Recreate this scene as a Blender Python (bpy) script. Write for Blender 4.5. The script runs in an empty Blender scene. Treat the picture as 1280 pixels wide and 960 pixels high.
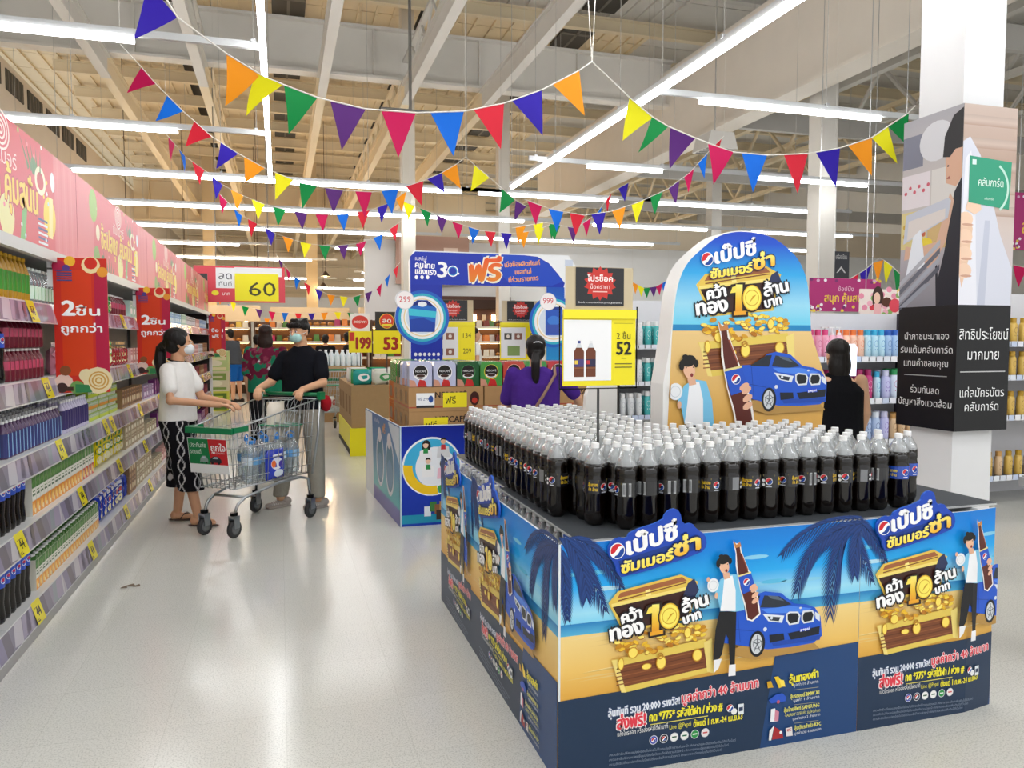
import bpy, math, random
import numpy as np
from mathutils import Vector, Matrix
from mathutils.geometry import tessellate_polygon
sc = bpy.context.scene
# ---------------------------------------------------------------- camera
PITCH, YAW, FPX, EYE = 3.2756, 16.766, 961.0, 1.5
cd = bpy.data.cameras.new('camera'); cam = bpy.data.objects.new('camera', cd)
sc.collection.objects.link(cam); sc.camera = cam
cd.sensor_width = 36; cd.lens = FPX / 1280 * 36; cd.clip_end = 200
cam.location = (0, 0, EYE); cam.rotation_euler = (math.radians(90 - PITCH), 0, math.radians(-YAW))
# ---------------------------------------------------------------- world, exposure
w = bpy.data.worlds.new('world'); sc.world = w; w.use_nodes = True
w.node_tree.nodes['Background'].inputs[0].default_value = (0.98, 0.99, 1.0, 1)
w.node_tree.nodes['Background'].inputs[1].default_value = 0.7
sc.view_settings.view_transform = 'Standard'; sc.view_settings.look = 'None'
sc.view_settings.gamma = 1; sc.view_settings.exposure = 0.68; sc.view_settings.use_curve_mapping = False
sc.cycles.max_bounces = 7; sc.cycles.diffuse_bounces = 4; sc.cycles.glossy_bounces = 3
sc.cycles.transparent_max_bounces = 20; sc.cycles.transmission_bounces = 4
sc.cycles.caustics_reflective = False; sc.cycles.caustics_refractive = False
TUBE_POWER = 16.5
# ---------------------------------------------------------------- geometry helpers
def L(h, k=1.0):
    """sRGB hex -> linear rgba"""
    if not isinstance(h, str): return tuple(h) + ((1.0,) if len(h) == 3 else ())
    v = [int(h[i:i+2], 16) / 255 for i in (0, 2, 4)]
    return tuple(k * (c / 12.92 if c <= .04045 else ((c + .055) / 1.055) ** 2.4) for c in v) + (1.0,)
_a, _p = math.radians(YAW), math.radians(PITCH)
FW = Vector((math.sin(_a) * math.cos(_p), math.cos(_a) * math.cos(_p), -math.sin(_p)))
RT = Vector((math.cos(_a), -math.sin(_a), 0)); UP = RT.cross(FW)
def ray(x, y): return FW * FPX + RT * (x - 640) - UP * (y - 480)
def aty(x, y, Y): d = ray(x, y); return Vector((0, 0, EYE)) + d * (Y / d.y)
def atx(x, y, X): d = ray(x, y); return Vector((0, 0, EYE)) + d * (X / d.x)
def atz(x, y, Z): d = ray(x, y); return Vector((0, 0, EYE)) + d * ((Z - EYE) / d.z)
def atd(x, y, D): d = ray(x, y); return Vector((0, 0, EYE)) + d * (D / FPX)
class MB:
    """collects shapes and builds ONE mesh; every face carries a colour and a material index"""
    def __init__(s): s.v = []; s.f = []; s.c = []; s.m = []; s.col = (1, 1, 1, 1); s.mi = 0; s.sm = []; s.smooth = False; s.T = None
    def C(s, h, mi=None, k=1.0):
        s.col = L(h, k)
        if mi is not None: s.mi = mi
        return s
    def V(s, p):
        p = Vector(p)
        if s.T is not None: p = s.T @ p
        s.v.append((p.x, p.y, p.z)); return len(s.v) - 1
    def F(s, idx, cols=None):
        s.f.append(tuple(idx)); s.c.append(cols if cols else [s.col] * len(idx)); s.m.append(s.mi); s.sm.append(s.smooth)
    def face(s, pts, cols=None): s.F([s.V(p) for p in pts], cols)
    def box(s, x0, y0, z0, x1, y1, z1, skip=''):
        i = [s.V((x, y, z)) for z in (z0, z1) for y in (y0, y1) for x in (x0, x1)]
        for n, q in (('b', (0, 2, 3, 1)), ('t', (4, 5, 7, 6)), ('f', (0, 1, 5, 4)), ('k', (2, 6, 7, 3)), ('l', (0, 4, 6, 2)), ('r', (1, 3, 7, 5))):
            if n not in skip: s.F([i[k] for k in q])
    def prism(s, pts, a, b, ax='y'):
        """extrude 2D outline (x,z) between y=a and y=b"""
        def P(u, w, t): return (u, t, w) if ax == 'y' else ((t, u, w) if ax == 'x' else (u, w, t))
        n = len(pts); A = [s.V(P(u, w, a)) for u, w in pts]; B = [s.V(P(u, w, b)) for u, w in pts]
        for k in range(n): s.F([A[k], A[(k+1) % n], B[(k+1) % n], B[k]])
        for t in tessellate_polygon([[Vector((u, w, 0)) for u, w in pts]]): s.F([A[k] for k in t]); s.F([B[k] for k in t])
    def lathe(s, prof, n=16, cx=0, cy=0, cols=None, mis=None, rad=None, cap0=True, cap1=True):
        rings = []
        for r, z in prof:
            ring = []
            for k in range(n):
                t = 2 * math.pi * k / n; rr = r * (rad(t, z) if rad else 1)
                ring.append(s.V((cx + rr * math.cos(t), cy + rr * math.sin(t), z)))
            rings.append(ring)
        for j in range(len(prof) - 1):
            if cols and cols[j]: s.col = L(cols[j])
            if mis: s.mi = mis[j]
            for k in range(n): s.F([rings[j][k], rings[j][(k+1) % n], rings[j+1][(k+1) % n], rings[j+1][k]])
        if cap0: s.F(rings[0][::-1])
        if cap1: s.F(rings[-1])
    def tube(s, pts, r, n=8, closed=False):
        pts = [Vector(p) for p in pts]; rings = []; N = len(pts)
        rs = r if isinstance(r, (list, tuple)) else [r] * N
        prev = None
        for i, p in enumerate(pts):
            d = (pts[(i+1) % N] - pts[i-1]) if closed else (pts[min(i+1, N-1)] - pts[max(i-1, 0)])
            d.normalize()
            if prev is None:
                u = d.cross(Vector((0, 0, 1))) if abs(d.z) < .9 else d.cross(Vector((1, 0, 0)))
            else: u = prev - d * prev.dot(d)
            u.normalize(); prev = u; w_ = d.cross(u)
            rings.append([s.V(p + (u * math.cos(2*math.pi*k/n) + w_ * math.sin(2*math.pi*k/n)) * rs[i]) for k in range(n)])
        for i in range(N if closed else N - 1):
            a, b = rings[i], rings[(i+1) % N]
            for k in range(n): s.F([a[k], a[(k+1) % n], b[(k+1) % n], b[k]])
        if not closed: s.F(rings[0][::-1]); s.F(rings[-1])
    def ell(s, c, rx, ry, rz, n=12, m=8):
        c = Vector(c); s_ = []
        for j in range(1, m):
            ph = math.pi * j / m
            s_.append([s.V((c.x + rx*math.sin(ph)*math.cos(2*math.pi*k/n), c.y + ry*math.sin(ph)*math.sin(2*math.pi*k/n), c.z - rz*math.cos(ph))) for k in range(n)])
        a = s.V((c.x, c.y, c.z - rz)); b = s.V((c.x, c.y, c.z + rz))
        for k in range(n):
            s.F([a, s_[0][(k+1) % n], s_[0][k]]); s.F([b, s_[-1][k], s_[-1][(k+1) % n]])
            for j in range(m - 2): s.F([s_[j][k], s_[j][(k+1) % n], s_[j+1][(k+1) % n], s_[j+1][k]])
    def mesh(s, name, mats):
        me = bpy.data.meshes.new(name); me.from_pydata(s.v, [], s.f)
        for m in (mats if isinstance(mats, (list, tuple)) else [mats]): me.materials.append(m)
        at = me.color_attributes.new('Col', 'FLOAT_COLOR', 'CORNER')
        arr = np.array([x for c in s.c for x in c], dtype=np.float32)
        if len(arr): at.data.foreach_set('color', arr.ravel())
        me.polygons.foreach_set('material_index', s.m); me.polygons.foreach_set('use_smooth', s.sm)
        me.update(); return me
    def build(s, name, mats, parent=None, loc=(0, 0, 0), rot=None): return link(name, s.mesh(name, mats), parent, loc, rot)
def link(name, me, parent=None, loc=(0, 0, 0), rot=None):
    o = bpy.data.objects.new(name, me); sc.collection.objects.link(o); o.parent = parent; o.location = loc
    if rot is not None: o.rotation_euler = rot if isinstance(rot, (tuple, list)) else (0, 0, rot)
    return o
ORD = 'first second third fourth fifth sixth seventh eighth ninth tenth eleventh twelfth thirteenth fourteenth fifteenth sixteenth seventeenth eighteenth nineteenth twentieth'.split()
ORD += ['twenty-' + w_ for w_ in ORD[:9]] + ['thirtieth']
def tag(o, label=None, cat=None, group=None, kind=None):
    if label:
        ws = label.split()
        for drop in ('the', 'a', 'its', 'of', 'small', 'and', 'level,', 'bottle,'):
            while len(ws) > 15 and drop in ws: ws.remove(drop)
        label = ' '.join(ws)
    for k, v in (('label', label), ('category', cat), ('group', group), ('kind', kind)):
        if v: o[k] = v
    return o
def thing(name, label, cat, loc=(0, 0, 0), rz=0, group=None):
    o = bpy.data.objects.new(name, None); sc.collection.objects.link(o); o.location = loc; o.rotation_euler = (0, 0, rz)
    o.empty_display_size = .05
    return tag(o, label, cat, group)
KIDS = {}
def reg(root, kids): KIDS[root.name] = kids; return root
def dup(root, loc, rz, label=None, group=None):
    c = root.copy(); sc.collection.objects.link(c); c.location = loc; c.rotation_euler = (0, 0, rz)
    for ch in KIDS.get(root.name, []):
        d = ch.copy(); sc.collection.objects.link(d); d.parent = c
    if label: c['label'] = label
    if group: c['group'] = group
    return c
# ---------------------------------------------------------------- materials
def mat(name, rough=.5, metal=0., spec=.5, coat=0., bump=0., bscale=60., noise=0., nscale=8., attr=True, col=None, sss=0., alpha=None, stretch=None):
    m = bpy.data.materials.new(name); m.use_nodes = True; nt = m.node_tree; b = nt.nodes['Principled BSDF']
    b.inputs['Roughness'].default_value = rough; b.inputs['Metallic'].default_value = metal
    b.inputs['Specular IOR Level'].default_value = spec; b.inputs['Coat Weight'].default_value = coat
    b.inputs['Coat Roughness'].default_value = .08
    if sss: b.inputs['Subsurface Weight'].default_value = sss; b.inputs['Subsurface Radius'].default_value = (.01, .004, .002)
    src = None
    if attr:
        a = nt.nodes.new('ShaderNodeAttribute'); a.attribute_name = 'Col'; src = a.outputs['Color']
    if noise or bump:
        tc = nt.nodes.new('ShaderNodeTexCoord'); mp = nt.nodes.new('ShaderNodeMapping'); nt.links.new(tc.outputs['Object'], mp.inputs[0])
        if stretch: mp.inputs['Scale'].default_value = stretch
    if noise:
        n = nt.nodes.new('ShaderNodeTexNoise'); n.inputs['Scale'].default_value = nscale; n.inputs['Detail'].default_value = 4
        nt.links.new(mp.outputs[0], n.inputs['Vector'])
        r = nt.nodes.new('ShaderNodeMapRange'); r.inputs['To Min'].default_value = 1 - noise; r.inputs['To Max'].default_value = 1 + noise * .4
        nt.links.new(n.outputs['Fac'], r.inputs['Value'])
        mx = nt.nodes.new('ShaderNodeVectorMath'); mx.operation = 'SCALE'
        if src: nt.links.new(src, mx.inputs[0])
        else: mx.inputs[0].default_value = L(col)[:3]
        nt.links.new(r.outputs[0], mx.inputs['Scale']); nt.links.new(mx.outputs[0], b.inputs['Base Color'])
    elif src: nt.links.new(src, b.inputs['Base Color'])
    else: b.inputs['Base Color'].default_value = L(col)
    if bump:
        n = nt.nodes.new('ShaderNodeTexNoise'); n.inputs['Scale'].default_value = bscale; n.inputs['Detail'].default_value = 3
        nt.links.new(mp.outputs[0], n.inputs['Vector'])
        bp = nt.nodes.new('ShaderNodeBump'); bp.inputs['Strength'].default_value = bump; bp.inputs['Distance'].default_value = .01
        nt.links.new(n.outputs['Fac'], bp.inputs['Height']); nt.links.new(bp.outputs[0], b.inputs['Normal'])
    return m
PAPER = mat('printed_board', .38, spec=.4)
GLOSS = mat('glossy_wrap', .2, spec=.5, bump=.25, bscale=40)
PLAST = mat('plastic', .32)
MATTE = mat('matte_paint', .65, noise=.06, nscale=3)
CLOTH = mat('cloth', .92, spec=.15, bump=.5, bscale=25, noise=.12, nscale=14)
SKIN = mat('skin', .55, spec=.35, sss=.15, noise=.05, nscale=30)
HAIR = mat('hair', .45, spec=.3, bump=.6, bscale=60, stretch=(1, 1, .15))
METAL = mat('steel', .3, metal=1., noise=.05)
CHROME = mat('bright_steel', .16, metal=1.)
CARD = mat('cardboard', .8, spec=.2, noise=.12, nscale=20)
FABRIC_WALL = mat('plaster', .85, noise=.08, nscale=1.2)
RUBBER = mat('rubber', .6)
COLA = mat('cola_in_bottle', .1, spec=.6, col='0a0402', attr=False)
SHELF = mat('shelf_steel', .4, noise=.05, nscale=6)
HEADM = mat('header_print', .42, spec=.75)
RAIL = mat('price_rail_plastic', .18, spec=.6, coat=.4)
TALK = mat('thin_film', .15, spec=.6)
def emis(name, col, k):
    m = bpy.data.materials.new(name); m.use_nodes = True; nt = m.node_tree
    e = nt.nodes.new('ShaderNodeEmission'); e.inputs[0].default_value = L(col); e.inputs[1].default_value = k
    nt.links.new(e.outputs[0], nt.nodes['Material Output'].inputs[0]); return m
TUBE = emis('led_tube', 'fbfdff', TUBE_POWER)
WARM = emis('warm_lamp_glow', 'ffd090', 9)
WARMS = emis('added_shelf_glow', 'ffcf8a', 7)
SCREEN = emis('lit_screen', 'dcebff', 1.6)
def clear(name, tint, body, gloss_r=.06, milky=.12):
    """thin clear plastic: mostly see-through, white-ish haze of the plastic, fresnel shine"""
    m = bpy.data.materials.new(name); m.use_nodes = True; nt = m.node_tree; N = nt.nodes.new
    for n in list(nt.nodes):
        if n.type == 'BSDF_PRINCIPLED': nt.nodes.remove(n)
    tr = N('ShaderNodeBsdfTransparent'); tr.inputs[0].default_value = L(tint)
    gl = N('ShaderNodeBsdfGlossy'); gl.inputs['Roughness'].default_value = gloss_r
    df = N('ShaderNodeBsdfDiffuse'); df.inputs[0].default_value = L(body)
    lw = N('ShaderNodeLayerWeight'); lw.inputs[0].default_value = .35
    m1 = N('ShaderNodeMixShader'); m1.inputs[0].default_value = milky
    m2 = N('ShaderNodeMixShader'); mr = N('ShaderNodeMapRange'); mr.inputs['To Min'].default_value = .06; mr.inputs['To Max'].default_value = .75
    nt.links.new(lw.outputs['Facing'], mr.inputs['Value']); nt.links.new(mr.outputs[0], m2.inputs[0])
    nt.links.new(tr.outputs[0], m1.inputs[1]); nt.links.new(df.outputs[0], m1.inputs[2])
    nt.links.new(m1.outputs[0], m2.inputs[1]); nt.links.new(gl.outputs[0], m2.inputs[2])
    nt.links.new(m2.outputs[0], nt.nodes['Material Output'].inputs[0]); return m
PET = clear('clear_bottle_plastic', 'f4f7f8', 'e8ecee', .08, .3)
WATER = clear('water_bottle_plastic', 'eaf2f6', 'e6eff4', .05, .2)
FILM = clear('clear_film', 'eef2f4', 'e8eef0', .12, .1)
# ---------------------------------------------------------------- flat print (lettering, posters)
_tc = {}
def glyphs(s, off):
    k = (s, round(off, 3))
    if k in _tc: return _tc[k]
    c = bpy.data.curves.new('t', 'FONT'); c.body = s; c.size = 1; c.offset = off; c.resolution_u = 1 if len(s) > 14 else 2
    o = bpy.data.objects.new('t', c); sc.collection.objects.link(o)
    me = bpy.data.meshes.new_from_object(o.evaluated_get(bpy.context.evaluated_depsgraph_get()))
    vs = [(v.co.x, v.co.y) for v in me.vertices]; fs = [tuple(p.vertices) for p in me.polygons]
    bpy.data.objects.remove(o); bpy.data.curves.remove(c); bpy.data.meshes.remove(me)
    _tc[k] = (vs, fs); return _tc[k]
def lerp(a, b, t): return tuple(a[i] + (b[i] - a[i]) * t for i in range(len(a)))
class Art:
    """flat print in panel coordinates: u to the right, w up, built facing -Y in thin ink layers"""
    def __init__(s, eps=.00016): s.t = []; s.k = 1; s.n = 0; s.eps = eps; s.M = lambda p: p
    def up(s, n=1): s.k += n; s.n = 0; return s
    def tri(s, pts, cols): s.t.append((s.k + (s.n % 6) * .15, [s.M(p) for p in pts], cols))
    def poly(s, pts, col):
        c = L(col); s.n += 1
        for t in tessellate_polygon([[Vector((p[0], p[1], 0)) for p in pts]]): s.tri([tuple(pts[i][:2]) for i in t], [c] * 3)
    def rect(s, u0, w0, u1, w1, col): s.poly([(u0, w0), (u1, w0), (u1, w1), (u0, w1)], col)
    def oval(s, u, w, ru, rw, col, n=20, rot=0):
        cr, sr = math.cos(rot), math.sin(rot)
        s.poly([(u + ru*math.cos(a)*cr - rw*math.sin(a)*sr, w + ru*math.cos(a)*sr + rw*math.sin(a)*cr) for a in [2*math.pi*k/n for k in range(n)]], col)
    def grad(s, u0, w0, u1, w1, stops, tilt=0., n=1):
        """vertical gradient, stops from bottom to top"""
        st = [(t, L(c)) for t, c in stops]; s.n += 1
        for (ta, ca), (tb, cb) in zip(st, st[1:]):
            a, b = w0 + (w1 - w0) * ta, w0 + (w1 - w0) * tb
            for k in range(n):
                x0, x1 = u0 + (u1-u0)*k/n, u0 + (u1-u0)*(k+1)/n; d0, d1 = tilt*(x0-u0), tilt*(x1-u0)
                s.tri([(x0, a+d0), (x1, a+d1), (x1, b+d1)], [ca, ca, cb]); s.tri([(x0, a+d0), (x1, b+d1), (x0, b+d0)], [ca, cb, cb])
    def line(s, pts, wd, col):
        for (a, b), (c, d) in zip(pts, pts[1:]):
            l = math.hypot(c-a, d-b) or 1; nx, ny = -(d-b)/l*wd/2, (c-a)/l*wd/2
            s.poly([(a+nx, b+ny), (c+nx, d+ny), (c-nx, d-ny), (a-nx, b-ny)], col)
    def ring(s, u, w, r0, r1, col, n=28, a0=0, a1=6.2832):
        c = L(col); s.n += 1
        for k in range(n):
            p, q = a0 + (a1-a0)*k/n, a0 + (a1-a0)*(k+1)/n
            P = [(u+r*math.cos(a), w+r*math.sin(a)) for r, a in ((r0, p), (r1, p), (r1, q), (r0, q))]
            s.tri(P[:3], [c]*3); s.tri([P[0], P[2], P[3]], [c]*3)
    def text(s, body, u, w, h, col, fit=None, bold=.02, out=None, ow=.07, rot=0., shear=0., al='l', col2=None):
        """h: height of an ordinary letter; fit: total width; out: outline colour"""
        hh = h / .62
        vs, fs = glyphs(body, 0.0)
        if not vs: return
        xs = [p[0] for p in vs]; x0, x1 = min(xs), max(xs); sx = (fit / (x1 - x0)) if fit else hh
        W = (x1 - x0) * sx; du = {'l': 0, 'c': -W/2, 'r': -W}[al]; cr, sr = math.cos(rot), math.sin(rot)
        def put(sh, c, c2=None):
            ca, cb = L(c), L(c2) if c2 else None
            for ox, oy in sh:
                P = []; K = []; s.n += 1
                for x, y in vs:
                    a, b = (x - x0) * sx + du + shear * y * hh + ox * hh, (y + oy) * hh
                    P.append((u + a*cr - b*sr, w + a*sr + b*cr)); K.append(lerp(ca, cb, max(0, min(1, y/.7))) if cb else ca)
                for f in fs:
                    for j in range(1, len(f) - 1):
                        q = (f[0], f[j], f[j+1]); s.tri([P[i] for i in q], [K[i] for i in q])
        if out: s.up(); r = bold + ow; put([(r*math.cos(t), r*math.sin(t)) for t in [k*1.2566 for k in range(5)]], out); s.up()
        if bold >= .025: put([(-bold, 0), (bold, 0), (0, bold*.6), (0, -bold*.6)], col, col2); s.up()
        else: put([(0, 0)], col, col2)
    def build(s, name='print', parent=None, loc=(0, 0, 0), rot=None, clip=None, split=None, warp=None, m=None):
        T = s.t
        def cut(T, x, sides):
            out = []
            for k, P, C_ in T:
                d = [p[0] - x for p in P]
                if min(d) >= 0 or max(d) <= 0:
                    if (1 if min(d) >= 0 else -1) in sides: out.append((k, P, C_))
                    continue
                for sg in sides:
                    Q = []; R = []
                    for i in range(3):
                        j = (i+1) % 3
                        if d[i]*sg >= 0: Q.append(P[i]); R.append(C_[i])
                        if d[i]*d[j] < 0:
                            t = d[i]/(d[i]-d[j]); Q.append(lerp(P[i], P[j], t)); R.append(lerp(C_[i], C_[j], t))
                    for j in range(1, len(Q)-1): out.append((k, [Q[0], Q[j], Q[j+1]], [R[0], R[j], R[j+1]]))
            return out
        if clip: T = cut(cut(T, clip[0], (1,)), clip[1], (-1,))
        for x in split or []: T = cut(T, x, (1, -1))
        b = MB(); wf = warp or (lambda u, w, k: (u, -k, w))
        for k, P, C_ in T:
            i = [b.V(wf(p[0], p[1], k * s.eps)) for p in P]
            # keep the face turned to the reader
            if (P[1][0]-P[0][0])*(P[2][1]-P[0][1]) - (P[2][0]-P[0][0])*(P[1][1]-P[0][1]) < 0: i = i[::-1]; C_ = C_[::-1]
            b.F(i, list(C_))
        return b.build(name, m or PAPER, parent, loc, rot)
# ================================================================ THE SETTING
def struct(name, mb, m, parent=None): return tag(mb.build(name, m, parent), kind='structure')
# floor: polished speckled vinyl, faint tile joints
m = bpy.data.materials.new('polished_floor'); m.use_nodes = True; nt = m.node_tree; N = nt.nodes.new; lk = nt.links.new; b = nt.nodes['Principled BSDF']
tc = N('ShaderNodeTexCoord')
n1 = N('ShaderNodeTexNoise'); n1.inputs['Scale'].default_value = 160; n1.inputs['Detail'].default_value = 5; lk(tc.outputs['Object'], n1.inputs['Vector'])
n2 = N('ShaderNodeTexNoise'); n2.inputs['Scale'].default_value = .7; n2.inputs['Detail'].default_value = 5; lk(tc.outputs['Object'], n2.inputs['Vector'])
r1 = N('ShaderNodeValToRGB'); r1.color_ramp.elements[0].position = .34; r1.color_ramp.elements[0].color = L('c3c2ba'); r1.color_ramp.elements[1].position = .52; r1.color_ramp.elements[1].color = L('e3e2da')
lk(n1.outputs['Fac'], r1.inputs['Fac'])
r2 = N('ShaderNodeMapRange'); r2.inputs['To Min'].default_value = .9; r2.inputs['To Max'].default_value = 1.06; lk(n2.outputs['Fac'], r2.inputs['Value'])
br = N('ShaderNodeTexBrick'); br.offset = 0; br.inputs['Scale'].default_value = 1; br.inputs['Brick Width'].default_value = .45; br.inputs['Row Height'].default_value = .45
br.inputs['Mortar Size'].default_value = .0015; br.inputs['Color1'].default_value = (1, 1, 1, 1); br.inputs['Color2'].default_value = (.965, .965, .965, 1); br.inputs['Mortar'].default_value = (.86, .86, .85, 1)
lk(tc.outputs['Object'], br.inputs['Vector'])
v1 = N('ShaderNodeVectorMath'); v1.operation = 'SCALE'; lk(r1.outputs[0], v1.inputs[0]); lk(r2.outputs[0], v1.inputs['Scale'])
v2 = N('ShaderNodeVectorMath'); v2.operation = 'MULTIPLY'; lk(v1.outputs[0], v2.inputs[0]); lk(br.outputs[0], v2.inputs[1]); lk(v2.outputs[0], b.inputs['Base Color'])
r3 = N('ShaderNodeMapRange'); r3.inputs['To Min'].default_value = .1; r3.inputs['To Max'].default_value = .24; lk(n2.outputs['Fac'], r3.inputs['Value']); lk(r3.outputs[0], b.inputs['Roughness'])
n3 = N('ShaderNodeTexNoise'); n3.inputs['Scale'].default_value = 5; lk(tc.outputs['Object'], n3.inputs['Vector'])
bp = N('ShaderNodeBump'); bp.inputs['Strength'].default_value = .05; bp.inputs['Distance'].default_value = .01; lk(n3.outputs['Fac'], bp.inputs['Height']); lk(bp.outputs[0], b.inputs['Normal'])
b.inputs['Specular IOR Level'].default_value = .55
FLOORM = m
q = MB(); q.box(-9, -4, -.05, 22, 48, 0); struct('floor', q, FLOORM)
q = MB(); q.C('a3a29c'); q.box(-2.2, -2, .0, -1.2, 16.6, .002); struct('floor_grey_strip', q, MATTE)  # darker grey strip on the floor along the drink shelves
# floor litter: a torn scrap
q = MB(); q.C('7a6a5a')
for x, y, r in ((-.93, 5.06, .02), (-.9, 5.09, .03), (-.86, 5.07, .022)): q.face([(x-r, y-.006, .003), (x+r, y-.01, .004), (x+r*.6, y+.012, .012), (x-r*.8, y+.01, .004)])
q.build('paper_scrap', MATTE); tag(bpy.data.objects['paper_scrap'], 'small torn brown scrap lying on the floor near the drink shelves', 'litter')
# shell
q = MB(); q.C('cdc3b4'); q.box(-5.3, -4, 0, -5.0, 46, 6.9); struct('wall_left', q, FABRIC_WALL)
q = MB(); q.C('d9c9ae'); q.box(-9, 45, 3.9, 22, 45.3, 9.6); q.C('dfe2e4'); q.box(-9, 45, 0, 22, 45.3, 3.9); struct('wall_back', q, FABRIC_WALL)
q = MB(); q.C('e3e2df'); q.box(21.7, -4, 0, 22, 45, 9.6); struct('wall_right', q, FABRIC_WALL)
q = MB(); q.C('e6e6e4'); q.box(2.2, 21, 0, 20, 21.2, 4.6); q.C('d5c6ae'); q.box(2.2, 20.9, 4.2, 20, 21.2, 5.0); struct('wall_inner', q, FABRIC_WALL)
# roof deck in profiled sheets, grey-white near, far left creamed with painted-in lamp light
q = MB(); Z0 = 8.3
CR_LIT, GR = 'e2d2b2', 'd2cfc8'
for i in range(42):
    y0 = -3 + i * 1.15
    for j, (x0, x1) in enumerate([(-7.2, -4.4), (-4.4, -2.2), (-1.9, .4), (.4, 2.9), (3.1, 5.9), (5.9, 8.1), (8.1, 22)]):
        q.C(CR_LIT if (y0 > 14.6 and x0 < 8) else GR); q.box(x0, y0, Z0, x1, y0 + 1.12, Z0 + .04)
        if j < 6:
            n = 7
            for k in range(n): xx = x0 + (x1 - x0) * (k + .5) / n; q.box(xx, y0, Z0 - .045, xx + .05, y0 + 1.12, Z0)
struct('ceiling', q, MATTE)
q = MB(); q.C('4a4742'); q.box(-9, -4, 8.6, 22, 46, 8.7)

struct('ceiling_slab', q, MATTE)
q = MB()
for i in range(20):
    for xa, xb in ((-.05, .6), (6.0, 6.7)): q.C('38352f'); q.box(xa, 1.45 + i*2, 8.2, xb, 2.95 + i*2, 8.25); q.C('6a655c'); q.box(xa, 2.1 + i*2, 8.19, xb, 2.2 + i*2, 8.2); q.box((xa+xb)/2 - .03, 1.45 + i*2, 8.19, (xa+xb)/2 + .03, 2.95 + i*2, 8.2)
struct('ceiling_panel', q, MATTE)
# purlins across
for i in range(21):
    y = 1.2 + i * 2.0
    q = MB(); q.C('decfb0' if y > 15 else 'c9c6bf'); q.box(-5.1, y, 7.95, 21.6, y + .07, 8.2); q.box(-5.1, y - .04, 8.18, 21.6, y + .11, 8.22); q.box(-5.1, y-.04, 7.94, 21.6, y+.11, 7.96)  # far purlins have the warm hall light mixed into their colour
    struct('ceiling_beam', q, MATTE)
# lengthwise rafters (with lattice webs on every second one)
for i, X in enumerate((-2.85, -1.25, .83, 2.43, 3.99, 10.2, 12.6, 15.0)):
    for (ya, yb, c) in ((-3, 15.3, 'cfcbc3'), (15.3, 45, 'e0cfae')):  # far length is coloured with the warm lamp light
        q = MB(); q.C(c)
        if X < 9:
            q.box(X - .08, ya, 6.1, X + .08, yb, 6.14); q.box(X - .02, ya, 6.14, X + .02, yb, 6.48); q.box(X - .08, ya, 6.46, X + .08, yb, 6.5)
            if i % 2 == 1:
                yy = ya
                while yy < yb - 1:
                    q.tube([(X, yy, 6.5), (X, yy + .5, 6.95)], .025, 5); q.tube([(X, yy + .5, 6.95), (X, yy + 1, 6.5)], .025, 5); yy += 1
                q.box(X - .05, ya, 6.9, X + .05, yb, 6.96)
        else:
            q.box(X - .08, ya, 6.2, X + .08, yb, 6.3); q.box(X - .08, ya, 7.4, X + .08, yb, 7.5); yy = ya
            while yy < yb - 2:
                q.tube([(X, yy, 6.3), (X, yy + 1, 7.4)], .05, 5); q.tube([(X, yy + 1, 7.4), (X, yy + 2, 6.3)], .05, 5); yy += 2
        struct('ceiling_beam', q, MATTE)
# deep cross girder and deep fascia girder
for Y, z0, z1, c in ((15.3, 6.55, 7.45, 'dedad2'), (31, 5.9, 7.3, 'd8c8aa')):
    q = MB(); q.C(c); q.box(-5.0, Y, z0, 8.2, Y + .05, z1); q.box(-5.0, Y - .12, z0 - .03, 8.2, Y + .17, z0 + .02); q.box(-5, Y - .12, z1, 8.2, Y + .17, z1 + .05)
    for k in range(6): q.box(-4.5 + k * 2.1, Y - .1, z0, -4.47 + k * 2.1, Y, z1)
    struct('ceiling_beam', q, MATTE)
q = MB(); q.C('dcd4c8'); q.box(8.1, -3, 5.55, 8.25, 24, 7.1); q.box(7.95, -3, 5.5, 8.4, 24, 5.56); q.box(7.95, -3, 7.1, 8.4, 24, 7.2)
struct('ceiling_beam', q, MATTE)
for i in range(8):
    q = MB(); q.C('b5b2ac'); y = 4 + i * 4.6; q.box(8.2, y, 5.6, 21.6, y + .12, 5.95); struct('ceiling_beam', q, MATTE)
# wall-top openings on the left
for i in range(14):
    q = MB(); q.C('3d3a35'); y = 5.2 + i * 1.35; q.box(-5.02, y, 6.35, -4.98, y + 1.05, 6.75)
    for k in range(5): q.C('6b665c'); q.box(-5.03, y + .2 * k + .1, 6.35, -4.97, y + .2 * k + .13, 6.75)
    struct('wall_vent', q, MATTE)
q = MB(); q.C('d2c3a6')
for k in range(6): q.box(-5.0, 20, 4.4 + k * .42, 8, 44.9, 4.42 + k * .42) if False else q.box(-9, 44.85 - .04*k, 4.1 + k * .75, 22, 44.95, 4.2 + k * .75)
struct('wall_back_trim', q, MATTE)
# columns
def column(name, x0, y0, x1, y1, z1, c='e9e9ea'):
    q = MB(); q.C(c); q.box(x0, y0, 0, x1, y1, z1); return struct(name, q, FABRIC_WALL)
column('column', 3.885, 3.66, 4.19, 3.99, 8.3)
column('column', 2.47, 16, 2.73, 16.3, 8.3, 'd9d2c4'); column('column', 8.69, 11, 9.03, 11.3, 8.3, 'd6d2ca')
column('column', 11.5, 19, 11.8, 19.3, 8.3, 'd6d2ca'); column('column', 5.6, 19.8, 5.9, 20.1, 8.3, 'd6d2ca')
column('column', -2.6, 30, -2.2, 30.4, 8.3, 'cdb893'); column('column', 1.0, 30, 1.4, 30.4, 8.3, 'cdb893')
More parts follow.
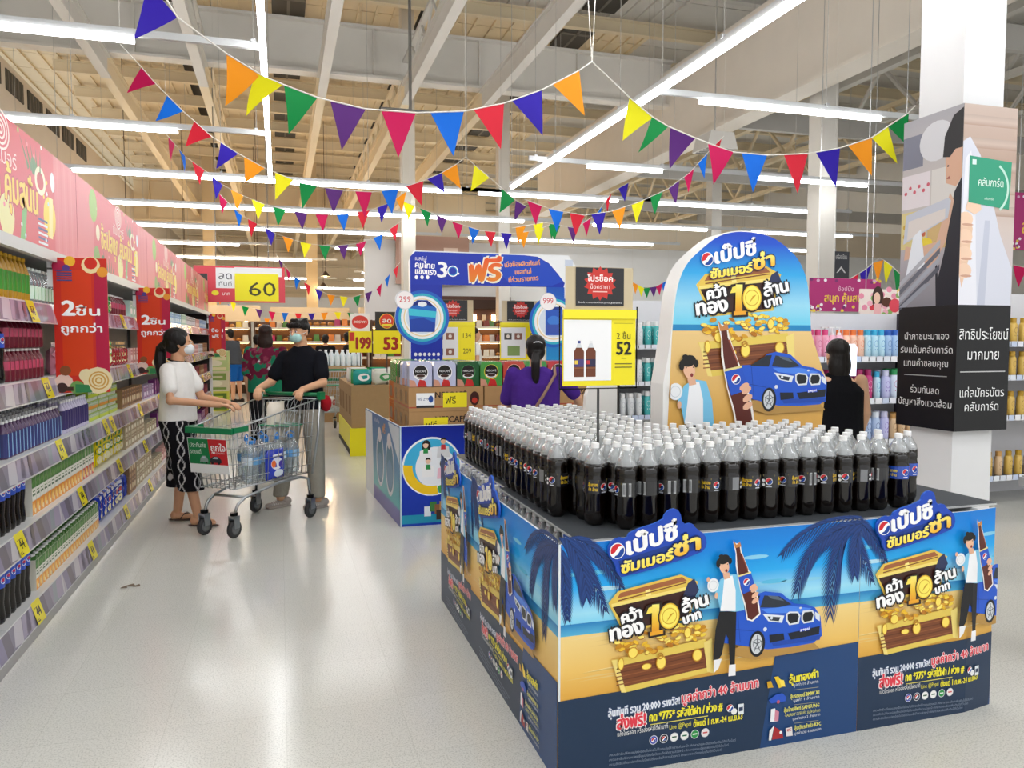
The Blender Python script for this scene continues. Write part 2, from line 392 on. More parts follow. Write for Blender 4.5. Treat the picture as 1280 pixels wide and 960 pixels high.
# ---------------------------------------------------------------- lamps
q = MB(); q.C('b5b2ac'); q.tube([(0, 0, .12), (0, 0, 4.31)], .0035, 4); HANGER = q.mesh('hanger', MATTE)
def tube_lamp(x0, y0, x1, y1, h0=None, h1=None, label=None, group='LED tube rows'):
    """tube from (x0,y0) to (x1,y1); housing from h0 to h1 along the same line"""
    t = thing('linear_lamp', label, 'lamp', (x0, y0, 4.0), 0, group)
    ln = math.hypot(x1 - x0, y1 - y0); ang = math.atan2(y1 - y0, x1 - x0); a = -(h0 or .05); c = ln + (h1 or .05)
    q = MB(); q.C('c9cbcc'); q.box(a, -.02, .04, c, .02, .10)
    n = max(1, int((c - a) / 1.9))
    for k in range(n + 1): xx = a + .1 + (c - a - .2) * k / n; q.box(xx - .02, -.03, .09, xx + .02, .03, .12)
    q.build('housing', SHELF, t, rot=ang)
    q = MB(); q.box(0, -.027, -.01, ln, .027, .038); q.build('tube', TUBE, t, rot=ang)
    for k in range(n + 1): xx = a + .1 + (c - a - .2) * k / n; link('hanger', HANGER, t, (xx * math.cos(ang), xx * math.sin(ang), 0))
tube_lamp(-.1, -2.5, -.1, 12.72, .1, .1, 'long aisle-wise LED line over the shopping aisle')
tube_lamp(3.7, -2.5, 3.7, 12.3, .1, .1, 'long aisle-wise LED line running above the black-cola display')
for Y, segs, word in ((-1.5, ((-4, -1.1), (.6, 3.2), (4.3, 8)), 'behind the viewer'), (1.5, ((-4, -1.1), (.6, 3.2), (4.3, 7)), 'overhead'), (4.4, ((-4, -1.12), (.5, 3.3), (4.28, 7.5)), 'above the cola display')):
    for a, c in segs: tube_lamp(a, Y, c, Y, .2, .4, 'crosswise LED tube %s, out of the picture' % word)
tube_lamp(-4.2, 7.24, -1.13, 7.24, .2, 1.05, 'first crosswise LED tube above the drink shelves')
tube_lamp(-4.2, 10.2, -1.14, 10.2, .2, 1.0, 'second crosswise LED tube above the drink shelves')
tube_lamp(4.28, 7.33, 6.58, 7.33, .55, 1.4, 'crosswise LED tube over the arched cola sign, nearest the wrapped column')
tube_lamp(4.31, 10.5, 5.5, 10.5, .9, .1, 'short crosswise LED tube beyond the end of the pale girder')
tube_lamp(7.1, 10.5, 9.2, 10.5, 1.5, 3, 'crosswise LED tube behind the second bunting, toward the wrapped column')
rows = [(12.95, [(-2.9, 3.0), (3.3, 5.9), (6.7, 10.2)]), (15.75, [(-4.2, 5.0), (6.6, 9.4), (10.6, 13.4)]), (18.6, [(-4, 3), (4.5, 9.5), (11.2, 14.5)]),
        (21.8, [(-4, -1), (1.5, 6), (7, 12), (13, 17)]), (25.4, [(-4, 1), (6, 16)]), (29.5, [(3, 9), (10, 17)]), (33, [(-4, 1.5), (3, 11), (12, 19)]), (38.5, [(-4.5, 0), (1, 8)])]  # rearmost row is added to brighten the dim back wall
for i, (Y, segs) in enumerate(rows):
    for j, (a, c) in enumerate(segs):
        tube_lamp(a, Y, c, Y, .3, .8, '%s crosswise LED row beyond the aisle junction, %s stretch' % (('first', 'second', 'third', 'fourth', 'fifth', 'sixth', 'seventh', 'eighth')[i], ('wall-side', 'middle', 'column-side', 'outermost')[j]), 'far LED rows')
# warm pendants over the far bakery hall
for i, (x, y) in enumerate([(-3.4, 20), (-2.6, 24), (-.6, 24), (1.4, 25), (-3, 28), (-.8, 29), (1.6, 30), (3.6, 27), (-4.2, 33), (-.2, 34), (4.6, 33)]):
    t = thing('pendant_lamp', 'small warm pendant lamp over the far bakery hall', 'lamp', (x, y, 3.5), 0, 'warm pendants over the bakery hall')
    q = MB(); q.C('4a3a2c'); q.lathe([(.03, .16), (.05, .14), (.15, 0)], 12, cap1=False); q.tube([(0, 0, .16), (0, 0, 4.82)], .008, 4); q.build('shade', MATTE, t)
    q = MB(); q.ell((0, 0, .02), .06, .06, .05, 8, 6); q.build('bulb', WARM, t)
    l = bpy.data.lights.new('pendant_light', 'POINT'); l.energy = 60; l.color = (1, .72, .42); l.shadow_soft_size = .15
    o = bpy.data.objects.new('pendant_light', l); sc.collection.objects.link(o); o.location = (x, y, 3.38)
# sprinkler pipe drop in the middle
t = thing('sprinkler_pipe', 'thin grey drop pipe with a short crossbar hanging mid-air', 'pipe', (1.75, 10.6, 0))
q = MB(); q.C('9b9a98'); q.tube([(0, 0, 4.62), (0, 0, 8.31)], .022, 8); q.build('pipe', METAL, t)
q = MB(); q.C('9b9a98'); q.tube([(-.4, 0, 4.62), (.42, .0, 4.62)], .015, 8); q.build('crossbar', METAL, t)
for i, (x, y, z) in enumerate([(4.2, 8.6, 6.1), (7.3, 12, 4.9)]):
    t = thing('duct_outlet', 'small pale sheet-metal air outlet under the roof, %s' % ('on the deep fascia girder' if i == 0 else 'hung low behind the buntings'), 'duct', (x, y, z))
    q = MB(); q.C('c9c5be'); q.prism([(-.3, -.12), (.3, -.12), (.22, .16), (-.22, .16)], -.25, .25); q.build('duct_body', MATTE, t)
    q = MB(); q.C('8a8781')
    for k in range(4): q.box(-.26, -.2 + k*.12, -.14, .26, -.17 + k*.12, -.12)
    q.build('grille', MATTE, t); q = MB(); q.C('a9a6a0'); q.tube([(0, 0, .16), (0, 0, 8.31 - z)], .012, 6); q.build('hanger', MATTE, t)
# ================================================================ PRODUCT KITS
class Kit:
    """shared meshes of one product; place() makes one product with its parts as objects of their own"""
    def __init__(s, name, cat): s.name = name; s.cat = cat; s.root = None; s.parts = []; s.dz = 0
    def place(s, loc, rz=0, label=None, group=None, scale=None, rx=None, parts=True):
        o = link(s.name, s.root, None, loc, rx if rx else (0, 0, rz))
        if scale: o.scale = scale
        tag(o, label, s.cat, group)
        if parts:
            for n, me in s.parts: link(n, me, o)
        return o
def capm(r, z, h, col, n=12, m=PLAST):
    q = MB(); q.C(col); q.lathe([(r, z), (r * 1.02, z + h * .1), (r, z + h * .95), (r * .85, z + h)], n); return q.mesh('cap', m)
def band(r, z0, z1, cols, n=16, m=PLAST):
    q = MB(); k_ = len(cols)
    A = []
    for z in (z0, z1): A.append([q.V((r * math.cos(2*math.pi*k/n), r * math.sin(2*math.pi*k/n), z)) for k in range(n)])
    for k in range(n): q.C(cols[k * k_ // n]); q.F([A[0][k], A[0][(k+1) % n], A[1][(k+1) % n], A[1][k]])
    return q.mesh('label_band', m)
def art_on_cyl(A, r, name='label_print', m=PLAST, ang0=-math.pi/2):
    """bend a flat print round a bottle; the print's u runs round it"""
    q = A.build(name, warp=lambda u, w, k: ((r + k) * math.cos(ang0 + u / r), (r + k) * math.sin(ang0 + u / r), w), m=m)
    me = q.data; bpy.data.objects.remove(q); return me
def art_mesh(A, m=None, **kw):
    q = A.build('print', m=m, **kw); me = q.data; bpy.data.objects.remove(q); return me
def bottle_kit(h, r, liquid, cap, label, lm=None, z0=.3, z1=.6, name='drink_bottle', milk=False, waist=False, n=14, lcols=None, full=False):
    k = Kit(name, 'bottle'); q = MB(); q.smooth = True
    pr = [(r*.8, 0), (r*.97, h*.03), (r, h*.1), (r*(.86 if waist else 1), h*.4), (r, h*.62), (r*.72, h*.76), (r*.36, h*.87), (r*.34, h*.94)]
    if full: pr = [(r*.8, 0), (r*.95, h*.04), (r*.98, h*.12), (r*.84, h*.34), (r, h*.55), (r, h*.8), (r*.7, h*.87), (r*.36, h*.94)]
    q.lathe(pr, n, cols=[liquid]*7); k.root = q.mesh(name, lm or PLAST)
    k.parts = [('cap', capm(r*.4, h*.92, h*.08, cap, 10)), ('label_band', band(r*1.015, h*z0, h*z1, lcols or label if isinstance(lcols or label, list) else [label], n))]
    return k
def small_fruit(A, u, w, s, c1='e23a2e', c2='fff3d0'):
    A.oval(u, w, s, s, c1, 12); A.up(); A.oval(u, w, s*.6, s*.6, c2, 10); A.up(-1)
def carton_kit(w_, d, h, base, top, art=None, name='juice_carton', capc=None):
    k = Kit(name, 'carton'); q = MB(); q.C(base); q.box(-w_/2, -d/2, 0, w_/2, d/2, h*.9); q.C(top)
    q.prism([(-w_/2, h*.9), (w_/2, h*.9), (w_*.2, h), (-w_*.2, h)], -d/2, d/2); k.root = q.mesh(name, PAPER)
    if art:
        A = Art(); art(A); a = art_mesh(A, warp=lambda u, z, kk: (u, -d/2 - kk, z)); k.parts.append(('front_print', a))
    if capc: k.parts.append(('cap', capm(.014, h*.95, .02, capc, 8)))
    return k
def bag_kit(w_, d, h, col, art=None, name='snack_bag', m=None):
    k = Kit(name, 'bag'); q = MB(); q.smooth = True; q.C(col); nx, nz = 6, 7; rng = random.Random(len(col) + int(h * 1000))
    for s_ in (-1, 1):
        G = []
        for j in range(nz + 1):
            row = []
            for i in range(nx + 1):
                u, v = i / nx * 2 - 1, j / nz * 2 - 1
                t = (max(0, 1 - u**4) * max(0, 1 - v**6)) ** .5
                row.append(q.V((u*w_/2*(1 - .04*abs(v)), s_ * (d/2 * t + rng.uniform(0, .004) * (t > .2)), (v+1)/2*h)))
            G.append(row)
        for j in range(nz):
            for i in range(nx): q.F([G[j][i], G[j][i+1], G[j+1][i+1], G[j+1][i]] if s_ < 0 else [G[j][i], G[j+1][i], G[j+1][i+1], G[j][i+1]])
    k.root = q.mesh(name, m or GLOSS)
    if art:
        A = Art(); art(A)
        warp = lambda u, z, kk: (u, -(d/2 * (max(0, 1 - (2*u/w_)**4) * max(0, 1 - (2*z/h-1)**6)) ** .5 + .005 + kk), z)
        k.parts.append(('front_print', art_mesh(A, m=m or GLOSS, warp=warp)))
    return k
# ---- kits for the drink shelves (all face -Y, turned to face the aisle)
GOLDTEA = bottle_kit(.24, .031, 'b98a1e', 'e0b020', 'f2f0e0', lcols=['e9e6d8', '58a63a', '3f8f2c', 'e9e6d8'], z0=.2, z1=.62, name='tea_bottle')
GREENW = bottle_kit(.2, .03, '5fae6e', 'e8f2ea', '2f9a4a', lm=WATER, lcols=['2f9a4a', 'd9f0dd', '2f9a4a'], z0=.12, z1=.5, name='green_label_bottle')
COLAB = bottle_kit(.295, .037, '120806', '2a4fc0', '1f44b4', lm=COLA, lcols=['2148b8', '1b3aa0', '2f56c8', '1f44b4'], z0=.6, z1=.84, waist=True, n=16, full=True, name='shelf_cola_bottle')
A = Art()
for i in range(2): A.oval(-.012 + i*.05, .213, .016, .016, 'f4f6fa', 12); A.up(); A.oval(-.012 + i*.05, .218, .011, .008, 'd8202e', 10); A.up(-1)
COLAB.parts.append(('label_print', art_on_cyl(A, .0382)))
REDPET = bottle_kit(.17, .032, '6a0f26', 'ece6e2', '8e1c3c', lcols=['8e1c3c', 'c04664', '6d1230'], z0=.35, z1=.62, name='red_drink_bottle')
DARKPET = bottle_kit(.2, .03, '1b1a24', '20202a', '2c3f9a', lcols=['2a3da8', '1a2360'], z0=.3, z1=.6, name='dark_drink_bottle')
BLUEMILK = bottle_kit(.19, .029, '5a3f66', 'f4f4f4', '4aa0d8', lcols=['6fa8d8', 'd8e4f0', '4f86c4', '3a3f78', '8ebce2', 'c4d8ec'], z0=.05, z1=.66, name='milk_drink_bottle')
PURPMILK = bottle_kit(.21, .028, 'cfc9e2', 'f4f4f4', '5f4f9a', lcols=['5a4a92', 'e6e0a8', '41386e', 'a79fd0'], z0=.12, z1=.7, name='yoghurt_drink_bottle')
def juice_art(fr, w_=.07, h=.24):
    def f(A):
        A.rect(-w_/2, h*.62, w_/2, h*.89, '3f7d34'); A.rect(-w_/2, h*.36, w_/2, h*.63, 'f1efe6'); A.up()
        for i in range(4): A.oval(-w_*.3 + i*w_*.2, h*(.72 + .06*(i % 2)), w_*.13, h*.045, '6aa04c', 8)
        A.rect(-w_*.36, h*.45, w_*.36, h*.5, '3a5f3a'); A.rect(-w_*.3, h*.54, w_*.3, h*.57, '5a7a4a')
        A.rect(-w_/2, .004, w_/2, h*.34, fr); A.up(); A.oval(-w_*.12, h*.19, w_*.3, h*.11, 'fbc85a', 12); A.oval(w_*.22, h*.1, w_*.2, h*.06, 'f6e6c0', 10); A.up(); A.oval(-w_*.1, h*.2, w_*.15, h*.055, 'ffd98a', 10)
    return f
JUICE = carton_kit(.07, .06, .24, 'e3e0d6', '4c7d3c', juice_art('f0961e'), capc='f2f2f0')
JUICER = carton_kit(.07, .06, .24, 'e3e0d6', '4c7d3c', juice_art('d2402c'), capc='f2f2f0')
JUICES = carton_kit(.055, .045, .19, 'e6e2d4', '4a7a3a', juice_art('f2a02a', .055, .19), capc='f2f2f0')
def chip_art(c1, c2):
    def f(A): A.oval(0, .13, .06, .035, c1); A.up(); A.oval(.01, .13, .04, .02, c2); A.up(); A.oval(0, .06, .05, .03, 'f6efc0'); A.rect(-.05, .175, .05, .2, c1)
    return f
YBAG = bag_kit(.15, .07, .23, 'ead21a', chip_art('2a8a3a', 'f2f6d0'))
BBAG = bag_kit(.15, .08, .22, '2440b8', chip_art('dfe6ff', 'c8344a'))
GBAG = bag_kit(.13, .06, .17, '2f9a46', chip_art('e9f4da', '2a6a34'))
PBAG = bag_kit(.12, .06, .17, 'd08aa0', chip_art('f6e6ea', 'c22a4a'))
RBAG = bag_kit(.11, .05, .16, 'a81f2e', chip_art('f0d090', '7a1420'))
def tray_art(c1, c2, n=4):
    def f(A):
        A.rect(-.16, .0, .16, .022, c1); A.rect(-.16, .022, .16, .05, 'dfe8d8'); A.up()
        for i in range(7): A.rect(-.15 + i*.044, .024, -.125 + i*.044, .049, c2); A.up(); A.oval(-.137 + i*.044, .036, .007, .008, 'f4f4e0', 8); A.up(-1)
    return f
def tray_kit(c1, c2, name='carton_tray'):
    k = Kit(name, 'carton tray'); q = MB(); q.C('9dbb3c'); q.box(-.165, -.12, 0, .165, .12, .06); q.C('dfe4da')
    for i in range(7): q.box(-.15 + i*.044, -.11, .06, -.112 + i*.044, .11, .085)
    k.root = q.mesh(name, PAPER); A = Art(); 
    A.M = lambda p: (p[0], p[1])
    f = tray_art(c1, c2); f(A); me = art_mesh(A, warp=lambda u, w_, kk: (u, -.12 - kk, w_ + .004)); k.parts = [('front_print', me)]; return k
TRAYG = tray_kit('c4d62a', '2f8f3c'); TRAYO = tray_kit('e79a2a', '2f8f3c')
def box_kit(w_, d, h, base, c1, c2, name='drink_box', cat='box'):
    k = Kit(name, cat); q = MB(); q.C(base); q.box(-w_/2, -d/2, 0, w_/2, d/2, h); k.root = q.mesh(name, PAPER)
    A = Art(); A.rect(-w_*.42, h*.55, w_*.42, h*.9, c1); A.rect(-w_*.42, h*.08, w_*.42, h*.2, c1); A.up(); A.oval(0, h*.4, w_*.3, h*.16, c2, 14); A.up(); A.rect(-w_*.3, h*.68, w_*.3, h*.76, base)
    k.parts = [('front_print', art_mesh(A, warp=lambda u, z, kk: (u, -d/2 - kk, z)))]; return k
TANBOX = box_kit(.12, .08, .12, 'cdbfa4', '9a7c58', 'efe8d6'); BROWNPK = box_kit(.1, .08, .16, 'a8825c', '6a3e26', 'd8c8a8')
LILAC = box_kit(.1, .07, .13, 'c9b2d0', '8c4a8c', 'f0e2f0'); WHITEPK = box_kit(.11, .07, .15, 'e8e6ea', '3a3440', 'c8c2d4')
PINKPK = box_kit(.11, .07, .14, 'e6b8b4', 'c07070', 'f6e2dc'); BLUEPK = box_kit(.11, .07, .15, 'bfe0f4', '3f8fd8', 'f2f8ff'); REDPK = box_kit(.09, .07, .15, '8c2240', '5c1030', 'c86a3a')
PURPK = box_kit(.09, .07, .16, '6a2a6c', '9c3f8c', 'd8a8c8'); MINTPK = box_kit(.12, .07, .16, 'cfe6dc', '8fc0ae', 'ffffff')
# ================================================================ LEFT DRINK SHELVES
SX = -1.27; SB = -1.80; SY0, SY1 = 3.0, 15.6
LEV = [('top', 1.70), ('second', 1.28), ('third', .90), ('fourth', .53), ('bottom', .11)]
G = thing('drink_gondola', 'long white supermarket shelf run with five levels of drinks and snacks', 'shelf', (0, 0, 0))
q = MB(); q.C('b9b6b0'); q.box(SB - .03, SY0, .0, SB, SY1, 2.6); q.build('back_panel', SHELF, G)
nm = 11; mw = (SY1 - SY0) / nm
rp = Art()
for i in range(12):
    u = i * mw / 12; c = ['8a8496', '9c94a6', '7d7788', 'b3adba', '8e86a2', '77717f'][i % 6]
    rp.rect(u, 0, u + mw/12, .09, c)
rp.up(); rng = random.Random(4)
for i in range(9): u = rng.uniform(0, mw - .2); rp.poly([(u, .01), (u + .12, .0), (u + .17, .085), (u + .06, .085)], rng.choice(['a89fb6', '6f6878', 'c7c2cc', '99a0a8']))
rp.up(); rp.rect(0, .086, mw, .092, 'd8d8da'); rp.rect(0, -.004, mw, .002, 'cfcfd2')
tilt = lambda u, z, k: (.0 + .02 * (1 - z / .09) + k, u, z - .09 + .0)
railm = art_mesh(rp, m=RAIL, warp=lambda u, z, k: (.028 - .028 * z / .09 + k, u, z * 1.22 - .105))
q = MB(); q.C('d9d9d8'); q.box(SB - SX, 0.002, -.012, .0, mw - .002, .004, ''); q.C('b9b9b8'); q.box(SB - SX, .002, -.03, -.02, mw - .002, -.012); shm = q.mesh('shelf_board', SHELF)
q = MB(); q.C('c8c8c8')
for y in (.01, mw - .03): q.prism([(SB - SX, -.1), (SB - SX, -.013), (-.03, -.013)], y, y + .015) if False else q.box(SB - SX, y, -.06, -.1, y + .01, -.03)
brm = q.mesh('bracket', SHELF)
def tag_art(num):
    A = Art(); A.rect(0, 0, .135, .115, 'efdf2c'); A.up(); A.text(num, .068, .036, .042, '2a2414', bold=.03, al='c'); A.rect(.01, .012, .05, .018, '6a5f2a'); A.rect(.02, .08, .09, .084, '8a7c34'); A.rect(.01, .022, .04, .026, '7a6f34')
    return art_mesh(A, m=RAIL, warp=lambda u, z, k: (.034 - .028 * z / .09 + k, u, z - .105))
TAGM = tag_art('44'); TAGN = tag_art('28'); TAGP = tag_art('35')
for lv, (ln, z) in enumerate(LEV):
    for k in range(nm):
        y = SY0 + k * mw; s_ = link('shelf', shm, G, (SX, y, z)); link('price_rail', railm, s_)
        for j, yy in enumerate((.35,)):
            yy2 = (yy + lv * .23 + k * .09) % (mw - .14); link('price_tag', (TAGM, TAGN, TAGP)[(lv + k + j) % 3] if k > 2 else TAGM, s_, (.001, yy2, 0))
q = MB(); q.C('ccccca'); q.box(SB, SY0, 1.985, SX + .03, SY1, 2.0); q.box(SX + .0, SY0, 1.95, SX + .035, SY1, 2.01); q.build('canopy', SHELF, G)
for k in range(6):
    q = MB(); q.C('6d6a66'); y = SY0 + k * 2 * mw + .6; q.box(SB, y - .02, 0, SB + .03, y + .02, 2.0); q.build('upright', SHELF, G)
q = MB(); q.C('c9c8c6'); q.box(SB, SY0, .03, SX - .03, SY1, .085); q.build('base', SHELF, G)
for k in range(14):
    q = MB(); q.C('1c1c1c'); q.box(SX - .09, 3.2 + k * .95, 0, SX - .05, 3.25 + k * .95, .031); q.build('foot', RUBBER, G)
q = MB(); q.C('33302e'); q.box(SB, SY1, 0, SX - .02, SY1 + .04, 2.75); q.C('e8e8e8'); q.box(SX - .02, SY1, 0, SX + .03, SY1 + .05, 1.75); q.build('end_panel', SHELF, G)
# header boards
def header_art(A, first):
    A.rect(-1.42, 0, 1.42, .61, 'dc7079')
    A.up()
    for i in range(9): A.rect(.72 + i*.08, 0, .745 + i*.08, .61, 'e07c86' if i % 2 else 'd8666f')
    A.M = lambda p: (p[0] * 1.3, p[1]); A.rect(-.72, 0, .68, .61, 'd44a5a')
    A.up(); rng = random.Random(3)
    for u, w_, s_, c in ((-.66, .1, .1, '6f9a3c'), (-.72, .48, .12, '8db83e'), (-.5, .07, .08, '2f6a3c'), (-.62, .3, .06, 'f0e0c0'), (.02, .12, .11, 'e8e2a0'), (.6, .22, .12, 'f0d23c'), (.38, .46, .05, '3f7a44')):
        A.oval(u, w_, s_ * .8, s_, c, 14)
    A.up()
    for i in range(5):
        A.poly([(-.45 + i*.05, .03), (-.5 + i*.08, .2 - .02*i), (-.42 + i*.05, .04)], '2a5a34'); A.poly([(.3 + i*.04, .42), (.2 + i*.07, .58), (.32 + i*.04, .44)], '45703c')
    for r_ in (.1, .075, .05, .025): A.ring(-.02, .53, r_ - .012, r_, 'f3dfd8', 20)
    A.ring(.47, .4, .05, .08, 'f2e6c8', 18); A.oval(.47, .4, .05, .05, 'c8384a', 14)
    for i in range(7): A.rect(.42, .02 + i*.026, .56, .033 + i*.026, 'e8ecf2' if i % 2 else '44568c')
    A.poly([(.17, .02), (.23, .02), (.27, .2), (.22, .24)], '6fb86a'); A.poly([(.58, .1), (.64, .1), (.66, .34), (.6, .34)], 'f4e49a'); A.oval(.66, .44, .035, .06, 'e9eef4', 12)
    for i in range(22): A.oval(rng.uniform(-.7, .7), rng.uniform(.02, .6), .012, .014, rng.choice(['f6d94a', 'ffffff', '9fd06a', 'f08a9a', 'cfe6f4']), 6)
    A.up(); A.text('ซัมเมอร์', -.02, .37, .07, 'f4d8d4', bold=.015, al='c'); A.text('ช้อปสนุก คุ้มสนั่น', -.06, .2, .14, 'f2cf52', fit=.96, bold=.03, out='b8384a', ow=.03, al='c')
for k in range(5):
    yc = 4.4 + 2.85 * k; yb0 = max(SY0, yc - 1.42); yb1 = min(SY1, yc + 1.42)
    h_ = link('header_board', None, G, (SX - .02, yc, 2.0))
    q = MB(); q.C('c9707a'); q.box(-.02, yb0 - yc, 0, 0, yb1 - yc, .61); me = q.mesh('header_board', PAPER); bpy.data.objects.remove(h_)
    h_ = link('header_board', me, G, (SX - .02, yc, 2.0))
    A = Art(); header_art(A, k == 0); A.build('header_print', h_, (0.0, 0, 0), math.pi/2, clip=(yb0 - yc, yb1 - yc), m=HEADM)
# blade signs
def blade(Y, lines, label):
    t = thing('blade_sign', label, 'sign', (SX + .01, Y, 1.19), 0)
    q = MB(); q.C('c8281e'); q.box(0, 0, 0, .285, .006, .79); q.build('board', PAPER, t)
    q = MB(); q.C('e9e9e9'); q.box(-.03, .006, .62, .03, .012, .78); q.C('555555'); q.box(-.03, .003, .72, .02, .015, .73); q.build('bracket', PLAST, t)
    A = Art(); A.rect(0, 0, .285, .79, 'cf2b1c'); A.up(); A.grad(.04, .1, .2, .72, [(0, 'd8400e'), (1, 'd83a12')]); A.rect(.215, .1, .285, .72, 'b5123f'); A.up()
    for u, w_, s_, c in ((.03, .74, .035, 'b01f4a'), (.09, .77, .03, 'f0b830'), (.07, .73, .02, '5a3a8a'), (.2, .75, .05, 'f0dca8'), (.2, .76, .035, 'd22a1c'), (.26, .71, .03, 'e89a30'), (.04, .06, .05, 'e8c8b8'), (.11, .03, .04, '6f9c50'), (.05, .13, .03, '8c4f2c'), (.22, .07, .08, 'ecdcae'), (.16, .1, .04, 'ecdcae'), (.03, .03, .03, '3f2420')):
        A.oval(u, w_, s_, s_, c, 12); A.up()
    for r_ in (.055, .038, .02): A.ring(.225, .07, r_ - .008, r_, 'd2a04a', 16)
    for i in range(5): A.rect(.02, .655 + i*.014, .1, .662 + i*.014, '3f4a88')
    A.poly([(.1, .0), (.19, .0), (.17, .045), (.1, .05)], '2f7f4a'); A.rect(.02, .01, .09, .035, '3a2018'); A.up()
    if lines[0][0] == '2': A.text('2', .045, .455, .075, 'ffffff', fit=.065, bold=.05); A.text('ชิ้น', .115, .455, .045, 'ffffff', fit=.125, bold=.035); A.text('ถูกกว่า', .143, .355, .04, 'ffffff', fit=.215, bold=.03, al='c')
    else: A.text('ซื้อ 1', .143, .46, .05, 'ffffff', fit=.2, bold=.035, al='c'); A.text('ฟรี 1', .143, .35, .05, 'ffffff', fit=.18, bold=.035, al='c')
    A.build('print', t)
blade(5.08, ['2'], 'large red hanging board reading 2 pieces cheaper, nearest on the drink shelves')
blade(7.79, ['2'], 'red hanging board reading 2 pieces cheaper, just before the woman in white')
blade(15.3, ['1'], 'small red hanging board reading buy 1 free 1 at the far shelf end')
# ---- stock of the shelves
def fill(kit, lv, y0, y1, step, what, rows=2, dep=.08, jit=.0, group=None, front=.04, zz=0, stack=0, maxz=None, tiltx=0):
    rng = random.Random(int(y0 * 100) + lv); ln, z = LEV[lv]; n = max(1, int((y1 - y0) / step + 1e-6))
    for r_ in range(rows):
        for i in range(n):
            for s_ in range(stack + 1):
                y = y0 + (i + .5) * (y1 - y0) / n
                kit.place((SX - front - dep/2 - r_ * (dep + .006), y, z + .0045 + s_ * (zz or 0)), math.pi/2 + rng.uniform(-jit, jit),
                          '%s on the %s level, %s, %s along%s' % (what, ln, 'front row' if r_ == 0 else ORD[r_] + ' row back', ORD[min(i, 29)], (', lower' if s_ == 0 else ', upper') if stack else ''), group or '%s, %s level' % (what, ln))
fill(GOLDTEA, 0, 3.1, 4.86, .068, 'gold-capped tea bottle with green label', 3, .064)
fill(GREENW, 0, 4.88, 5.75, .066, 'clear green-label water bottle', 2, .062)
fill(GBAG, 0, 5.8, 7.0, .135, 'green snack bag', 1, .07)
fill(REDPET, 0, 7.02, 7.6, .07, 'dark red bottle', 2, .066)
fill(COLAB, 1, 3.1, 4.42, .078, 'cola bottle with blue label band', 2, .075)
for s_ in (0, 1): 
    for r_ in (0, 1):
        for i in range(9): REDPET.place((SX - .08 - r_*.07, 4.49 + i*.072, 1.285 + s_*.172), math.pi/2, 'small dark red bottle, %s stack layer, %s row, %s along the second level' % (('lower', 'upper')[s_], ('front', 'back')[r_], ORD[i]), 'double-stacked red bottles')
fill(PBAG, 1, 5.3, 6.3, .125, 'pink snack bag', 1, .07)
fill(YBAG, 1, 6.35, 6.95, .16, 'yellow snack bag', 1, .08, .2)
fill(RBAG, 1, 6.98, 7.7, .12, 'small red snack bag', 1, .07, .15)
fill(COLAB, 2, 3.1, 4.3, .078, 'cola bottle with blue label band', 2, .075)
fill(BLUEMILK, 2, 4.36, 5.38, .06, 'small blue-and-white milk drink bottle', 4, .056)
fill(PURPMILK, 2, 5.44, 6.1, .06, 'purple-and-white milk drink bottle', 4, .056)
for s_ in range(4):
    for i in range(3): (TRAYG if s_ % 2 == 0 else TRAYO).place((SX - .18, 6.33 + i*.345, .905 + s_*.0862 - .0), math.pi/2, 'flat %s carton tray, %s from the shelf up, %s stack on the third level' % ('lime' if s_ % 2 == 0 else 'orange', ORD[s_], ORD[i]), 'stacked carton trays')
fill(BROWNPK, 2, 7.3, 8.3, .105, 'brown drink box', 1, .085)
fill(COLAB, 3, 3.1, 4.66, .078, 'cola bottle with blue label band', 3, .075)
fill(JUICE, 3, 4.74, 5.85, .074, 'tall juice carton with an orange picture', 3, .064)
fill(JUICER, 3, 5.86, 6.2, .074, 'tall juice carton with a red fruit picture', 2, .064)
fill(YBAG, 3, 6.22, 7.35, .13, 'bright yellow snack bag', 1, .1, .25)
fill(TANBOX, 3, 7.4, 8.4, .13, 'tan drink box', 1, .09, zz=.122, stack=1)
fill(COLAB, 4, 3.1, 4.7, .078, 'cola bottle with blue label band', 3, .075)
fill(JUICES, 4, 4.76, 6.3, .06, 'small juice carton with an orange picture', 3, .05)
fill(BBAG, 4, 6.35, 7.5, .14, 'blue snack bag', 1, .1, .2)
fill(BROWNPK, 4, 7.52, 7.85, .105, 'brown drink box', 1, .085, zz=.162, stack=1)
fill(TANBOX, 4, 7.9, 8.8, .13, 'tan drink box', 1, .09, zz=.122, stack=1)
seqs = [[(MINTPK, 'mint pack'), (WHITEPK, 'white-and-black pack'), (WHITEPK, 'white-and-black pack'), (PINKPK, 'pale pink pack'), (BLUEPK, 'light blue pack'), (BLUEPK, 'light blue pack')],
        [(PINKPK, 'pale pink pack'), (LILAC, 'lilac pack'), (PINKPK, 'pale pink pack'), (WHITEPK, 'white-and-black pack'), (BROWNPK, 'brown pack')],
        [(LILAC, 'lilac pack'), (PURPK, 'purple pack'), (REDPK, 'dark red pack'), (BROWNPK, 'brown pack'), (REDPK, 'dark red pack')],
        [(TANBOX, 'tan pack'), (PURPK, 'purple pack'), (LILAC, 'lilac pack'), (PURPK, 'purple pack'), (REDPK, 'dark red pack')],
        [(TANBOX, 'tan pack'), (PINKPK, 'pale pink pack'), (LILAC, 'lilac pack'), (PURPK, 'purple pack'), (REDPK, 'dark red pack')]]
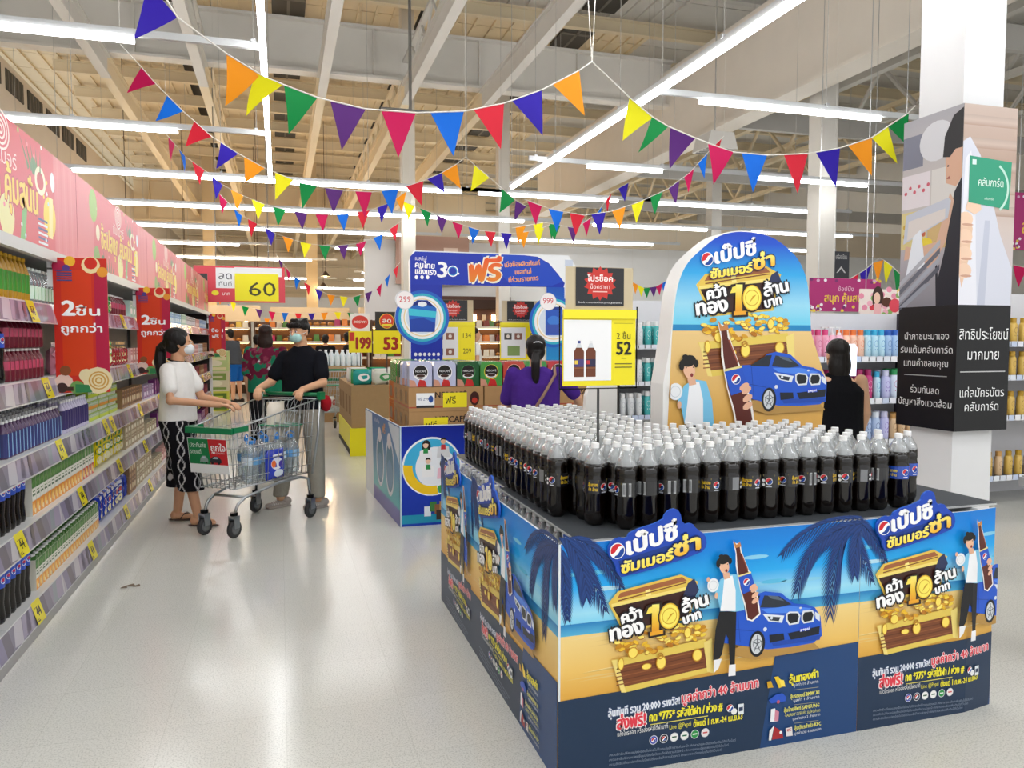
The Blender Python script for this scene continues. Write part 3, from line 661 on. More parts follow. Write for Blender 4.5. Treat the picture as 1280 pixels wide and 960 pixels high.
for lv, sq in enumerate(seqs):
    y0 = [7.8, 7.75, 8.4, 8.5, 8.85][lv]; n = len(sq) * 2; st = (15.5 - y0) / n
    for j in range(n):
        kit, nm_ = sq[j % len(sq)] if j >= len(sq) or True else None
        fill(kit, lv, y0 + j*st, y0 + (j+1)*st - .05, .14, nm_, 1, .08, zz=(.155 if lv in (0, 2) else .15) if kit not in (TANBOX,) else .122, stack=0 if lv == 0 and False else (1 if lv in (1,) and kit in (TANBOX, ) else 0))
# ================================================================ COLA DISPLAY
def Q(px, py): P = aty(px, py, 2.37); return (P.x - .875, P.z)
def QL(*a): return [Q(a[i], a[i+1]) for i in range(0, len(a), 2)]
def roundel(A, u, w, r, rot=.45, rim='ffffff'):
    A.oval(u, w, r, r, rim, 24); A.up(); R = r * .9
    def arc(a0, a1, n=12): return [(R*math.cos(a0+(a1-a0)*k/n), R*math.sin(a0+(a1-a0)*k/n)) for k in range(n+1)]
    def put(P, c): A.poly([(u + x*math.cos(rot) - y*math.sin(rot), w + x*math.sin(rot) + y*math.cos(rot)) for x, y in P], c)
    up_ = [(R*x, R*y) for x, y in ((-.75, .02), (-.4, .0), (0, .22), (.35, .42), (.7, .38))]
    lo = [(R*x, R*y) for x, y in ((.8, .02), (.5, -.05), (.1, -.3), (-.25, -.48), (-.6, -.45))]
    put(arc(.4, math.pi - .05) + up_, 'd4202f'); put(arc(-math.pi + .65, -.08) + lo, '14459c'); A.up()
def tx(A, s, p0, p1, hpx, col, f=Q, m=.0029, **kw):
    a, b = f(*p0), f(*p1)
    A.text(s, a[0], a[1], hpx * m, col, fit=math.hypot(b[0]-a[0], b[1]-a[1]), rot=math.atan2(b[1]-a[1], b[0]-a[0]), **kw)
def _ch(P): P = P + P[:1]; return [((a[0]*(3-2*k) + b[0]*(1+2*k))/4, (a[1]*(3-2*k) + b[1]*(1+2*k))/4) for a, b in zip(P, P[1:]) for k in (0, 1)]
def badge_out(): return _ch(QL(757,692, 759,678, 770,670, 781,672, 785,663, 826,650, 829,640, 838,634, 847,637, 851,655, 862,652, 868,660, 879,667, 881,681, 872,691, 777,721, 769,716, 766,702))
def draw_logo(A, back=True):
    if back: A.poly(badge_out(), '1c49b8'); A.up(); A.poly(QL(770,700, 872,668, 876,682, 780,718), '143a8c'); A.up()
    roundel(A, *Q(769, 687), .0275)
    tx(A, 'เป๊ปซี่', (782,692), (843,671), 17, 'ffffff', bold=.06, shear=.15)
    A.up(); tx(A, 'ซัมเมอร์', (774,715), (838,697), 11, 'ffe04a', bold=.06, out='14265e', ow=.05, shear=.15, col2='fff27a')
    A.up(); tx(A, 'ซ่า', (840,694), (871,684), 16, 'f5b52a', bold=.07, out='14265e', ow=.05, shear=.15, col2='fff27a'); A.up()
def coins(A, cx, cy, rx, ry, n, seed, s=5):
    r_ = random.Random(seed)
    for i in range(n):
        a = r_.uniform(-1, 1); b = r_.uniform(-1, 1) * (1 - a*a) ** .5
        u, w = Q(cx + a*rx, cy + b*ry - a*rx*.17)
        ro = r_.uniform(-.6, .6); k = s * .0029
        A.oval(u, w, k, k*r_.uniform(.35, .6), r_.choice(['c98a1c', 'b87514', 'dca22a']), 10, ro); A.oval(u, w + .001, k*.85, k*.4, r_.choice(['f6d648', 'ffe870', 'f0c030']), 10, ro)
        if i % 3 == 2: A.up()
def draw_chest(A):
    A.poly(QL(759,753, 771,738, 849,717, 871,726, 868,734, 861,772, 778,790), 'e6c352'); A.up()
    A.poly(QL(770,747, 774,740, 851,720, 857,725), 'a4623a'); A.poly(QL(764,757, 866,734, 858,770, 781,786), '3a1a14')
    A.poly(QL(805,737, 811,735, 813,746, 807,748), 'ffe98a'); A.up()
    A.line(QL(763,756, 867,732), .012, 'f7df7c'); A.line(QL(771,750, 856,727), .004, '7a3f22')
    A.poly(QL(858,728, 866,722, 872,736, 864,750, 852,744), '2a3358'); A.up()
    A.poly(QL(762,824, 880,797, 888,838, 780,864), 'e8cb5c'); A.up()
    A.poly(QL(768,832, 878,808, 882,833, 778,857), '7c4424'); A.up()
    for i in range(5): A.line(QL(769, 835+i*5, 879, 811+i*5), .004, '65341a' if i % 2 else '935730')
    A.poly(QL(878,802, 888,796, 890,840, 882,838), 'f3dc80'); A.poly(QL(763,824, 770,823, 781,864, 775,864), 'f3dc80')
    coins(A, 822, 797, 57, 15, 70, 5); A.up()
    for x, y, a, b in ((774,828,4,8), (789,814,7,7), (806,831,7,4), (824,826,7,9), (857,789,5,7), (869,817,7,8)):
        u, w = Q(x, y); A.oval(u, w, a*.0029, b*.0029, 'c98c1e', 14); A.up(); A.oval(u, w, a*.0024, b*.0024, 'ffe466', 14); A.up(-1)
    A.up(2); A.ring(*Q(823, 818), .007, .012, 'b8842a', 14); A.up()
def draw_ten(A):
    tx(A, 'คว้า', (776,778), (800,770), 12, 'ffffff', bold=.06, out='1a1a20', ow=.1); A.up()
    tx(A, 'ทอง', (762,799), (802,788), 15, 'ffffff', bold=.06, out='1a1a20', ow=.1); A.up()
    A.poly(QL(801,766, 806,755, 818,751, 825,750, 824,786, 829,786, 829,792, 808,796, 807,788, 811,787, 812,768, 803,771), '2a1c12'); A.up()
    A.grad(*Q(812, 790), Q(812, 790)[0] + .028, Q(812, 754)[1], [(0, 'e8921e'), (.5, 'f6c83a'), (1, 'fff07a')]); A.poly(QL(805,766, 808,758, 813,756, 813,764), 'fbe45e'); A.poly(QL(810,793, 810,788, 826,785, 826,790), 'f0a828'); A.up()
    u, w = Q(834, 768); A.oval(u, w, .044, .051, '2a1c12', 28); A.up(); A.oval(u, w, .039, .046, 'e9b92e', 28); A.up(); A.oval(u, w, .035, .042, 'fdec66', 28); A.up()
    A.ring(u, w, .026, .029, 'd8a82a', 24); A.poly([(u - .012, w - .02), (u + .018, w + .012), (u + .002, w + .006)], 'd2a024'); A.up()
    tx(A, 'ล้าน', (851,764), (882,753), 13, 'ffffff', bold=.06, out='1a1a20', ow=.1); A.up()
    tx(A, 'บาท', (852,778), (873,770), 10, 'ffffff', bold=.06, out='1a1a20', ow=.1); A.up()
def draw_car(A):
    A.poly(QL(905,815, 940,822, 1020,808, 1012,800, 920,805), 'b98f4a'); A.up()
    A.poly(QL(893,768, 905,760, 925,757, 940,741, 952,737, 972,739, 988,752, 1003,753, 1014,757, 1021,768, 1023,792, 1012,801, 985,806, 955,809, 900,801, 893,785), '1f58cc'); A.up()
    A.poly(QL(946,757, 951,742, 970,743, 985,753, 968,757), '28303c'); A.poly(QL(915,760, 939,743, 946,742, 942,758), '1e2733'); A.up()
    A.poly(QL(947,759, 985,755, 1010,758, 1002,763, 975,764, 955,764), '4a86ee'); A.poly(QL(955,742, 968,743, 976,749, 960,746), '5a6878'); A.line(QL(900,783, 938,786), .003, '1746a4'); A.line(QL(918,761, 921,800), .002, '1746a4'); A.up()
    A.poly(QL(949,765, 976,767, 973,776, 956,774), 'e4ebf2'); A.poly(QL(1014,762, 1020,766, 1020,774, 1015,771), 'e4ebf2'); A.up()
    A.poly(QL(955,768, 971,769, 969,774, 958,773), '2a3340'); A.oval(*Q(960, 770), .006, .006, 'dfe7f0', 8); A.oval(*Q(952, 784), .008, .008, 'dfe7f0', 10)
    A.poly(QL(978,765, 982,762, 993,762, 996,767, 994,777, 982,779, 978,773), 'dfe4ea'); A.poly(QL(997,767, 999,761, 1011,760, 1014,765, 1012,775, 1000,777, 997,773), 'dfe4ea'); A.up()
    A.poly(QL(980,766, 983,764, 992,764, 994,768, 992,775, 983,777, 980,772), '14181f'); A.poly(QL(999,767, 1001,763, 1010,762, 1012,766, 1010,773, 1001,775, 999,772), '14181f'); A.oval(*Q(996, 757.5), .006, .004, 'dfe4ea', 8)
    A.poly(QL(957,791, 975,789, 976,797, 958,801), '141c2a'); A.poly(QL(980,789, 1020,780, 1019,790, 984,797), '141c2a'); A.poly(QL(960,800, 1021,791, 1020,797, 962,805), '1a49ae')
    A.up(2); A.poly(QL(994,781, 1008,779, 1008,785, 995,787), '2a4fd0'); A.up(); tx(A, 'pepsi', (996,786), (1007,784), 3, 'ffffff', bold=.03)
    for x, y, a, b in ((942,802,.033,.048), (896,797,.012,.03)):
        u, w = Q(x, y); A.oval(u, w, a, b, '14161a', 20); A.up(); A.oval(u - .002, w, a*.72, b*.78, 'd4d8dc', 20); A.up()
        for k in range(5): t = 1.2566*k + .3; A.line([(u, w), (u + a*.62*math.cos(t), w + b*.68*math.sin(t))], .0035, '5a6068')
        A.ring(u, w, a*.5, a*.56, '5a6068', 16) if a > .02 else None
    A.up()
def draw_man(A):
    A.poly(QL(895,762, 916,761, 915,800, 914,828, 908,828, 906,795, 903,790, 898,815, 893,823, 887,822, 890,785), '15151a')
    A.poly(QL(888,822, 898,820, 894,832, 888,838), 'f2f2f4'); A.poly(QL(907,828, 915,827, 915,841, 906,842), 'f2f2f4'); A.up()
    A.poly(QL(896,722, 906,715, 918,716, 924,735, 926,760, 914,762, 896,760, 893,745, 889,740, 891,732), '7cc6ea'); A.up()
    A.poly(QL(901,719, 911,717, 915,735, 915,761, 896,761, 899,740), 'f4f5f8'); A.poly(QL(899,715, 907,713, 908,720, 901,722), 'e6b394'); A.up()
    u, w = Q(901, 706); A.oval(u, w, .019, .026, 'efbd9c', 16, .25); A.up()
    A.oval(*Q(900.5, 697), .024, .017, '15130f', 14, .2); A.oval(*Q(893.5, 702), .009, .016, '15130f', 10); A.oval(*Q(908, 699), .008, .012, '15130f', 10); A.oval(*Q(897, 693), .01, .007, '15130f', 8); A.oval(*Q(903.5, 711), .005, .006, '8a2c2c', 8); A.oval(*Q(898, 704), .002, .002, '15130f', 6); A.oval(*Q(905, 703), .002, .002, '15130f', 6)
    A.oval(*Q(887, 729), .023, .025, 'f0f2f5', 18); A.oval(*Q(881, 722), .007, .009, 'e6b394', 8); A.oval(*Q(891, 742), .007, .012, 'e6b394', 8); A.up(); A.ring(*Q(887, 729), .015, .017, 'cdd4dc', 18); A.up()
def draw_bottle(A):
    A.poly(QL(912,676, 921,678, 922,686, 928,702, 936,722, 943,745, 946,765, 936,774, 929,772, 926,755, 920,733, 915,705, 915,690), 'f6f0ea'); A.up()
    A.poly(QL(914,678, 920,680, 921,688, 927,704, 935,722, 941,745, 944,764, 935,772, 930,770, 927,752, 921,733, 917,705, 916,690), '5a1f14')
    A.poly(QL(912,673, 916,679, 920,675, 922,681, 914,683), 'c8844a'); A.up()
    A.poly(QL(918,719, 934,714, 940,733, 924,740), '1f55c8'); A.line(QL(918,718, 934,713), .006, 'e8d890'); A.line(QL(922,690, 930,710), .004, '9a4a34'); A.up()
    roundel(A, *Q(928.5, 725), .0135)
    for x, y in ((938,734), (939,741), (939,748), (936,731)): A.oval(*Q(x, y), .016, .009, 'edb898', 10, .5); A.up()
def frond(A, p0, p1, p2, ln, n=21, c='16336e'):
    p0, p1, p2 = Q(*p0), Q(*p1), Q(*p2)
    B = lambda t: ((1-t)**2*p0[0] + 2*t*(1-t)*p1[0] + t*t*p2[0], (1-t)**2*p0[1] + 2*t*(1-t)*p1[1] + t*t*p2[1])
    for k in range(n):
        t = k / n; a = B(t); b = B(min(1, t + .03)); d = math.atan2(b[1]-a[1], b[0]-a[0]); l = ln * 1.3 * (1 - t**3*.7) * .0029
        for sg in (-1, 1):
            th = d + sg * .42; e = (a[0] + l*math.cos(th), a[1] + l*math.sin(th) - l*.3); h = .0034; mx, my = (a[0]*.6 + e[0]*.4), (a[1]*.6 + e[1]*.4) + l*.05
            nx, ny = -math.sin(th)*h, math.cos(th)*h
            A.poly([(a[0] - nx*.6, a[1] - ny*.6), (mx - nx, my - ny), e, (mx + nx, my + ny), (a[0] + nx*.6, a[1] + ny*.6)], ('16336e', '1d4284')[k % 2])
    A.line([B(k/8) for k in range(9)], .003, '0f2450'); A.up()
def backdrop(A, u0, u1, w1=.82, tiltb=True):
    A.grad(u0, .51, u1, w1, [(0, '58c8f0'), (.22, 'a0e0f8'), (.5, '20aaf0'), (.8, '0888e2'), (1, '0f7cd6')]); A.up(); A.grad(u0, .505, u1, .545, [(0, '56b4dc'), (1, '1f7fc0')]); A.up()
    A.grad(u0, .0, u1, .505, [(0, 'd0963a'), (.6, 'e4ac48'), (.75, 'f0c468'), (1, 'f4d68c')])
    r_ = random.Random(8)
    A.up()
    for i in range(26):
        u = r_.uniform(u0, u1 - .3); w = r_.uniform(.33, .5); A.poly([(u, w), (u + r_.uniform(.15, .3), w + .004), (u + .12, w + .008)], r_.choice(['f2d89a', 'dcb566', 'e9c67c']))
    for i in range(10):
        u = r_.uniform(u0, u1 - .3); w = r_.uniform(.56, .72); A.oval(u + .1, w, r_.uniform(.05, .12), .008, r_.choice(['8ad0ee', 'b8e2f2', '5cc0e8']), 10)
    A.up()
def lower_text(A):
    A.poly([(-.02, -.02), (1.24, -.02), (1.24, .318), (-.02, .285)], '1b3350'); A.up(); A.poly(QL(945,960, 968,820, 1082,800, 1082,960), '1c4478'); A.up()
    o = dict(out=None)
    tx(A, 'ลุ้นทันที รวม 20,000 รางวัล!', (760,896), (849,879), 8, 'e8ecf4', bold=.03, out='6a7aa0', ow=.05); A.up()
    tx(A, 'มูลค่ากว่า 40 ล้านบาท', (852,878), (947,858), 10, 'e23a4a', bold=.03, out='f6d8dc', ow=.06); A.up()
    tx(A, 'ส่งฟรี!', (771,911), (806,905), 13, 'e83a4c', bold=.04, out='fbe6e8', ow=.07); A.up()
    tx(A, 'กด *775* รหัสใต้ฝา / ห่วง #', (811,901), (902,887), 9, 'f6ea3a', bold=.04); A.line(QL(812,905, 884,894), .003, 'e8dc6a')
    tx(A, 'แล้วโทรออก หรือส่งรหัสใต้ฝามาที่', (771,920), (834,909), 5, 'f2f2f2', bold=.02); tx(A, 'Line @Pepsi', (836,911), (863,906), 5, 'f2e84a', bold=.02)
    tx(A, 'ตั้งแต่ 1 ก.พ.-24 เม.ย.63', (866,908), (927,898), 7, 'f6ea3a', bold=.03)
    for i, c in enumerate(('2a3fb0', '1a1418', 'f2f2ee', 'f2f2ee', '2f9a4c', 'f0e6e6')):
        u, w = Q(816 + i*12.8, 924 - i*1.9); A.oval(u, w, .0165, .0165, 'd8dce4', 16); A.up(); A.oval(u, w, .014, .014, c, 16); A.up()
        if i < 2: roundel(A, u, w, .009)
        else: A.rect(u - .009, w - .002, u + .009, w + .003, ('2a5a3a', '1a6a4a', 'e8f2e8', 'd04a4a')[i-2])
    roundel(A, *Q(911, 884), .014); A.oval(*Q(916, 888), .012, .012, 'f2f2f2', 12); A.poly(QL(921,879, 928,878, 928,891, 921,892), 'e8eef2'); A.up(); A.poly(QL(922,883, 927,882, 927,887, 922,888), '2a3a5a')
    for i in range(3): tx(A, 'สงวนสิทธิ์เปลี่ยนแปลงเงื่อนไขโดยไม่ต้องแจ้งให้ทราบล่วงหน้า ศึกษารายละเอียดเพิ่มเติมได้ที่เว็บไซต์', (760, 944 + i*6), (900 + (18 - i*9), 925 + i*6), 2.6, '8a98ac', bold=.0)
    A.up()
    A.poly(QL(957,851, 962,850, 965,858, 958,859), 'd8a820'); A.poly(QL(966,845, 971,844, 979,856, 972,859), 'f0cc2c'); A.poly(QL(972,848, 978,849, 980,857, 975,857), 'ffe258')
    tx(A, 'ลุ้นทองคำ', (985,853), (1021,845), 9, 'f4e83a', bold=.05); tx(A, 'มูลค่า 10 ล้านบาท', (990,857), (1021,852), 3.5, 'e8ecf0', bold=.02)
    A.poly(QL(959,874, 968,867, 976,865, 981,870, 980,875, 962,878), '2a58c8'); A.oval(*Q(971, 876), .007, .007, 'c05a6a', 8)
    tx(A, 'ลุ้นรถยนต์ BMW X1', (986,872), (1022,866), 4.5, 'e8e46a', bold=.03); tx(A, 'มูลค่า 1 ล้านบาท', (990,876), (1022,871), 3.2, 'e8ecf0', bold=.02)
    A.poly(QL(962,885, 967,884, 971,900, 961,901), 'f0f2f6'); A.poly(QL(967,886, 972,888, 971,900, 966,900), 'd88aa0')
    tx(A, 'ลุ้นโทรศัพท์ SAMSUNG', (978,889), (1022,882), 4.5, 'e8e46a', bold=.03); tx(A, 'GALAXY S SERIES รุ่นใหม่ล่าสุด', (979,895), (1023,888), 3.6, 'e8e46a', bold=.02); tx(A, 'มูลค่ารวม 2 ล้านบาท', (989,899), (1023,893), 3, 'e8ecf0', bold=.02)
    A.poly(QL(959,924, 960,912, 966,905, 962,924), 'f2f2f2'); A.poly(QL(963,923, 966,907, 976,913, 977,921), 'b02a30'); A.oval(*Q(974, 914), .006, .006, 'f2f2f2', 8); A.poly(QL(980,909, 988,907, 989,918, 981,919), 'e8e2e2'); A.up(); tx(A, 'KFC', (982,913), (987,912), 3, 'c02028', bold=.04)
    tx(A, 'ลุ้นบัตรกำนัล KFC', (991,911), (1024,905), 4.5, 'e8e46a', bold=.03); tx(A, 'มูลค่ารวม 6 แสนบาท', (991,917), (1024,911), 3.2, 'e8ecf0', bold=.02)
    for y in (860.5, 879, 902): A.line(QL(991, y+.5, 1021, y-3), .0015, 'b8b48a')
    A.up()
def promo_art():
    A = Art(); backdrop(A, -.02, 1.24)
    for f in (((699,672), (728,686), (757,765), 24), ((698,682), (706,705), (709,776), 20), ((712,672), (748,676), (777,735), 22), ((704,668), (733,700), (733,748), 26),
              ((1085,650), (1020,640), (976,694), 24), ((1075,655), (1010,660), (995,742), 30), ((1070,652), (1040,672), (1037,772), 34), ((1088,640), (1065,668), (1068,720), 26), ((1088,655), (1045,650), (1015,690), 24)): frond(A, *f)
    A.up(); lower_text(A); draw_chest(A); draw_ten(A); draw_logo(A, False); draw_car(A); draw_man(A); draw_bottle(A); return A
PA = promo_art(); BADGE = badge_out()
D = thing('cola_display', 'low cardboard island display with blue beach posters full of black-cola bottles', 'display stand', (0, 0, 0))
def panel(name, org, rz, clip, shift=0., bend=None, top=.82, edge='dfe5e8'):
    """one printed side board; local x runs along it, print faces local -Y"""
    P = thing(name, None, None, org, rz); P.parent = D
    u0, u1 = clip[0] + shift, clip[1] + shift
    f = lambda u: (u, 0)
    if bend:
        ub, ang = bend; ca, sa = math.cos(ang), math.sin(ang)
        f = lambda u: (u, 0) if u <= ub else (ub + (u-ub)*ca, (u-ub)*sa)
    q = MB(); q.C(edge); xs = [u0] + ([bend[0]] if bend else []) + [u1]
    for a, b in zip(xs, xs[1:]):
        A_, B_ = f(a), f(b); e = .008
        for z0, z1 in ((0, top),):
            p = [(A_[0], A_[1]), (B_[0], B_[1]), (B_[0], B_[1] + e), (A_[0], A_[1] + e)]
            i = [q.V((x, y, z)) for z in (z0, z1) for x, y in p]
            for g in ((0, 1, 5, 4), (1, 2, 6, 5), (2, 3, 7, 6), (3, 0, 4, 7), (4, 5, 6, 7), (3, 2, 1, 0)): q.F([i[k] for k in g])
    q.build('board', CARD if False else PAPER, P)
    wf = lambda u, w, k: (f(u + shift)[0], f(u + shift)[1] - k - .0005, w)
    PA.build('print', P, clip=clip, split=[bend[0] - shift] if bend else None, warp=wf)
    bmin = min(p[0] for p in BADGE); bmax = max(p[0] for p in BADGE)
    if clip[0] < bmin and clip[1] > bmax:
        q = MB(); q.C('2f66d0'); q.T = Matrix.Translation((shift, 0, 0)); q.prism(BADGE, -.007, -.015); q.build('badge_board', PAPER, P)
        A = Art(); draw_logo(A, True); A.build('badge_print', P, warp=lambda u, w, k: (u + shift, -.0152 - k, w))
    return P
panel('front_panel', (.875, 2.37, 0), 0, (0, 1.218))
panel('front_panel', (.875, 2.37, 0), 0, (.116, .80), 1.104, (1.745, .16))
panel('side_panel', (.875, 3.59, 0), -math.pi/2, (0, 1.222))
panel('side_panel', (.875, 4.32, 0), -math.pi/2, (0, .73))
q = MB(); q.C('e8eaec'); q.box(2.765, 2.41, 0, 2.775, 4.3, .8); q.build('end_panel', PAPER, D)
q = MB(); q.C('9a8f80'); q.box(.9, 2.41, 0, 2.74, 4.28, .492); q.build('inner_deck', CARD, D)
for a in ((.972, 2.44, 2.46, 3.425), (1.0, 3.45, 2.3, 4.5), (2.47, 2.5, 2.9, 3.3)):
    q = MB(); q.C('4c5054'); q.box(a[0], a[1], .80 if a[0] > 2 else .8, a[2], a[3], .812 if a[0] > 2 else .812); q.C('c2c4c4'); q.box(a[0] - .002, a[1] - .002, .801, a[2] + .002, a[3] + .002, .809); q.build('tray_board', PLAST, D)
# bottle
def cola_kit(label_cols, art, name='cola_bottle'):
    k = Kit(name, 'bottle'); q = MB(); q.smooth = True; r = .0418
    pet = lambda t, z: 1 - (.16 * abs(math.sin(2.5 * t)) * max(0, 1 - z / .035)) if z < .035 else (1 - .025 * abs(math.sin(4 * t)) if z < .11 else 1)
    q.lathe([(r*.62, 0), (r*.9, .012), (r*.985, .035), (r, .06), (r*.95, .105), (r, .118), (r, .178), (r*.94, .19), (r*.99, .2), (r*.97, .232)], 20, rad=pet, mis=[0]*9)
    q.mi = 1; q.lathe([(r*.97, .232), (r*.86, .25), (r*.62, .268), (r*.38, .283), (r*.33, .29)], 20, mis=[1]*4, cap0=False)
    k.root = q.mesh(name, [COLA, PET])
    A = Art(eps=.0002); art(A)
    k.parts = [('cap', capm(r*.37, .287, .019, 'f4f4f4', 14)), ('label_band', band(r*1.02, .122, .174, label_cols, 20, RAIL)), ('label_print', art_on_cyl(A, r*1.025, m=RAIL))]
    return k
def dark_label(A):
    for u0 in (-.035, .06):
        A.rect(u0 - .022, .166, u0 + .022, .173, '8a7a3a'); A.up(); roundel(A, u0, .147, .0135); A.rect(u0 - .01, .125, u0 + .01, .129, 'c8ccd4')
    A.text('ลุ้นทอง', .0, .15, .011, 'e8c02a', fit=.036, bold=.03); A.text('10 ล้าน', .002, .133, .01, 'e8c02a', fit=.032, bold=.03)
    A.rect(.088, .124, .118, .172, 'b8babc'); A.up()
    for i in range(7): A.rect(.09 + i*.004, .13, .0915 + i*.004, .168, '2a2a2e')
    A.rect(-.095, .124, -.068, .172, '7c7e82'); A.oval(-.055, .15, .006, .006, 'f2f2f2', 8); A.oval(-.055, .134, .006, .006, 'f2f2f2', 8)
def blue_label(A):
    for u0 in (-.03, .07): roundel(A, u0, .15, .014); A.rect(u0 - .01, .127, u0 + .01, .131, 'e8ecf8')
    A.text('ลุ้นทอง', .0, .15, .011, 'f0dc4a', fit=.036, bold=.03); A.text('10 ล้าน', .002, .133, .01, 'f0dc4a', fit=.032, bold=.03)
BK = cola_kit(['101014', '16161a', '0e0e12', '1a1a20'], dark_label); BB = cola_kit(['2456c8', '1f4cb4'], blue_label, 'blue_label_cola_bottle')
rng = random.Random(11); TZ = .8125; SP = .0862
def bot(kit, x, y, z, label, group): kit.place((x + rng.uniform(-.002, .002) * 0, y, z), rng.uniform(0, 6.28), label, group)
words = ('first', 'second', 'third', 'fourth', 'fifth', 'sixth', 'seventh', 'eighth', 'ninth', 'tenth', 'eleventh', 'twelfth', 'thirteenth', 'fourteenth', 'fifteenth', 'sixteenth')
n1 = 0
for j in range(21):
    y = 2.545 + SP * j + (.03 if j > 10 else 0)
    for i in range(16):
        x = 1.03 + SP * i + (.02 if j > 10 else 0)
        if (i == 0 and j < 3) or (i == 1 and j < 1): continue
        if j > 7 and i > 7: continue
        if j == 3 and i == 2: continue
        if x > 2.41: continue
        if j == 0: lab = 'dark-label cola bottle, %s from the corner end of the front row on the tray' % words[n1]; n1 += 1
        elif i == 0: lab = 'dark-label cola bottle in the outer side row, %s along the tray edge' % ORD[j - 3]
        else: lab = 'dark-label cola bottle, %s row back from the front, %s from the side edge' % (ORD[j], ORD[i])
        bot(BK, x, y, TZ, lab, 'black-cola bottles on the tray')
for (x, y), s_ in zip(((2.428, 2.55), (2.52, 2.6), (2.44, 2.68)), ('at the tray end, front one', 'standing apart past the tray end', 'at the tray end, rear one')):
    BB.place((x, y, TZ), 2.2 + x, 'blue-label cola bottle %s' % s_, 'blue-label cola bottles')
for i in range(21): bot(BK, .992, 2.52 + i*SP, .4935, 'cola bottle sunk behind the side poster below the tray, %s from the corner' % ORD[i], 'cola bottles below the tray') if i < 21 else 0
for i in range(18): bot(BK, 1.078 + i*SP, 2.475, .4935, 'cola bottle sunk behind the front poster below the tray, %s from the corner' % ORD[i], 'cola bottles below the tray')
# price frame on its pole among the bottles
def starburst(A, u, w, r, n=14, c='c8342c'):
    A.poly([(u + (r if k % 2 else r*.78)*math.cos(math.pi*k/n), w + (r if k % 2 else r*.78)*.98*math.sin(math.pi*k/n)) for k in range(2*n)], c); A.up()
def price_frame(loc, wd, ht, art, label, pole=None, rz=0, tan=True):
    t = thing('price_display', label, 'sign', loc, rz)
    h2 = ht * .60
    q = MB(); q.C('f2e21e'); q.box(-wd/2, 0, 0, wd/2, .006, h2); q.C('f6e82c'); q.box(-wd/2, -.008, h2 - .015, wd/2, .004, h2 + .02); q.build('price_card', PAPER, t)
    q = MB(); q.C('c8b898'); q.box(-wd*.46, .002, h2 + .02, wd*.46, .008, ht); q.build('backing_board', PAPER, t)
    q = MB(); q.C('222222'); q.tube([(-wd/2 - .01, .01, h2*1.12), (-wd/2 - .01, .01, -.012), (wd/2 + .01, .01, -.012), (wd/2 + .01, .01, h2*1.12)], .003, 5); q.build('wire_holder', METAL, t)
    if pole: q = MB(); q.C('555555'); q.tube([(0, .012, -.012), (0, .012, -pole)], .005, 6); q.build('pole', METAL, t)
    A = Art(); A.rect(-wd*.33, h2 + .035, wd*.33, ht - .002, '2b2b2d') if tan else None; A.up()
    if tan:
        r_ = (ht - h2) * .37; cw = (ht + h2 + .035) / 2 + r_*.18; starburst(A, 0, cw, r_)
        A.text('โปรช็อค', 0, cw + r_*.12, r_*.28, 'fbeeea', fit=r_*1.55, bold=.03, al='c'); A.text('น็อคราคา', 0, cw - r_*.3, r_*.2, 'fbeeea', fit=r_*1.2, bold=.02, al='c'); A.rect(-r_*.45, cw - r_*.5, r_*.45, cw - r_*.44, 'f0c8c0')
        A.text('Shock promotion best price guarantee', 0, h2 + .045, .006*wd/.3, 'e8e8e8', fit=wd*.6, bold=.01, al='c')
    A.up(); art(A, wd, h2); A.build('print', t, (0, -.0005, 0)); return t
def art52(A, wd, h):
    A.rect(-wd*.49, .02, wd*.16, h - .02, 'f2f2f3'); A.up()
    for du, cc in ((-.035, '2a3a8a'), (.015, 'e8e8ea')):
        u = -wd*.17 + du; A.poly([(u - .021, .035), (u + .021, .035), (u + .021, .135), (u + .012, .15), (u + .007, .165), (u - .007, .165), (u - .012, .15), (u - .021, .135)], '6e3a22')
        A.up(); A.rect(u - .021, .075, u + .021, .105, '4a3f7a' if du < 0 else '2f2a4a'); A.rect(u - .018, .085, u - .004, .1, 'e8c84a' if du < 0 else 'c0343a'); A.rect(u - .021, .068, u + .021, .072, '8e5a38'); A.poly([(u - .012, .15), (u + .012, .15), (u + .006, .168), (u - .006, .168)], 'd8dce0'); A.rect(u - .006, .167, u + .006, .177, cc); A.up(-1)
    A.up(2); A.text('2 ชิ้น', wd*.33, h*.66, .022, '2a2a1c', bold=.01, al='c', fit=.06); A.text('52', wd*.335, h*.44, .045, '1f1f16', bold=.035, al='c', fit=.062)
    A.rect(wd*.3, h*.38, wd*.37, h*.39, '6a6220')
    for z in (.3, .25): A.rect(wd*.21, h*z, wd*.45, h*z + .004, '7a7220')
    A.rect(wd*.2, h*.88, wd*.46, h*.885, '7a7220')
price_frame((1.208, 2.81, 1.32), .31, .465, art52, 'yellow price frame reading 2 for 52 standing among the cola bottles', pole=.505)
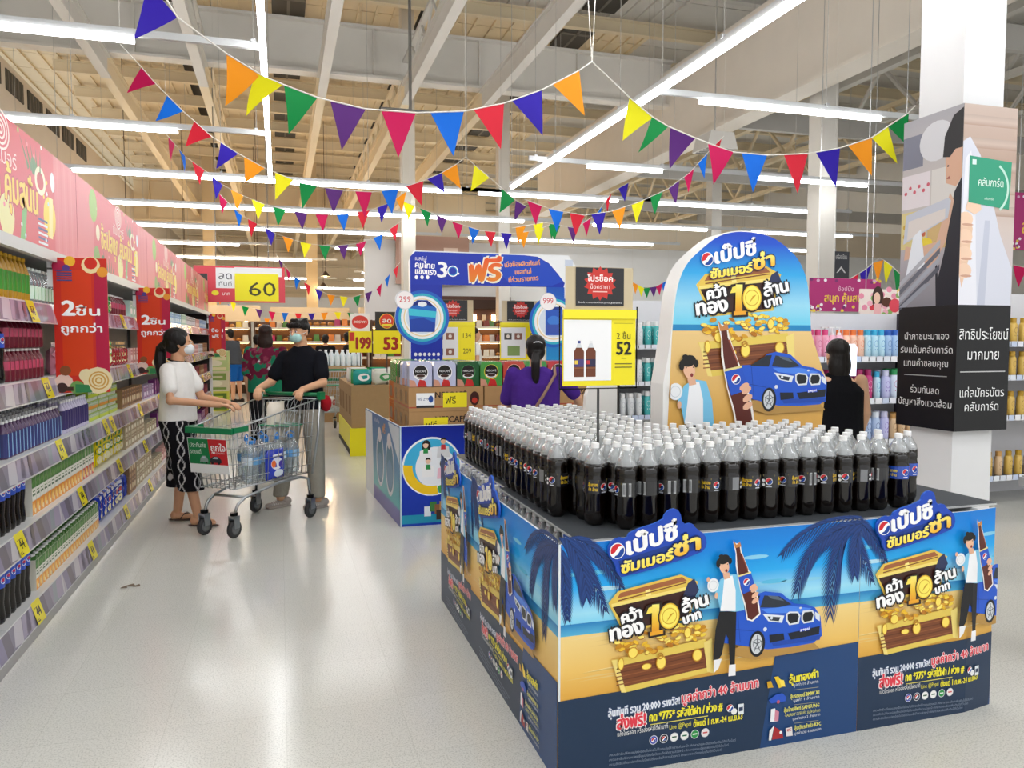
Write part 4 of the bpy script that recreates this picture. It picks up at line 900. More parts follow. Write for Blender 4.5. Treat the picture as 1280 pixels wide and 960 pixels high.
# arched sign
AY = 3.35
def R_(px, py): P = aty(px, py, AY); return (P.x, P.z)
def RL(*a): return [R_(a[i], a[i+1]) for i in range(0, len(a), 2)]
def chaikin(P, n=2):
    for _ in range(n): P = [P[0]] + [((a[0]*(3-2*k) + b[0]*(1+2*k))/4, (a[1]*(3-2*k) + b[1]*(1+2*k))/4) for a, b in zip(P, P[1:]) for k in (0, 1)] + [P[-1]]
    return P
out = [(1.775, .02)] + chaikin(RL(829,480, 836,440, 838.6,419, 842,380, 847,352, 858,328, 877,310, 897,294, 917.5,288, 939,288.6, 963,295, 980,306, 996,321, 1005,338, 1011,361, 1014,410, 1015,440, 1033,470, 1033,488, 1028,505)) + [(2.66, .92), (2.6, .9), (2.6, .02)]
t = thing('arched_sign', 'tall arched white-edged board with the black-cola beach poster behind the bottles', 'sign', (0, AY, 0))
q = MB(); q.C('f1f0ee'); q.prism([(u, w) for u, w in out], 0, .13); q.build('arch_board', PAPER, t)
q = MB(); q.C('eceae6'); q.prism([(1.55, .02), (1.56, .9), (1.58, 1.2), (1.63, 1.33), (1.72, 1.4), (1.76, 1.36), (1.76, .02)], .5, .54); q.build('rear_wing', PAPER, t)
A = Art(); a0, a1, w0, w1 = 1.72, 2.78, .9, 2.06
base = A
zh = R_(900, 411)[1]
A.grad(1.70, zh + .02, 2.8, 2.08, [(0, '6fd0ee'), (.2, '9ad8f0'), (.5, '2fa6e4'), (.8, '1650c8'), (1, '1a34b4')]); A.rect(1.7, zh - .01, 2.8, zh + .02, '1f86c0'); A.grad(1.7, .8, 2.8, zh - .01, [(0, 'd89a3a'), (.5, 'e2b05a'), (1, 'ecca88')]); A.up()
def aff(m0, m1, a0, a1):
    M0, M1, A0, A1 = Q(*m0), Q(*m1), R_(*a0), R_(*a1); s = math.dist(A0, A1) / math.dist(M0, M1)
    A.M = lambda p: (A0[0] + (p[0] - M0[0]) * s, A0[1] + (p[1] - M0[1]) * s)
aff((759, 753), (871, 727), (870, 356), (976, 341)); draw_chest(A)
aff((762, 799), (883, 755), (871, 394), (985, 365)); draw_ten(A)
aff((769, 687), (871, 684), (883, 324), (966, 321)); A.up(); draw_logo(A, False)
aff((893, 765), (1022, 785), (915, 460), (1033, 487)); draw_car(A)
aff((881, 722), (926, 760), (835, 480), (895, 525)); draw_man(A)
aff((914, 678), (939, 748), (898, 407), (936, 505)); draw_bottle(A)
A.M = lambda p: p
# keep the poster inside the die-cut outline
def clip_radial(T, poly):
    """cut triangles by the convex outline, edge after edge"""
    n = len(poly); out_ = []
    for k, P, C_ in T:
        P = list(P); C_ = list(C_)
        for i in range(n):
            a, b = poly[i], poly[(i+1) % n]; nx, ny = -(b[1]-a[1]), b[0]-a[0]
            d = [(p[0]-a[0])*nx + (p[1]-a[1])*ny for p in P]
            Q_, R2 = [], []
            for j in range(len(P)):
                l = (j+1) % len(P)
                if d[j] >= 0: Q_.append(P[j]); R2.append(C_[j])
                if d[j]*d[l] < 0: s = d[j]/(d[j]-d[l]); Q_.append(lerp(P[j], P[l], s)); R2.append(lerp(C_[j], C_[l], s))
            P, C_ = Q_, R2
            if len(P) < 3: break
        for j in range(1, len(P)-1): out_.append((k, [P[0], P[j], P[j+1]], [C_[0], C_[j], C_[j+1]]))
    return out_
xb = R_(1018, 520)[0]
hull = [(1.79, .85), (xb, .85)] + chaikin(RL(1014,417, 1011,361, 1005,338, 996,321, 980,306, 963,295, 939,290, 917.5,289.5, 897,295, 877,311, 858,329, 848,352, 843,380, 840,419))
bulge = [(xb, .85), (2.69, .85)] + RL(1030,503, 1032,485, 1031,471, 1014,417)
A.t = clip_radial(A.t, hull) + clip_radial(A.t, bulge); A.build('poster_print', t, (0, -.0005, 0))
# ================================================================ HEALTH-DRINK BOOTH (blue cardboard booth with gate)
B = thing('coffee_booth', 'blue cardboard booth with family picture on its front, holding coffee cartons', 'display stand', (0, 0, 0))
q = MB(); q.C('0c2a9c'); q.box(.914, 6.1, 0, 2.8, 6.112, .81); q.C('e8ecf2'); q.box(.91, 6.098, .808, 2.8, 6.114, .814); q.build('front_board', PAPER, B)
q = MB(); q.C('c8dce8'); q.T = Matrix.Translation((.914, 6.1, 0)) @ Matrix.Rotation(math.radians(92.7), 4, 'Z'); q.box(0, -.0, 0, 1.75, .012, .81); q.build('side_board', PAPER, B)
q = MB(); q.C('b9a27c'); q.box(.95, 6.13, .68, 2.78, 7.7, .72); q.build('deck', CARD, B)
A = Art(); A.grad(0, 0, 1.1, .81, [(0, '0c3aa8'), (.12, '0a34a6'), (.6, '1238b8'), (1, '0a1f8c')]); A.up()
P = lambda x, y: (aty(x, y, 6.1).x - .914, aty(x, y, 6.1).z)
PL = lambda *a: [P(a[i], a[i+1]) for i in range(0, len(a), 2)]
A.rect(0, .02, 1.1, .09, '1790b0'); A.up()
c0 = P(540, 583); A.oval(c0[0], c0[1], .245, .24, 'f2f6fa', 36); A.up(); A.oval(c0[0], c0[1], .23, .225, '3fb0dc', 36); A.up()
A.oval(c0[0] + .03, c0[1] - .01, .165, .17, 'eef2f8', 30); A.up()
A.poly([(c0[0] + .235*math.cos(a), c0[1] + .23*math.sin(a)) for a in [math.radians(175 + 9*k) for k in range(13)]] + [(c0[0] + .16*math.cos(a), c0[1] + .16*math.sin(a)) for a in [math.radians(283 - 9*k) for k in range(13)]], 'f4c81e')
A.poly([(c0[0] + .235*math.cos(a), c0[1] + .23*math.sin(a)) for a in [math.radians(285 + 9*k) for k in range(8)]] + [(c0[0] + .17*math.cos(a), c0[1] + .17*math.sin(a)) for a in [math.radians(348 - 9*k) for k in range(8)]], '3fa64a'); A.up()
for (x, y, hr, top, sk, long_) in ((532, 556, 3.4, 'f0f0f4', 'f0c8ae', 1), (554, 551, 3.3, 'd8dade', 'e8b898', 0), (535, 576, 3.2, 'f4f4f6', 'f0c8ae', 0), (554, 578, 3.2, 'f2c4d4', 'f0c8ae', 1)):
    u, w = P(x, y); k = .0082
    if long_: A.oval(u + .005, w - .01, hr*k*1.3, hr*k*1.8, '1c1614', 12); A.up()
    A.poly([(u - hr*k*2, w - hr*k*5), (u - hr*k*1.7, w - hr*k*1.8), (u, w - hr*k*1.2), (u + hr*k*1.7, w - hr*k*1.8), (u + hr*k*2, w - hr*k*5)], top); A.up()
    A.oval(u, w, hr*k*.8, hr*k, sk, 12); A.up(); A.poly([(u - hr*k*.85, w + .005), (u - hr*k*.6, w + hr*k*.95), (u + hr*k*.6, w + hr*k*.95), (u + hr*k*.85, w + .005), (u, w + hr*k*.45)], '1c1614'); A.up()
    A.poly([(u - .02, w - .07), (u + .02, w - .07), (u + .018, w - .03), (u - .018, w - .03)], 'c8343a' if y == 551 else '2f8f4a'); A.up()
for x, y, c in ((534, 636, 'dfe8f2'), (541, 630, '3a7a3c'), (547, 633, '8a5a3a'), (553, 629, 'b8864a'), (549, 640, '3a2a20'), (556, 638, '6a4a3a')): A.rect(P(x, y)[0] - .025, P(x, y)[1] - .06, P(x, y)[0] + .03, P(x, y)[1] + .02, c); A.up()
A.build('front_print', B, (.914, 6.099, 0), clip=(0, 1.08))
A = Art(); A.grad(0, 0, 1.75, .81, [(0, '5a5aa0'), (.15, '6a6ab0'), (.18, '5ac0c0'), (.5, '4a90b8'), (1, '5078b0')]); A.up()
A.poly([(0, 0), (.5, 0), (.42, .8), (0, .8)], 'e9ecef'); A.poly([(1.75, .5), (1.75, .8), (1.25, .8)], 'd8e2ea'); A.up()
for u in (.85, 1.33):
    A.oval(u, .42, .2, .25, 'e4e8ee', 24); A.up(); A.oval(u, .42, .165, .215, '3f7f9c', 24); A.up(); A.oval(u, .36, .13, .12, '5a8fb4', 16); A.up(); A.oval(u - .02, .64, .09, .07, 'ece4e6', 12); A.up()
A.text('ฟรี', 1.0, .68, .07, 'e8a45a', bold=.03); A.text('คนไทยแข็งแรง', .55, .74, .03, 'f0f2f4', bold=.01)
A.build('side_print', B, (.914 - .0845 - .014, 7.848, 0), math.radians(-87.3))
# cartons on the booth deck: lower layers
def carton_obj(x, y, z, w_, d, h, label, group, c='b08a5e', stripe='a8442c', brand=True, arts=None):
    t = link('coffee_carton', None); me_t = None; bpy.data.objects.remove(t)
    q = MB(); q.C(c); q.box(0, 0, 0, w_, d, h); q.C('c9a878'); q.box(w_*.0, d*.48, h, w_, d*.52, h + .001)
    o = q.build('coffee_carton', CARD, None, (x, y, z)); tag(o, label, 'carton', group)
    A = Art(); A.rect(0, h*.15, w_, h*.2, stripe); 
    if brand: A.text('NESCAFÉ', w_*.35, h*.55, h*.22, '2a1c16', bold=.03, fit=w_*.42); A.oval(w_*.88, h*.5, h*.2, h*.3, '3a1a14', 14); A.up(); A.oval(w_*.88, h*.42, h*.12, h*.12, 'c03a2a', 10)
    if arts: A.up(); arts(A)
    A.build('front_print', o)
    A = Art(); A.rect(0, h*.15, d, h*.2, stripe); A.rect(d*.3, h*.3, d*.7, h*.8, '8a6a44'); A.build('side_print', o, (0, d, 0), -math.pi/2); return o
def yt(wu):
    def f(A): A.rect(wu, .03, wu + .2, .15, 'f0e022'); A.up(); A.text('ฟรี', wu + .02, .06, .05, '2a2410', bold=.02)
    return f
def wt(A): A.rect(.06, .03, .21, .15, 'f0f2f4'); A.up(); A.rect(.06, .03, .21, .05, '2a2a2e'); A.oval(.18, .1, .02, .03, '2a4f9a', 10); A.text('ฟรี 299', .07, .09, .02, '4a5a8a', bold=0); A.up(); yt(.28)(A)
for i in range(3):
    for lv in range(2):
        carton_obj(.985, 6.15 + i*.29, .72 + lv*.2, .62, .285, .198, 'brown coffee carton, %s, %s layer at the booth corner' % (('front', 'middle', 'rear')[i], ('lower', 'upper')[lv]), 'coffee cartons on the booth', arts=(wt if lv else yt(.12)) if i == 0 else None)
        carton_obj(1.615, 6.15 + i*.29, .72 + lv*.2, .6, .285, .198, 'brown coffee carton beside the purple-shirted woman, %s, %s layer' % (('front', 'middle', 'rear')[i], ('lower', 'upper')[lv]), 'coffee cartons on the booth')
    carton_obj(2.22, 6.15 + i*.29, .92 - .2, .52, .285, .398 if False else .2, 'brown coffee carton at the far end of the booth, %s' % ('front', 'middle', 'rear')[i], 'coffee cartons on the booth')
    carton_obj(2.22, 6.15 + i*.29, .922, .52, .285, .2, 'brown coffee carton under the price frame, upper layer, %s' % ('front', 'middle', 'rear')[i], 'coffee cartons on the booth')
for i in range(2):
    for k in range(2): carton_obj(.99 + k*.2, 7.06, .72 + i*.2, .195, .3, .198, 'orange-printed carton at the booth back corner, layer %d, %s' % (i + 1, ('outer', 'inner')[k]), 'orange-printed cartons', 'c06a2c', 'd8a030', False)
def pouch_kit(c, ring='f0f0f0', name='coffee_pack'):
    k = Kit(name, 'coffee pack'); q = MB(); q.C(c); q.prism([(-.093, 0), (.093, 0), (.093, .17), (.08, .2), (-.08, .2), (-.093, .17)], -.06, .06); k.root = q.mesh(name, GLOSS)
    A = Art(); A.oval(0, .115, .062, .062, ring, 20); A.up(); A.oval(0, .118, .056, .056, '17120f', 20); A.up(); A.text('NESCAFÉ', 0, .118, .014, 'f2f2f2', fit=.085, bold=.02, al='c'); A.oval(0, .085, .045, .018, 'e8e8e8', 14); A.up(); A.oval(0, .088, .036, .013, '3a1c10', 14); A.up()
    A.poly([(-.03, 0), (.05, 0), (.035, .05), (-.01, .06)], 'c02a26'); A.poly([(-.093, 0), (-.03, 0), (-.05, .05), (-.093, .06)], 'c89078')
    k.parts = [('front_print', art_mesh(A, warp=lambda u, z, kk: (u, -.06 - kk, z)))]; return k
PK = [pouch_kit('b9bdd8'), pouch_kit('b9bdd8'), pouch_kit('2a5a34', '3f8a4a'), pouch_kit('4f9a4a', 'd8c83a'), pouch_kit('c04a3a', 'f0b09a'), pouch_kit('3f8f44', 'e0d040'), pouch_kit('b82e34'), pouch_kit('8a3a5a'), pouch_kit('c8c0d0')]
NM = ['lilac-grey', 'lilac-grey', 'dark green', 'bright green', 'red-orange', 'mid green', 'red', 'wine', 'pale grey']
for i in range(9):
    for r_ in range(2): PK[i].place((1.085 + i*.197, 6.22 + r_*.14, 1.1215), 0, '%s coffee pack, %s from the booth corner, %s row' % (NM[i], words[i], ('front', 'back')[r_]), 'coffee packs on the booth')
for i in range(3):
    for r_ in range(3): PK[(0, 2, 3)[r_ % 3]].place((1.07 + i*.21, 6.5 + r_*.18, 1.1215), 0, '%s coffee pack in the rear block on the booth, %s from its outer side' % (('lilac-grey', 'dark green', 'bright green')[r_], ORD[i]), 'coffee packs in the rear block')
for r_ in range(4): PK[2].place((1.0 + 0*.1, 7.0 + 0, 0), 0) if False else None
for k in range(2):
    for lv in range(1): PK[3].place((1.09, 7.12 + k*.13, 1.1215 + lv*.201), 0, 'pale green coffee pack stacked on the orange cartons, %s, layer %d' % (('front', 'back')[k], lv + 1), 'packs on the orange cartons')
# gate
GY = 7.45
P = lambda x, y: (aty(x, y, GY).x, aty(x, y, GY).z)
PL = lambda *a: [P(a[i], a[i+1]) for i in range(0, len(a), 2)]
t = thing('promo_gate', 'blue cardboard promotion gate with round badges standing over the coffee booth', 'sign', (0, GY, 0))
x0, x1, xi0, xi1 = P(512, 400)[0], P(719, 400)[0], P(553, 400)[0], P(683, 400)[0]; zt, zi = P(520, 313)[1], P(600, 357)[1]
q = MB(); q.C('eef0f2'); q.box(x0, 0, .7205, xi0, .05, zi); q.box(xi1, 0, .7205, x1, .05, zi); q.prism([(x0, zt - .1), (x0 + .05, zt), (x1 - .08, zt), (x1, zt - .1), (x1, zi), (x0, zi)], 0, .05); q.build('gate_board', PAPER, t)
A = Art(); bl = [(x0 + .01, zi), (x0 + .01, zt - .06), (x0 + .06, zt - .01)] + PL(655,319, 672,321, 686,329, 697,342, 706,354) + [(x1 - .13, zi)]
A.poly(bl, '0e2fae'); A.grad(x0 + .01, .73, xi0, zi, [(0, '0a24a0'), (1, '0c2aa8')]); A.grad(xi1, .73, x1 - .12, zi, [(0, '18b0d0'), (.5, '1a86cc'), (1, '1050b8')]); A.up()
A.poly(PL(600,317, 655,320, 672,322, 686,330, 704,352, 690,357, 640,357), '1446c0'); A.up()
def tq(s, p0, p1, h, c, **kw): tx(A, s, p0, p1, h, c, f=P, m=.0082, **kw)
tq('เนสท์เล่', (519,325), (533,326), 4, 'ffffff', bold=.01); tq('คนไทย', (519,334), (543,336), 6, 'ffffff', bold=.03); tq('แข็งแรง', (519,342), (545,344), 6, 'ffffff', bold=.03)
tq('3', (547,346), (558,347), 16, 'ffffff', bold=.03); A.ring(*P(566, 339), .045, .055, 'ffffff', 20); A.ring(*P(566, 339), .036, .045, '2f9ad8', 20); A.oval(*P(573, 342), .01, .01, 'ffffff', 8)
for i in range(3): A.oval(*P(520.5 + i*7, 346.5), .017, .02, 'ffffff', 10)
tq('ฟรี', (585,352), (624,350), 22, 'e8861c', bold=.05, out='f8f0d8', ow=.05, shear=.2, col2='f05a1a'); A.up()
for s_, a, b in (('เมื่อซื้อผลิตภัณฑ์', (631,334), (675,331)), ('เนสท์เล่', (644,343), (664,342)), ('ที่ร่วมรายการ', (636,353), (673,350))): tq(s_, a, b, 5, 'f2a85a', bold=.03)
A.rect(*P(706, 333), *P(716, 325), 'c8d0e0'); A.up()
for cx, cy, blue in ((528, 397, 0), (692, 402, 1)):
    u, w = P(cx, cy)
    for r_, c in ((.265, '1a5fc4'), (.235, '2fb0c8'), (.21, 'f4f6f8'), (.185, 'f0d8a0'), (.175, 'f8f8f8'), (.16, 'd8e4f0')): A.oval(u, w, r_, r_, c, 36); A.up()
    if not blue:
        A.poly([(u - .14, w + .1), (u - .05, w + .17), (u + .05, w + .17), (u + .14, w + .09), (u + .12, w - .14), (u - .12, w - .14)], '1a6ac8'); A.up()
        A.poly([(u - .14, w + .09), (u + .14, w + .06), (u + .13, w), (u - .13, w + .02)], '3fc4dc'); A.poly([(u - .12, w - .14), (u - .125, w - .02), (u, w + .0), (u + .125, w - .05), (u + .12, w - .14)], '1240a8'); A.poly([(u - .13, w + .1), (u - .05, w + .165), (u + .05, w + .165), (u + .13, w + .1), (u + .06, w + .12), (u - .06, w + .12)], '0c1f7a'); A.up(); A.oval(u, w + .13, .045, .025, 'f4f6fa', 14); A.up()
    else:
        A.rect(u - .09, w - .14, u + .09, w + .12, '2a5ac0'); A.rect(u - .09, w + .12, u + .09, w + .15, '1a3a8a'); A.up(); A.oval(u, w + .01, .07, .05, '3f7fd8', 14); A.rect(u - .08, w - .12, u + .08, w - .03, '3a56b0'); A.up()
for cx, cy, s_ in ((506, 375, '299'), (685, 377, '999')):
    u, w = P(cx, cy); A.oval(u, w, .09, .09, 'd8dadf', 24); A.up(); A.oval(u, w, .084, .084, 'faf4f4', 24); A.up(); A.text(s_, u, w - .02, .05, 'd0203a', fit=.11, bold=.02, al='c'); A.up()
for i in range(6):
    for j in range(2): A.oval(x0 + .055 + i*.045, 1.36 - j*.06, .016, .018, 'e8ecf4', 8)
A.build('gate_print', t, (0, -.0005, 0))
q = MB(); q.C('f2f2f2'); q.lathe([(.265, -.02), (.265, .0)], 32, cx=0, cy=0); q.T = None; o = q.build('round_badge_board', PAPER, t, (P(528, 397)[0], .011, P(528, 397)[1]), (math.pi/2, 0, 0))
q = MB(); q.C('f2f2f2'); q.lathe([(.092, -.02), (.092, 0)], 24); q.build('round_badge_board', PAPER, t, (P(506, 375)[0], .011, P(506, 375)[1]), (math.pi/2, 0, 0))
def art_two(nums):
    def f(A, wd, h):
        A.rect(-wd*.48, .02, wd*.12, h - .03, 'e4e5e8'); A.up()
        for j, n_ in enumerate(nums):
            z = h*(.68 if j == 0 else .25) if len(nums) > 1 else h*.68
            for i in range(2): A.rect(-wd*.4 + i*wd*.25, z - .04, -wd*.22 + i*wd*.25, z + .03, '8a5a4a' if i else '4a4440'); A.up(); A.oval(-wd*.31 + i*wd*.25, z - .005, .018, .02, 'e0d8d0', 8); A.up(-1)
            A.text(n_, wd*.32, z - .02, .045, '4a4410', fit=.085, bold=.02, al='c')
        if len(nums) == 1: A.rect(-wd*.32, h*.12, -wd*.02, h*.4, '7f9a5a')
    return f
price_frame((1.70, 7.75, 1.29), .47, .62, art_two(['134', '209']), 'price frame reading 134 and 209 seen through the blue gate', pole=1.29)
price_frame((2.43, 7.75, 1.29), .45, .62, art_two(['92']), 'price frame reading 92 seen through the blue gate', pole=1.29)
# ================================================================ PALLET DISPLAY BEYOND THE BOOTH
t = thing('pallet_display', 'yellow-skirted pallet stack of brown cartons at the aisle edge beyond the booth', 'display stand', (0, 0, 0))
q = MB(); q.C('f0e81e'); q.box(.86, 10.05, .06, 2.2, 12.2, .36); q.C('eadf18'); q.box(.84, 10.03, 0, 2.2, 10.06, .36); q.build('yellow_skirt', PAPER, t)
q = MB(); q.C('2a2a26'); q.box(.85, 10.1, .0, 2.2, 12.1, .05); q.build('pallet', MATTE, t)
for i in range(4):
    for j in range(2):
        q = MB(); q.C('a88a62'); q.box(0, 0, 0, .64, .52, .55); q.C('8a6c48'); q.box(-.001, .1, .15, .0, .4, .4)
        o = q.build('brown_carton', CARD, None, (.87 + j*.65, 10.08 + i*.53, .3605)); tag(o, 'plain brown carton on the yellow pallet, %s from its near end, %s column' % (words[i], ('aisle', 'inner')[j]), 'carton', 'cartons on the yellow pallet')
rng = random.Random(2)
SOFT = [bag_kit(.26, .1, .2, c, (lambda c2: (lambda A: (A.oval(0, .1, .08, .05, c2))))(c2), 'soft_pack') for c, c2 in (('1f9a94', 'f0f4f4'), ('3fa060', 'e8e0c8'), ('d8dcd0', '4a9a5a'), ('e8e4dc', 'c84a3a'))]
for k in SOFT: k.cat = 'soft pack'
nmS = ['teal', 'green', 'white-and-green', 'white-and-red']
for i in range(4):
    for j in range(4):
        c = (i + j*2) % 4; SOFT[c].place((1.03 + j*.28, 10.25 + i*.3, .9115), rng.uniform(-.3, .3), '%s soft pack on the pallet cartons, %s row back, %s from the aisle' % (nmS[c], ORD[i], ORD[j]), 'soft packs on the pallet cartons')
def red_price(loc, wd, ht, num, label, dark=True, pole=.6, top='ลด'):
    t = thing('price_sign', label, 'sign', loc)
    q = MB(); q.C('f2e01a'); q.box(-wd/2, 0, 0, wd/2, .008, ht*.55); q.C('2a2622' if dark else 'f2ece4'); q.box(-wd*.42, .001, ht*.55, wd*.42, .008, ht); q.build('board', PAPER, t)
    q = MB(); q.C('555555'); q.tube([(0, .015, 0), (0, .015, -pole)], .008, 6); q.tube([(0, .015, ht*.5), (0, .015, 0)], .008, 6); q.build('pole', METAL, t)
    A = Art(); cw = ht*.78
    if dark: A.oval(0, cw, ht*.18, ht*.18, 'f0c83a', 20); A.up(); A.oval(0, cw, ht*.165, ht*.165, 'd8381e', 20); A.up(); A.text(top, 0, cw - .02, .05, 'f8f0e0', fit=ht*.2, bold=.04, al='c'); A.rect(-ht*.12, cw - ht*.13, ht*.12, cw - ht*.07, 'f0e03a')
    else: A.oval(0, cw, wd*.36, ht*.17, 'd83a2a', 20); A.up(); A.text('ลดราคา', 0, cw - .015, .04, 'f8e8d8', fit=wd*.55, bold=.03, al='c'); A.rect(-wd*.48, ht*.3, -wd*.25, ht*.52, 'c83020')
    A.up(); A.text(num, wd*.14, ht*.1, ht*.26, 'a02414', fit=wd*(.5 if len(num) == 2 else .62), bold=.05, al='c'); A.up(); A.build('print', t, (0, -.0005, 0))
red_price((1.35, 10.2, 1.32), .36, .55, '53', 'yellow price sign reading 53 under a black panel, above the pallet cartons', pole=.41)
red_price((1.22, 12.4, 1.30), .36, .62, '199', 'narrow yellow price sign reading 199 under a red ornament', False, pole=1.3)
# low table with white bottles behind
t = thing('bottle_table', 'low wooden table holding white bottles beyond the pallet display', 'table', (.9, 14.3, 0))
q = MB(); q.C('b89a72'); q.box(-.35, 0, .98, .6, .6, 1.02); q.build('table_top', CARD, t)
q = MB(); q.C('a07f58'); q.box(-.32, .03, 0, .57, .57, .98); q.build('body', CARD, t)
WB = bottle_kit(.3, .045, 'dfe9ec', 'f4f6f6', '8fc8c0', lcols=['9fd0d0', 'e8f0f0'], name='white_bottle')
for i in range(9):
    for j in range(3): WB.place((.6 + i*.1, 14.38 + j*.12, 1.0215), 0, 'white bottle on the low wooden table, %s row, %s from the aisle' % (ORD[j], ORD[i]), 'white bottles on the low table')
# ================================================================ HANGING RED SIGN 60
t = thing('hanging_sign', 'red hanging sign reading 60 on a yellow panel at the far aisle end', 'sign', (0, 16.5, 0))
P = lambda x, y: (aty(x, y, 16.5).x, aty(x, y, 16.5).z)
xa, xb = -1.62, P(356, 350)[0]; za, zb = P(300, 378)[1], P(300, 333)[1]
q = MB(); q.C('d8404a'); q.box(xa, 0, za, xb, .04, zb); q.build('board', PAPER, t)
for x in (-1.2, -.2): q = MB(); q.C('aaaaaa'); q.tube([(x, .02, zb), (x, .02, 8.31)], .01, 4); q.build('wire', METAL, t)
A = Art(); A.rect(xa, za, xb, zb, 'd94452'); A.up(); A.rect(*P(270, 360), *P(293, 335), 'eceef0'); A.rect(*P(293, 345), *P(352, 335.5), 'e9ebee'); A.rect(*P(294, 376), *P(348, 343), 'f4ea16'); A.up()
A.text('ลด', P(281.5, 350)[0], P(281.5, 349)[1], .13, '4a4e58', fit=.25, bold=.02, al='c'); A.text('ทันที', P(281.5, 350)[0], P(281.5, 357)[1], .07, '4a4e58', fit=.24, bold=.02, al='c')
A.text('60', P(328, 365)[0], P(328, 370)[1], .25, '3a3a16', fit=.52, bold=.012, al='c'); A.oval(*P(269, 366), .07, .05, 'f0e030', 12); A.text('บาท', P(278, 369)[0], P(278, 369)[1], .06, 'f4f0f0', fit=.14, bold=.02)
A.build('print', t, (0, -.0005, 0))
# ================================================================ FAR BAKERY HALL
rng = random.Random(21)
LOAF = Kit('bread_pack', 'bread'); q = MB(); q.smooth = True; q.C('c8843c'); q.ell((0, 0, .055), .08, .09, .055, 10, 6); LOAF.root = q.mesh('bread_pack', GLOSS)
GK = []
for c in ('f0a83c', 'd8562c', 'f0d05a', 'f8f0e0', 'b82a2c', 'e8c8a0', '8a3a2c', 'f08a3a', '5a8a3a', 'c83a6a', 'f4e8d0'):
    k = Kit('bakery_box', 'bakery box'); q = MB(); q.C(c); q.prism([(-.075, 0), (.075, 0), (.06, .18), (-.06, .18)], -.08, .08); k.root = q.mesh('bakery_box', GLOSS); GK.append(k)
def bakery(x, y, n, label, w_=1.6, short=''):
    t = thing('bakery_shelf', label, 'shelf', (x, y, 0))
    q = MB(); q.C('6a4a30'); q.box(0, .42, 0, w_, .46, 2.0); q.build('back_panel', MATTE, t)
    for lv in range(n):
        q = MB(); q.C('8a6848'); q.box(0, 0, .28 + lv*.38, w_, .42, .31 + lv*.38); q.C('e8dcc8'); q.box(0, -.005, .27 + lv*.38, w_, .0, .33 + lv*.38); q.build('shelf', MATTE, t)
        if lv: q = MB(); q.C('ffe0a0'); q.box(.05, .3, .262 + lv*.38, w_ - .05, .33, .274 + lv*.38); q.build('added_glow_strip', WARMS, t)  # glowing strip added under each upper shelf to warm the dark back
        for i in range(int(w_/.17)):
            k = LOAF if rng.random() < .35 else rng.choice(GK)
            k.place((x + .12 + i*.17, y + .12 + .12*(i % 2), .3115 + lv*.38), rng.uniform(-.2, .2), 'packed baked goods on the %s level, %s along the %s' % (LEV[4 - lv][0], ORD[i], short), 'baked goods on the far shelves')
    q = MB(); q.C('5a3c26'); q.box(-.03, 0, 0, 0, .46, 2.0); q.box(w_, 0, 0, w_ + .03, .46, 2.0); q.build('side_panel', MATTE, t)
for i in range(3): bakery(-2.4 + i*1.75, 22.5, 5, 'brown wooden bakery shelf, %s across the far aisle end' % words[i], short='%s aisle-end bakery shelf' % words[i])
for i in range(3): bakery(.4 + i*1.8, 19.3 - i*.0, 5, 'brown wooden bakery shelf, %s behind the pallet display' % words[i], 1.65, '%s bakery shelf behind the pallet' % words[i])
def counter(x, y, w_, label):
    t = thing('food_counter', label, 'counter', (x, y, 0)); q = MB(); q.C('5a4634'); q.box(0, 0, 0, w_, .8, .95); q.build('base', MATTE, t)
    q = MB(); q.C('b8b0a4'); q.box(-.03, -.03, .95, w_ + .03, .83, 1.0); q.build('counter_top', SHELF, t)
    q = MB(); q.C('c4b49a'); q.box(0, 0, 2.1, w_, .6, 2.6); q.build('canopy', MATTE, t)
    for x_ in (.04, w_ - .04): q = MB(); q.C('777777'); q.tube([(x_, .3, 1.0), (x_, .3, 2.1)], .025, 6); q.build('post', METAL, t)
    for i in range(3): q = MB(); q.C('ffe0a0'); q.ell((w_*(i + .5)/3, .2, 2.07), .07, .07, .04, 8, 6); q.build('spot_lamp', WARM, t)
    for i in range(int(w_/.3)): rng.choice(GK + [LOAF]).place((x + .18 + i*.3, y + .3, 1.0015), rng.uniform(-.2, .2), 'packed food, %s along the %s' % (ORD[i], label.split(',')[0].replace('warm-lit ', '')), 'food on the far counters')
for a in ((-3.2, 26, 2.6, 'warm-lit food counter at the far left end of the bakery hall'), (-.3, 27, 2.6, 'warm-lit food counter behind the shoppers, under a tan canopy'), (2.6, 19.4 + 7, 2.4, 'warm-lit food counter hidden mostly by the pale inner wall')): counter(*a)
# green-and-yellow goods beyond the gondola end
for i, (c, c2) in enumerate((('c8c84a', '5a7a2a'), ('d8cfae', '7f9a4a'), ('bcd08a', 'e8e0b0'))):
    k = box_kit(.6, .5, .42, c, c2, 'e8e4c8', 'produce_crate', 'crate'); k.place((-1.35, 17.5, .0015 + i*.4215), 0, 'yellow-green crate, layer %d of the stack past the drink shelves' % (i + 1), 'stacked yellow-green crates')
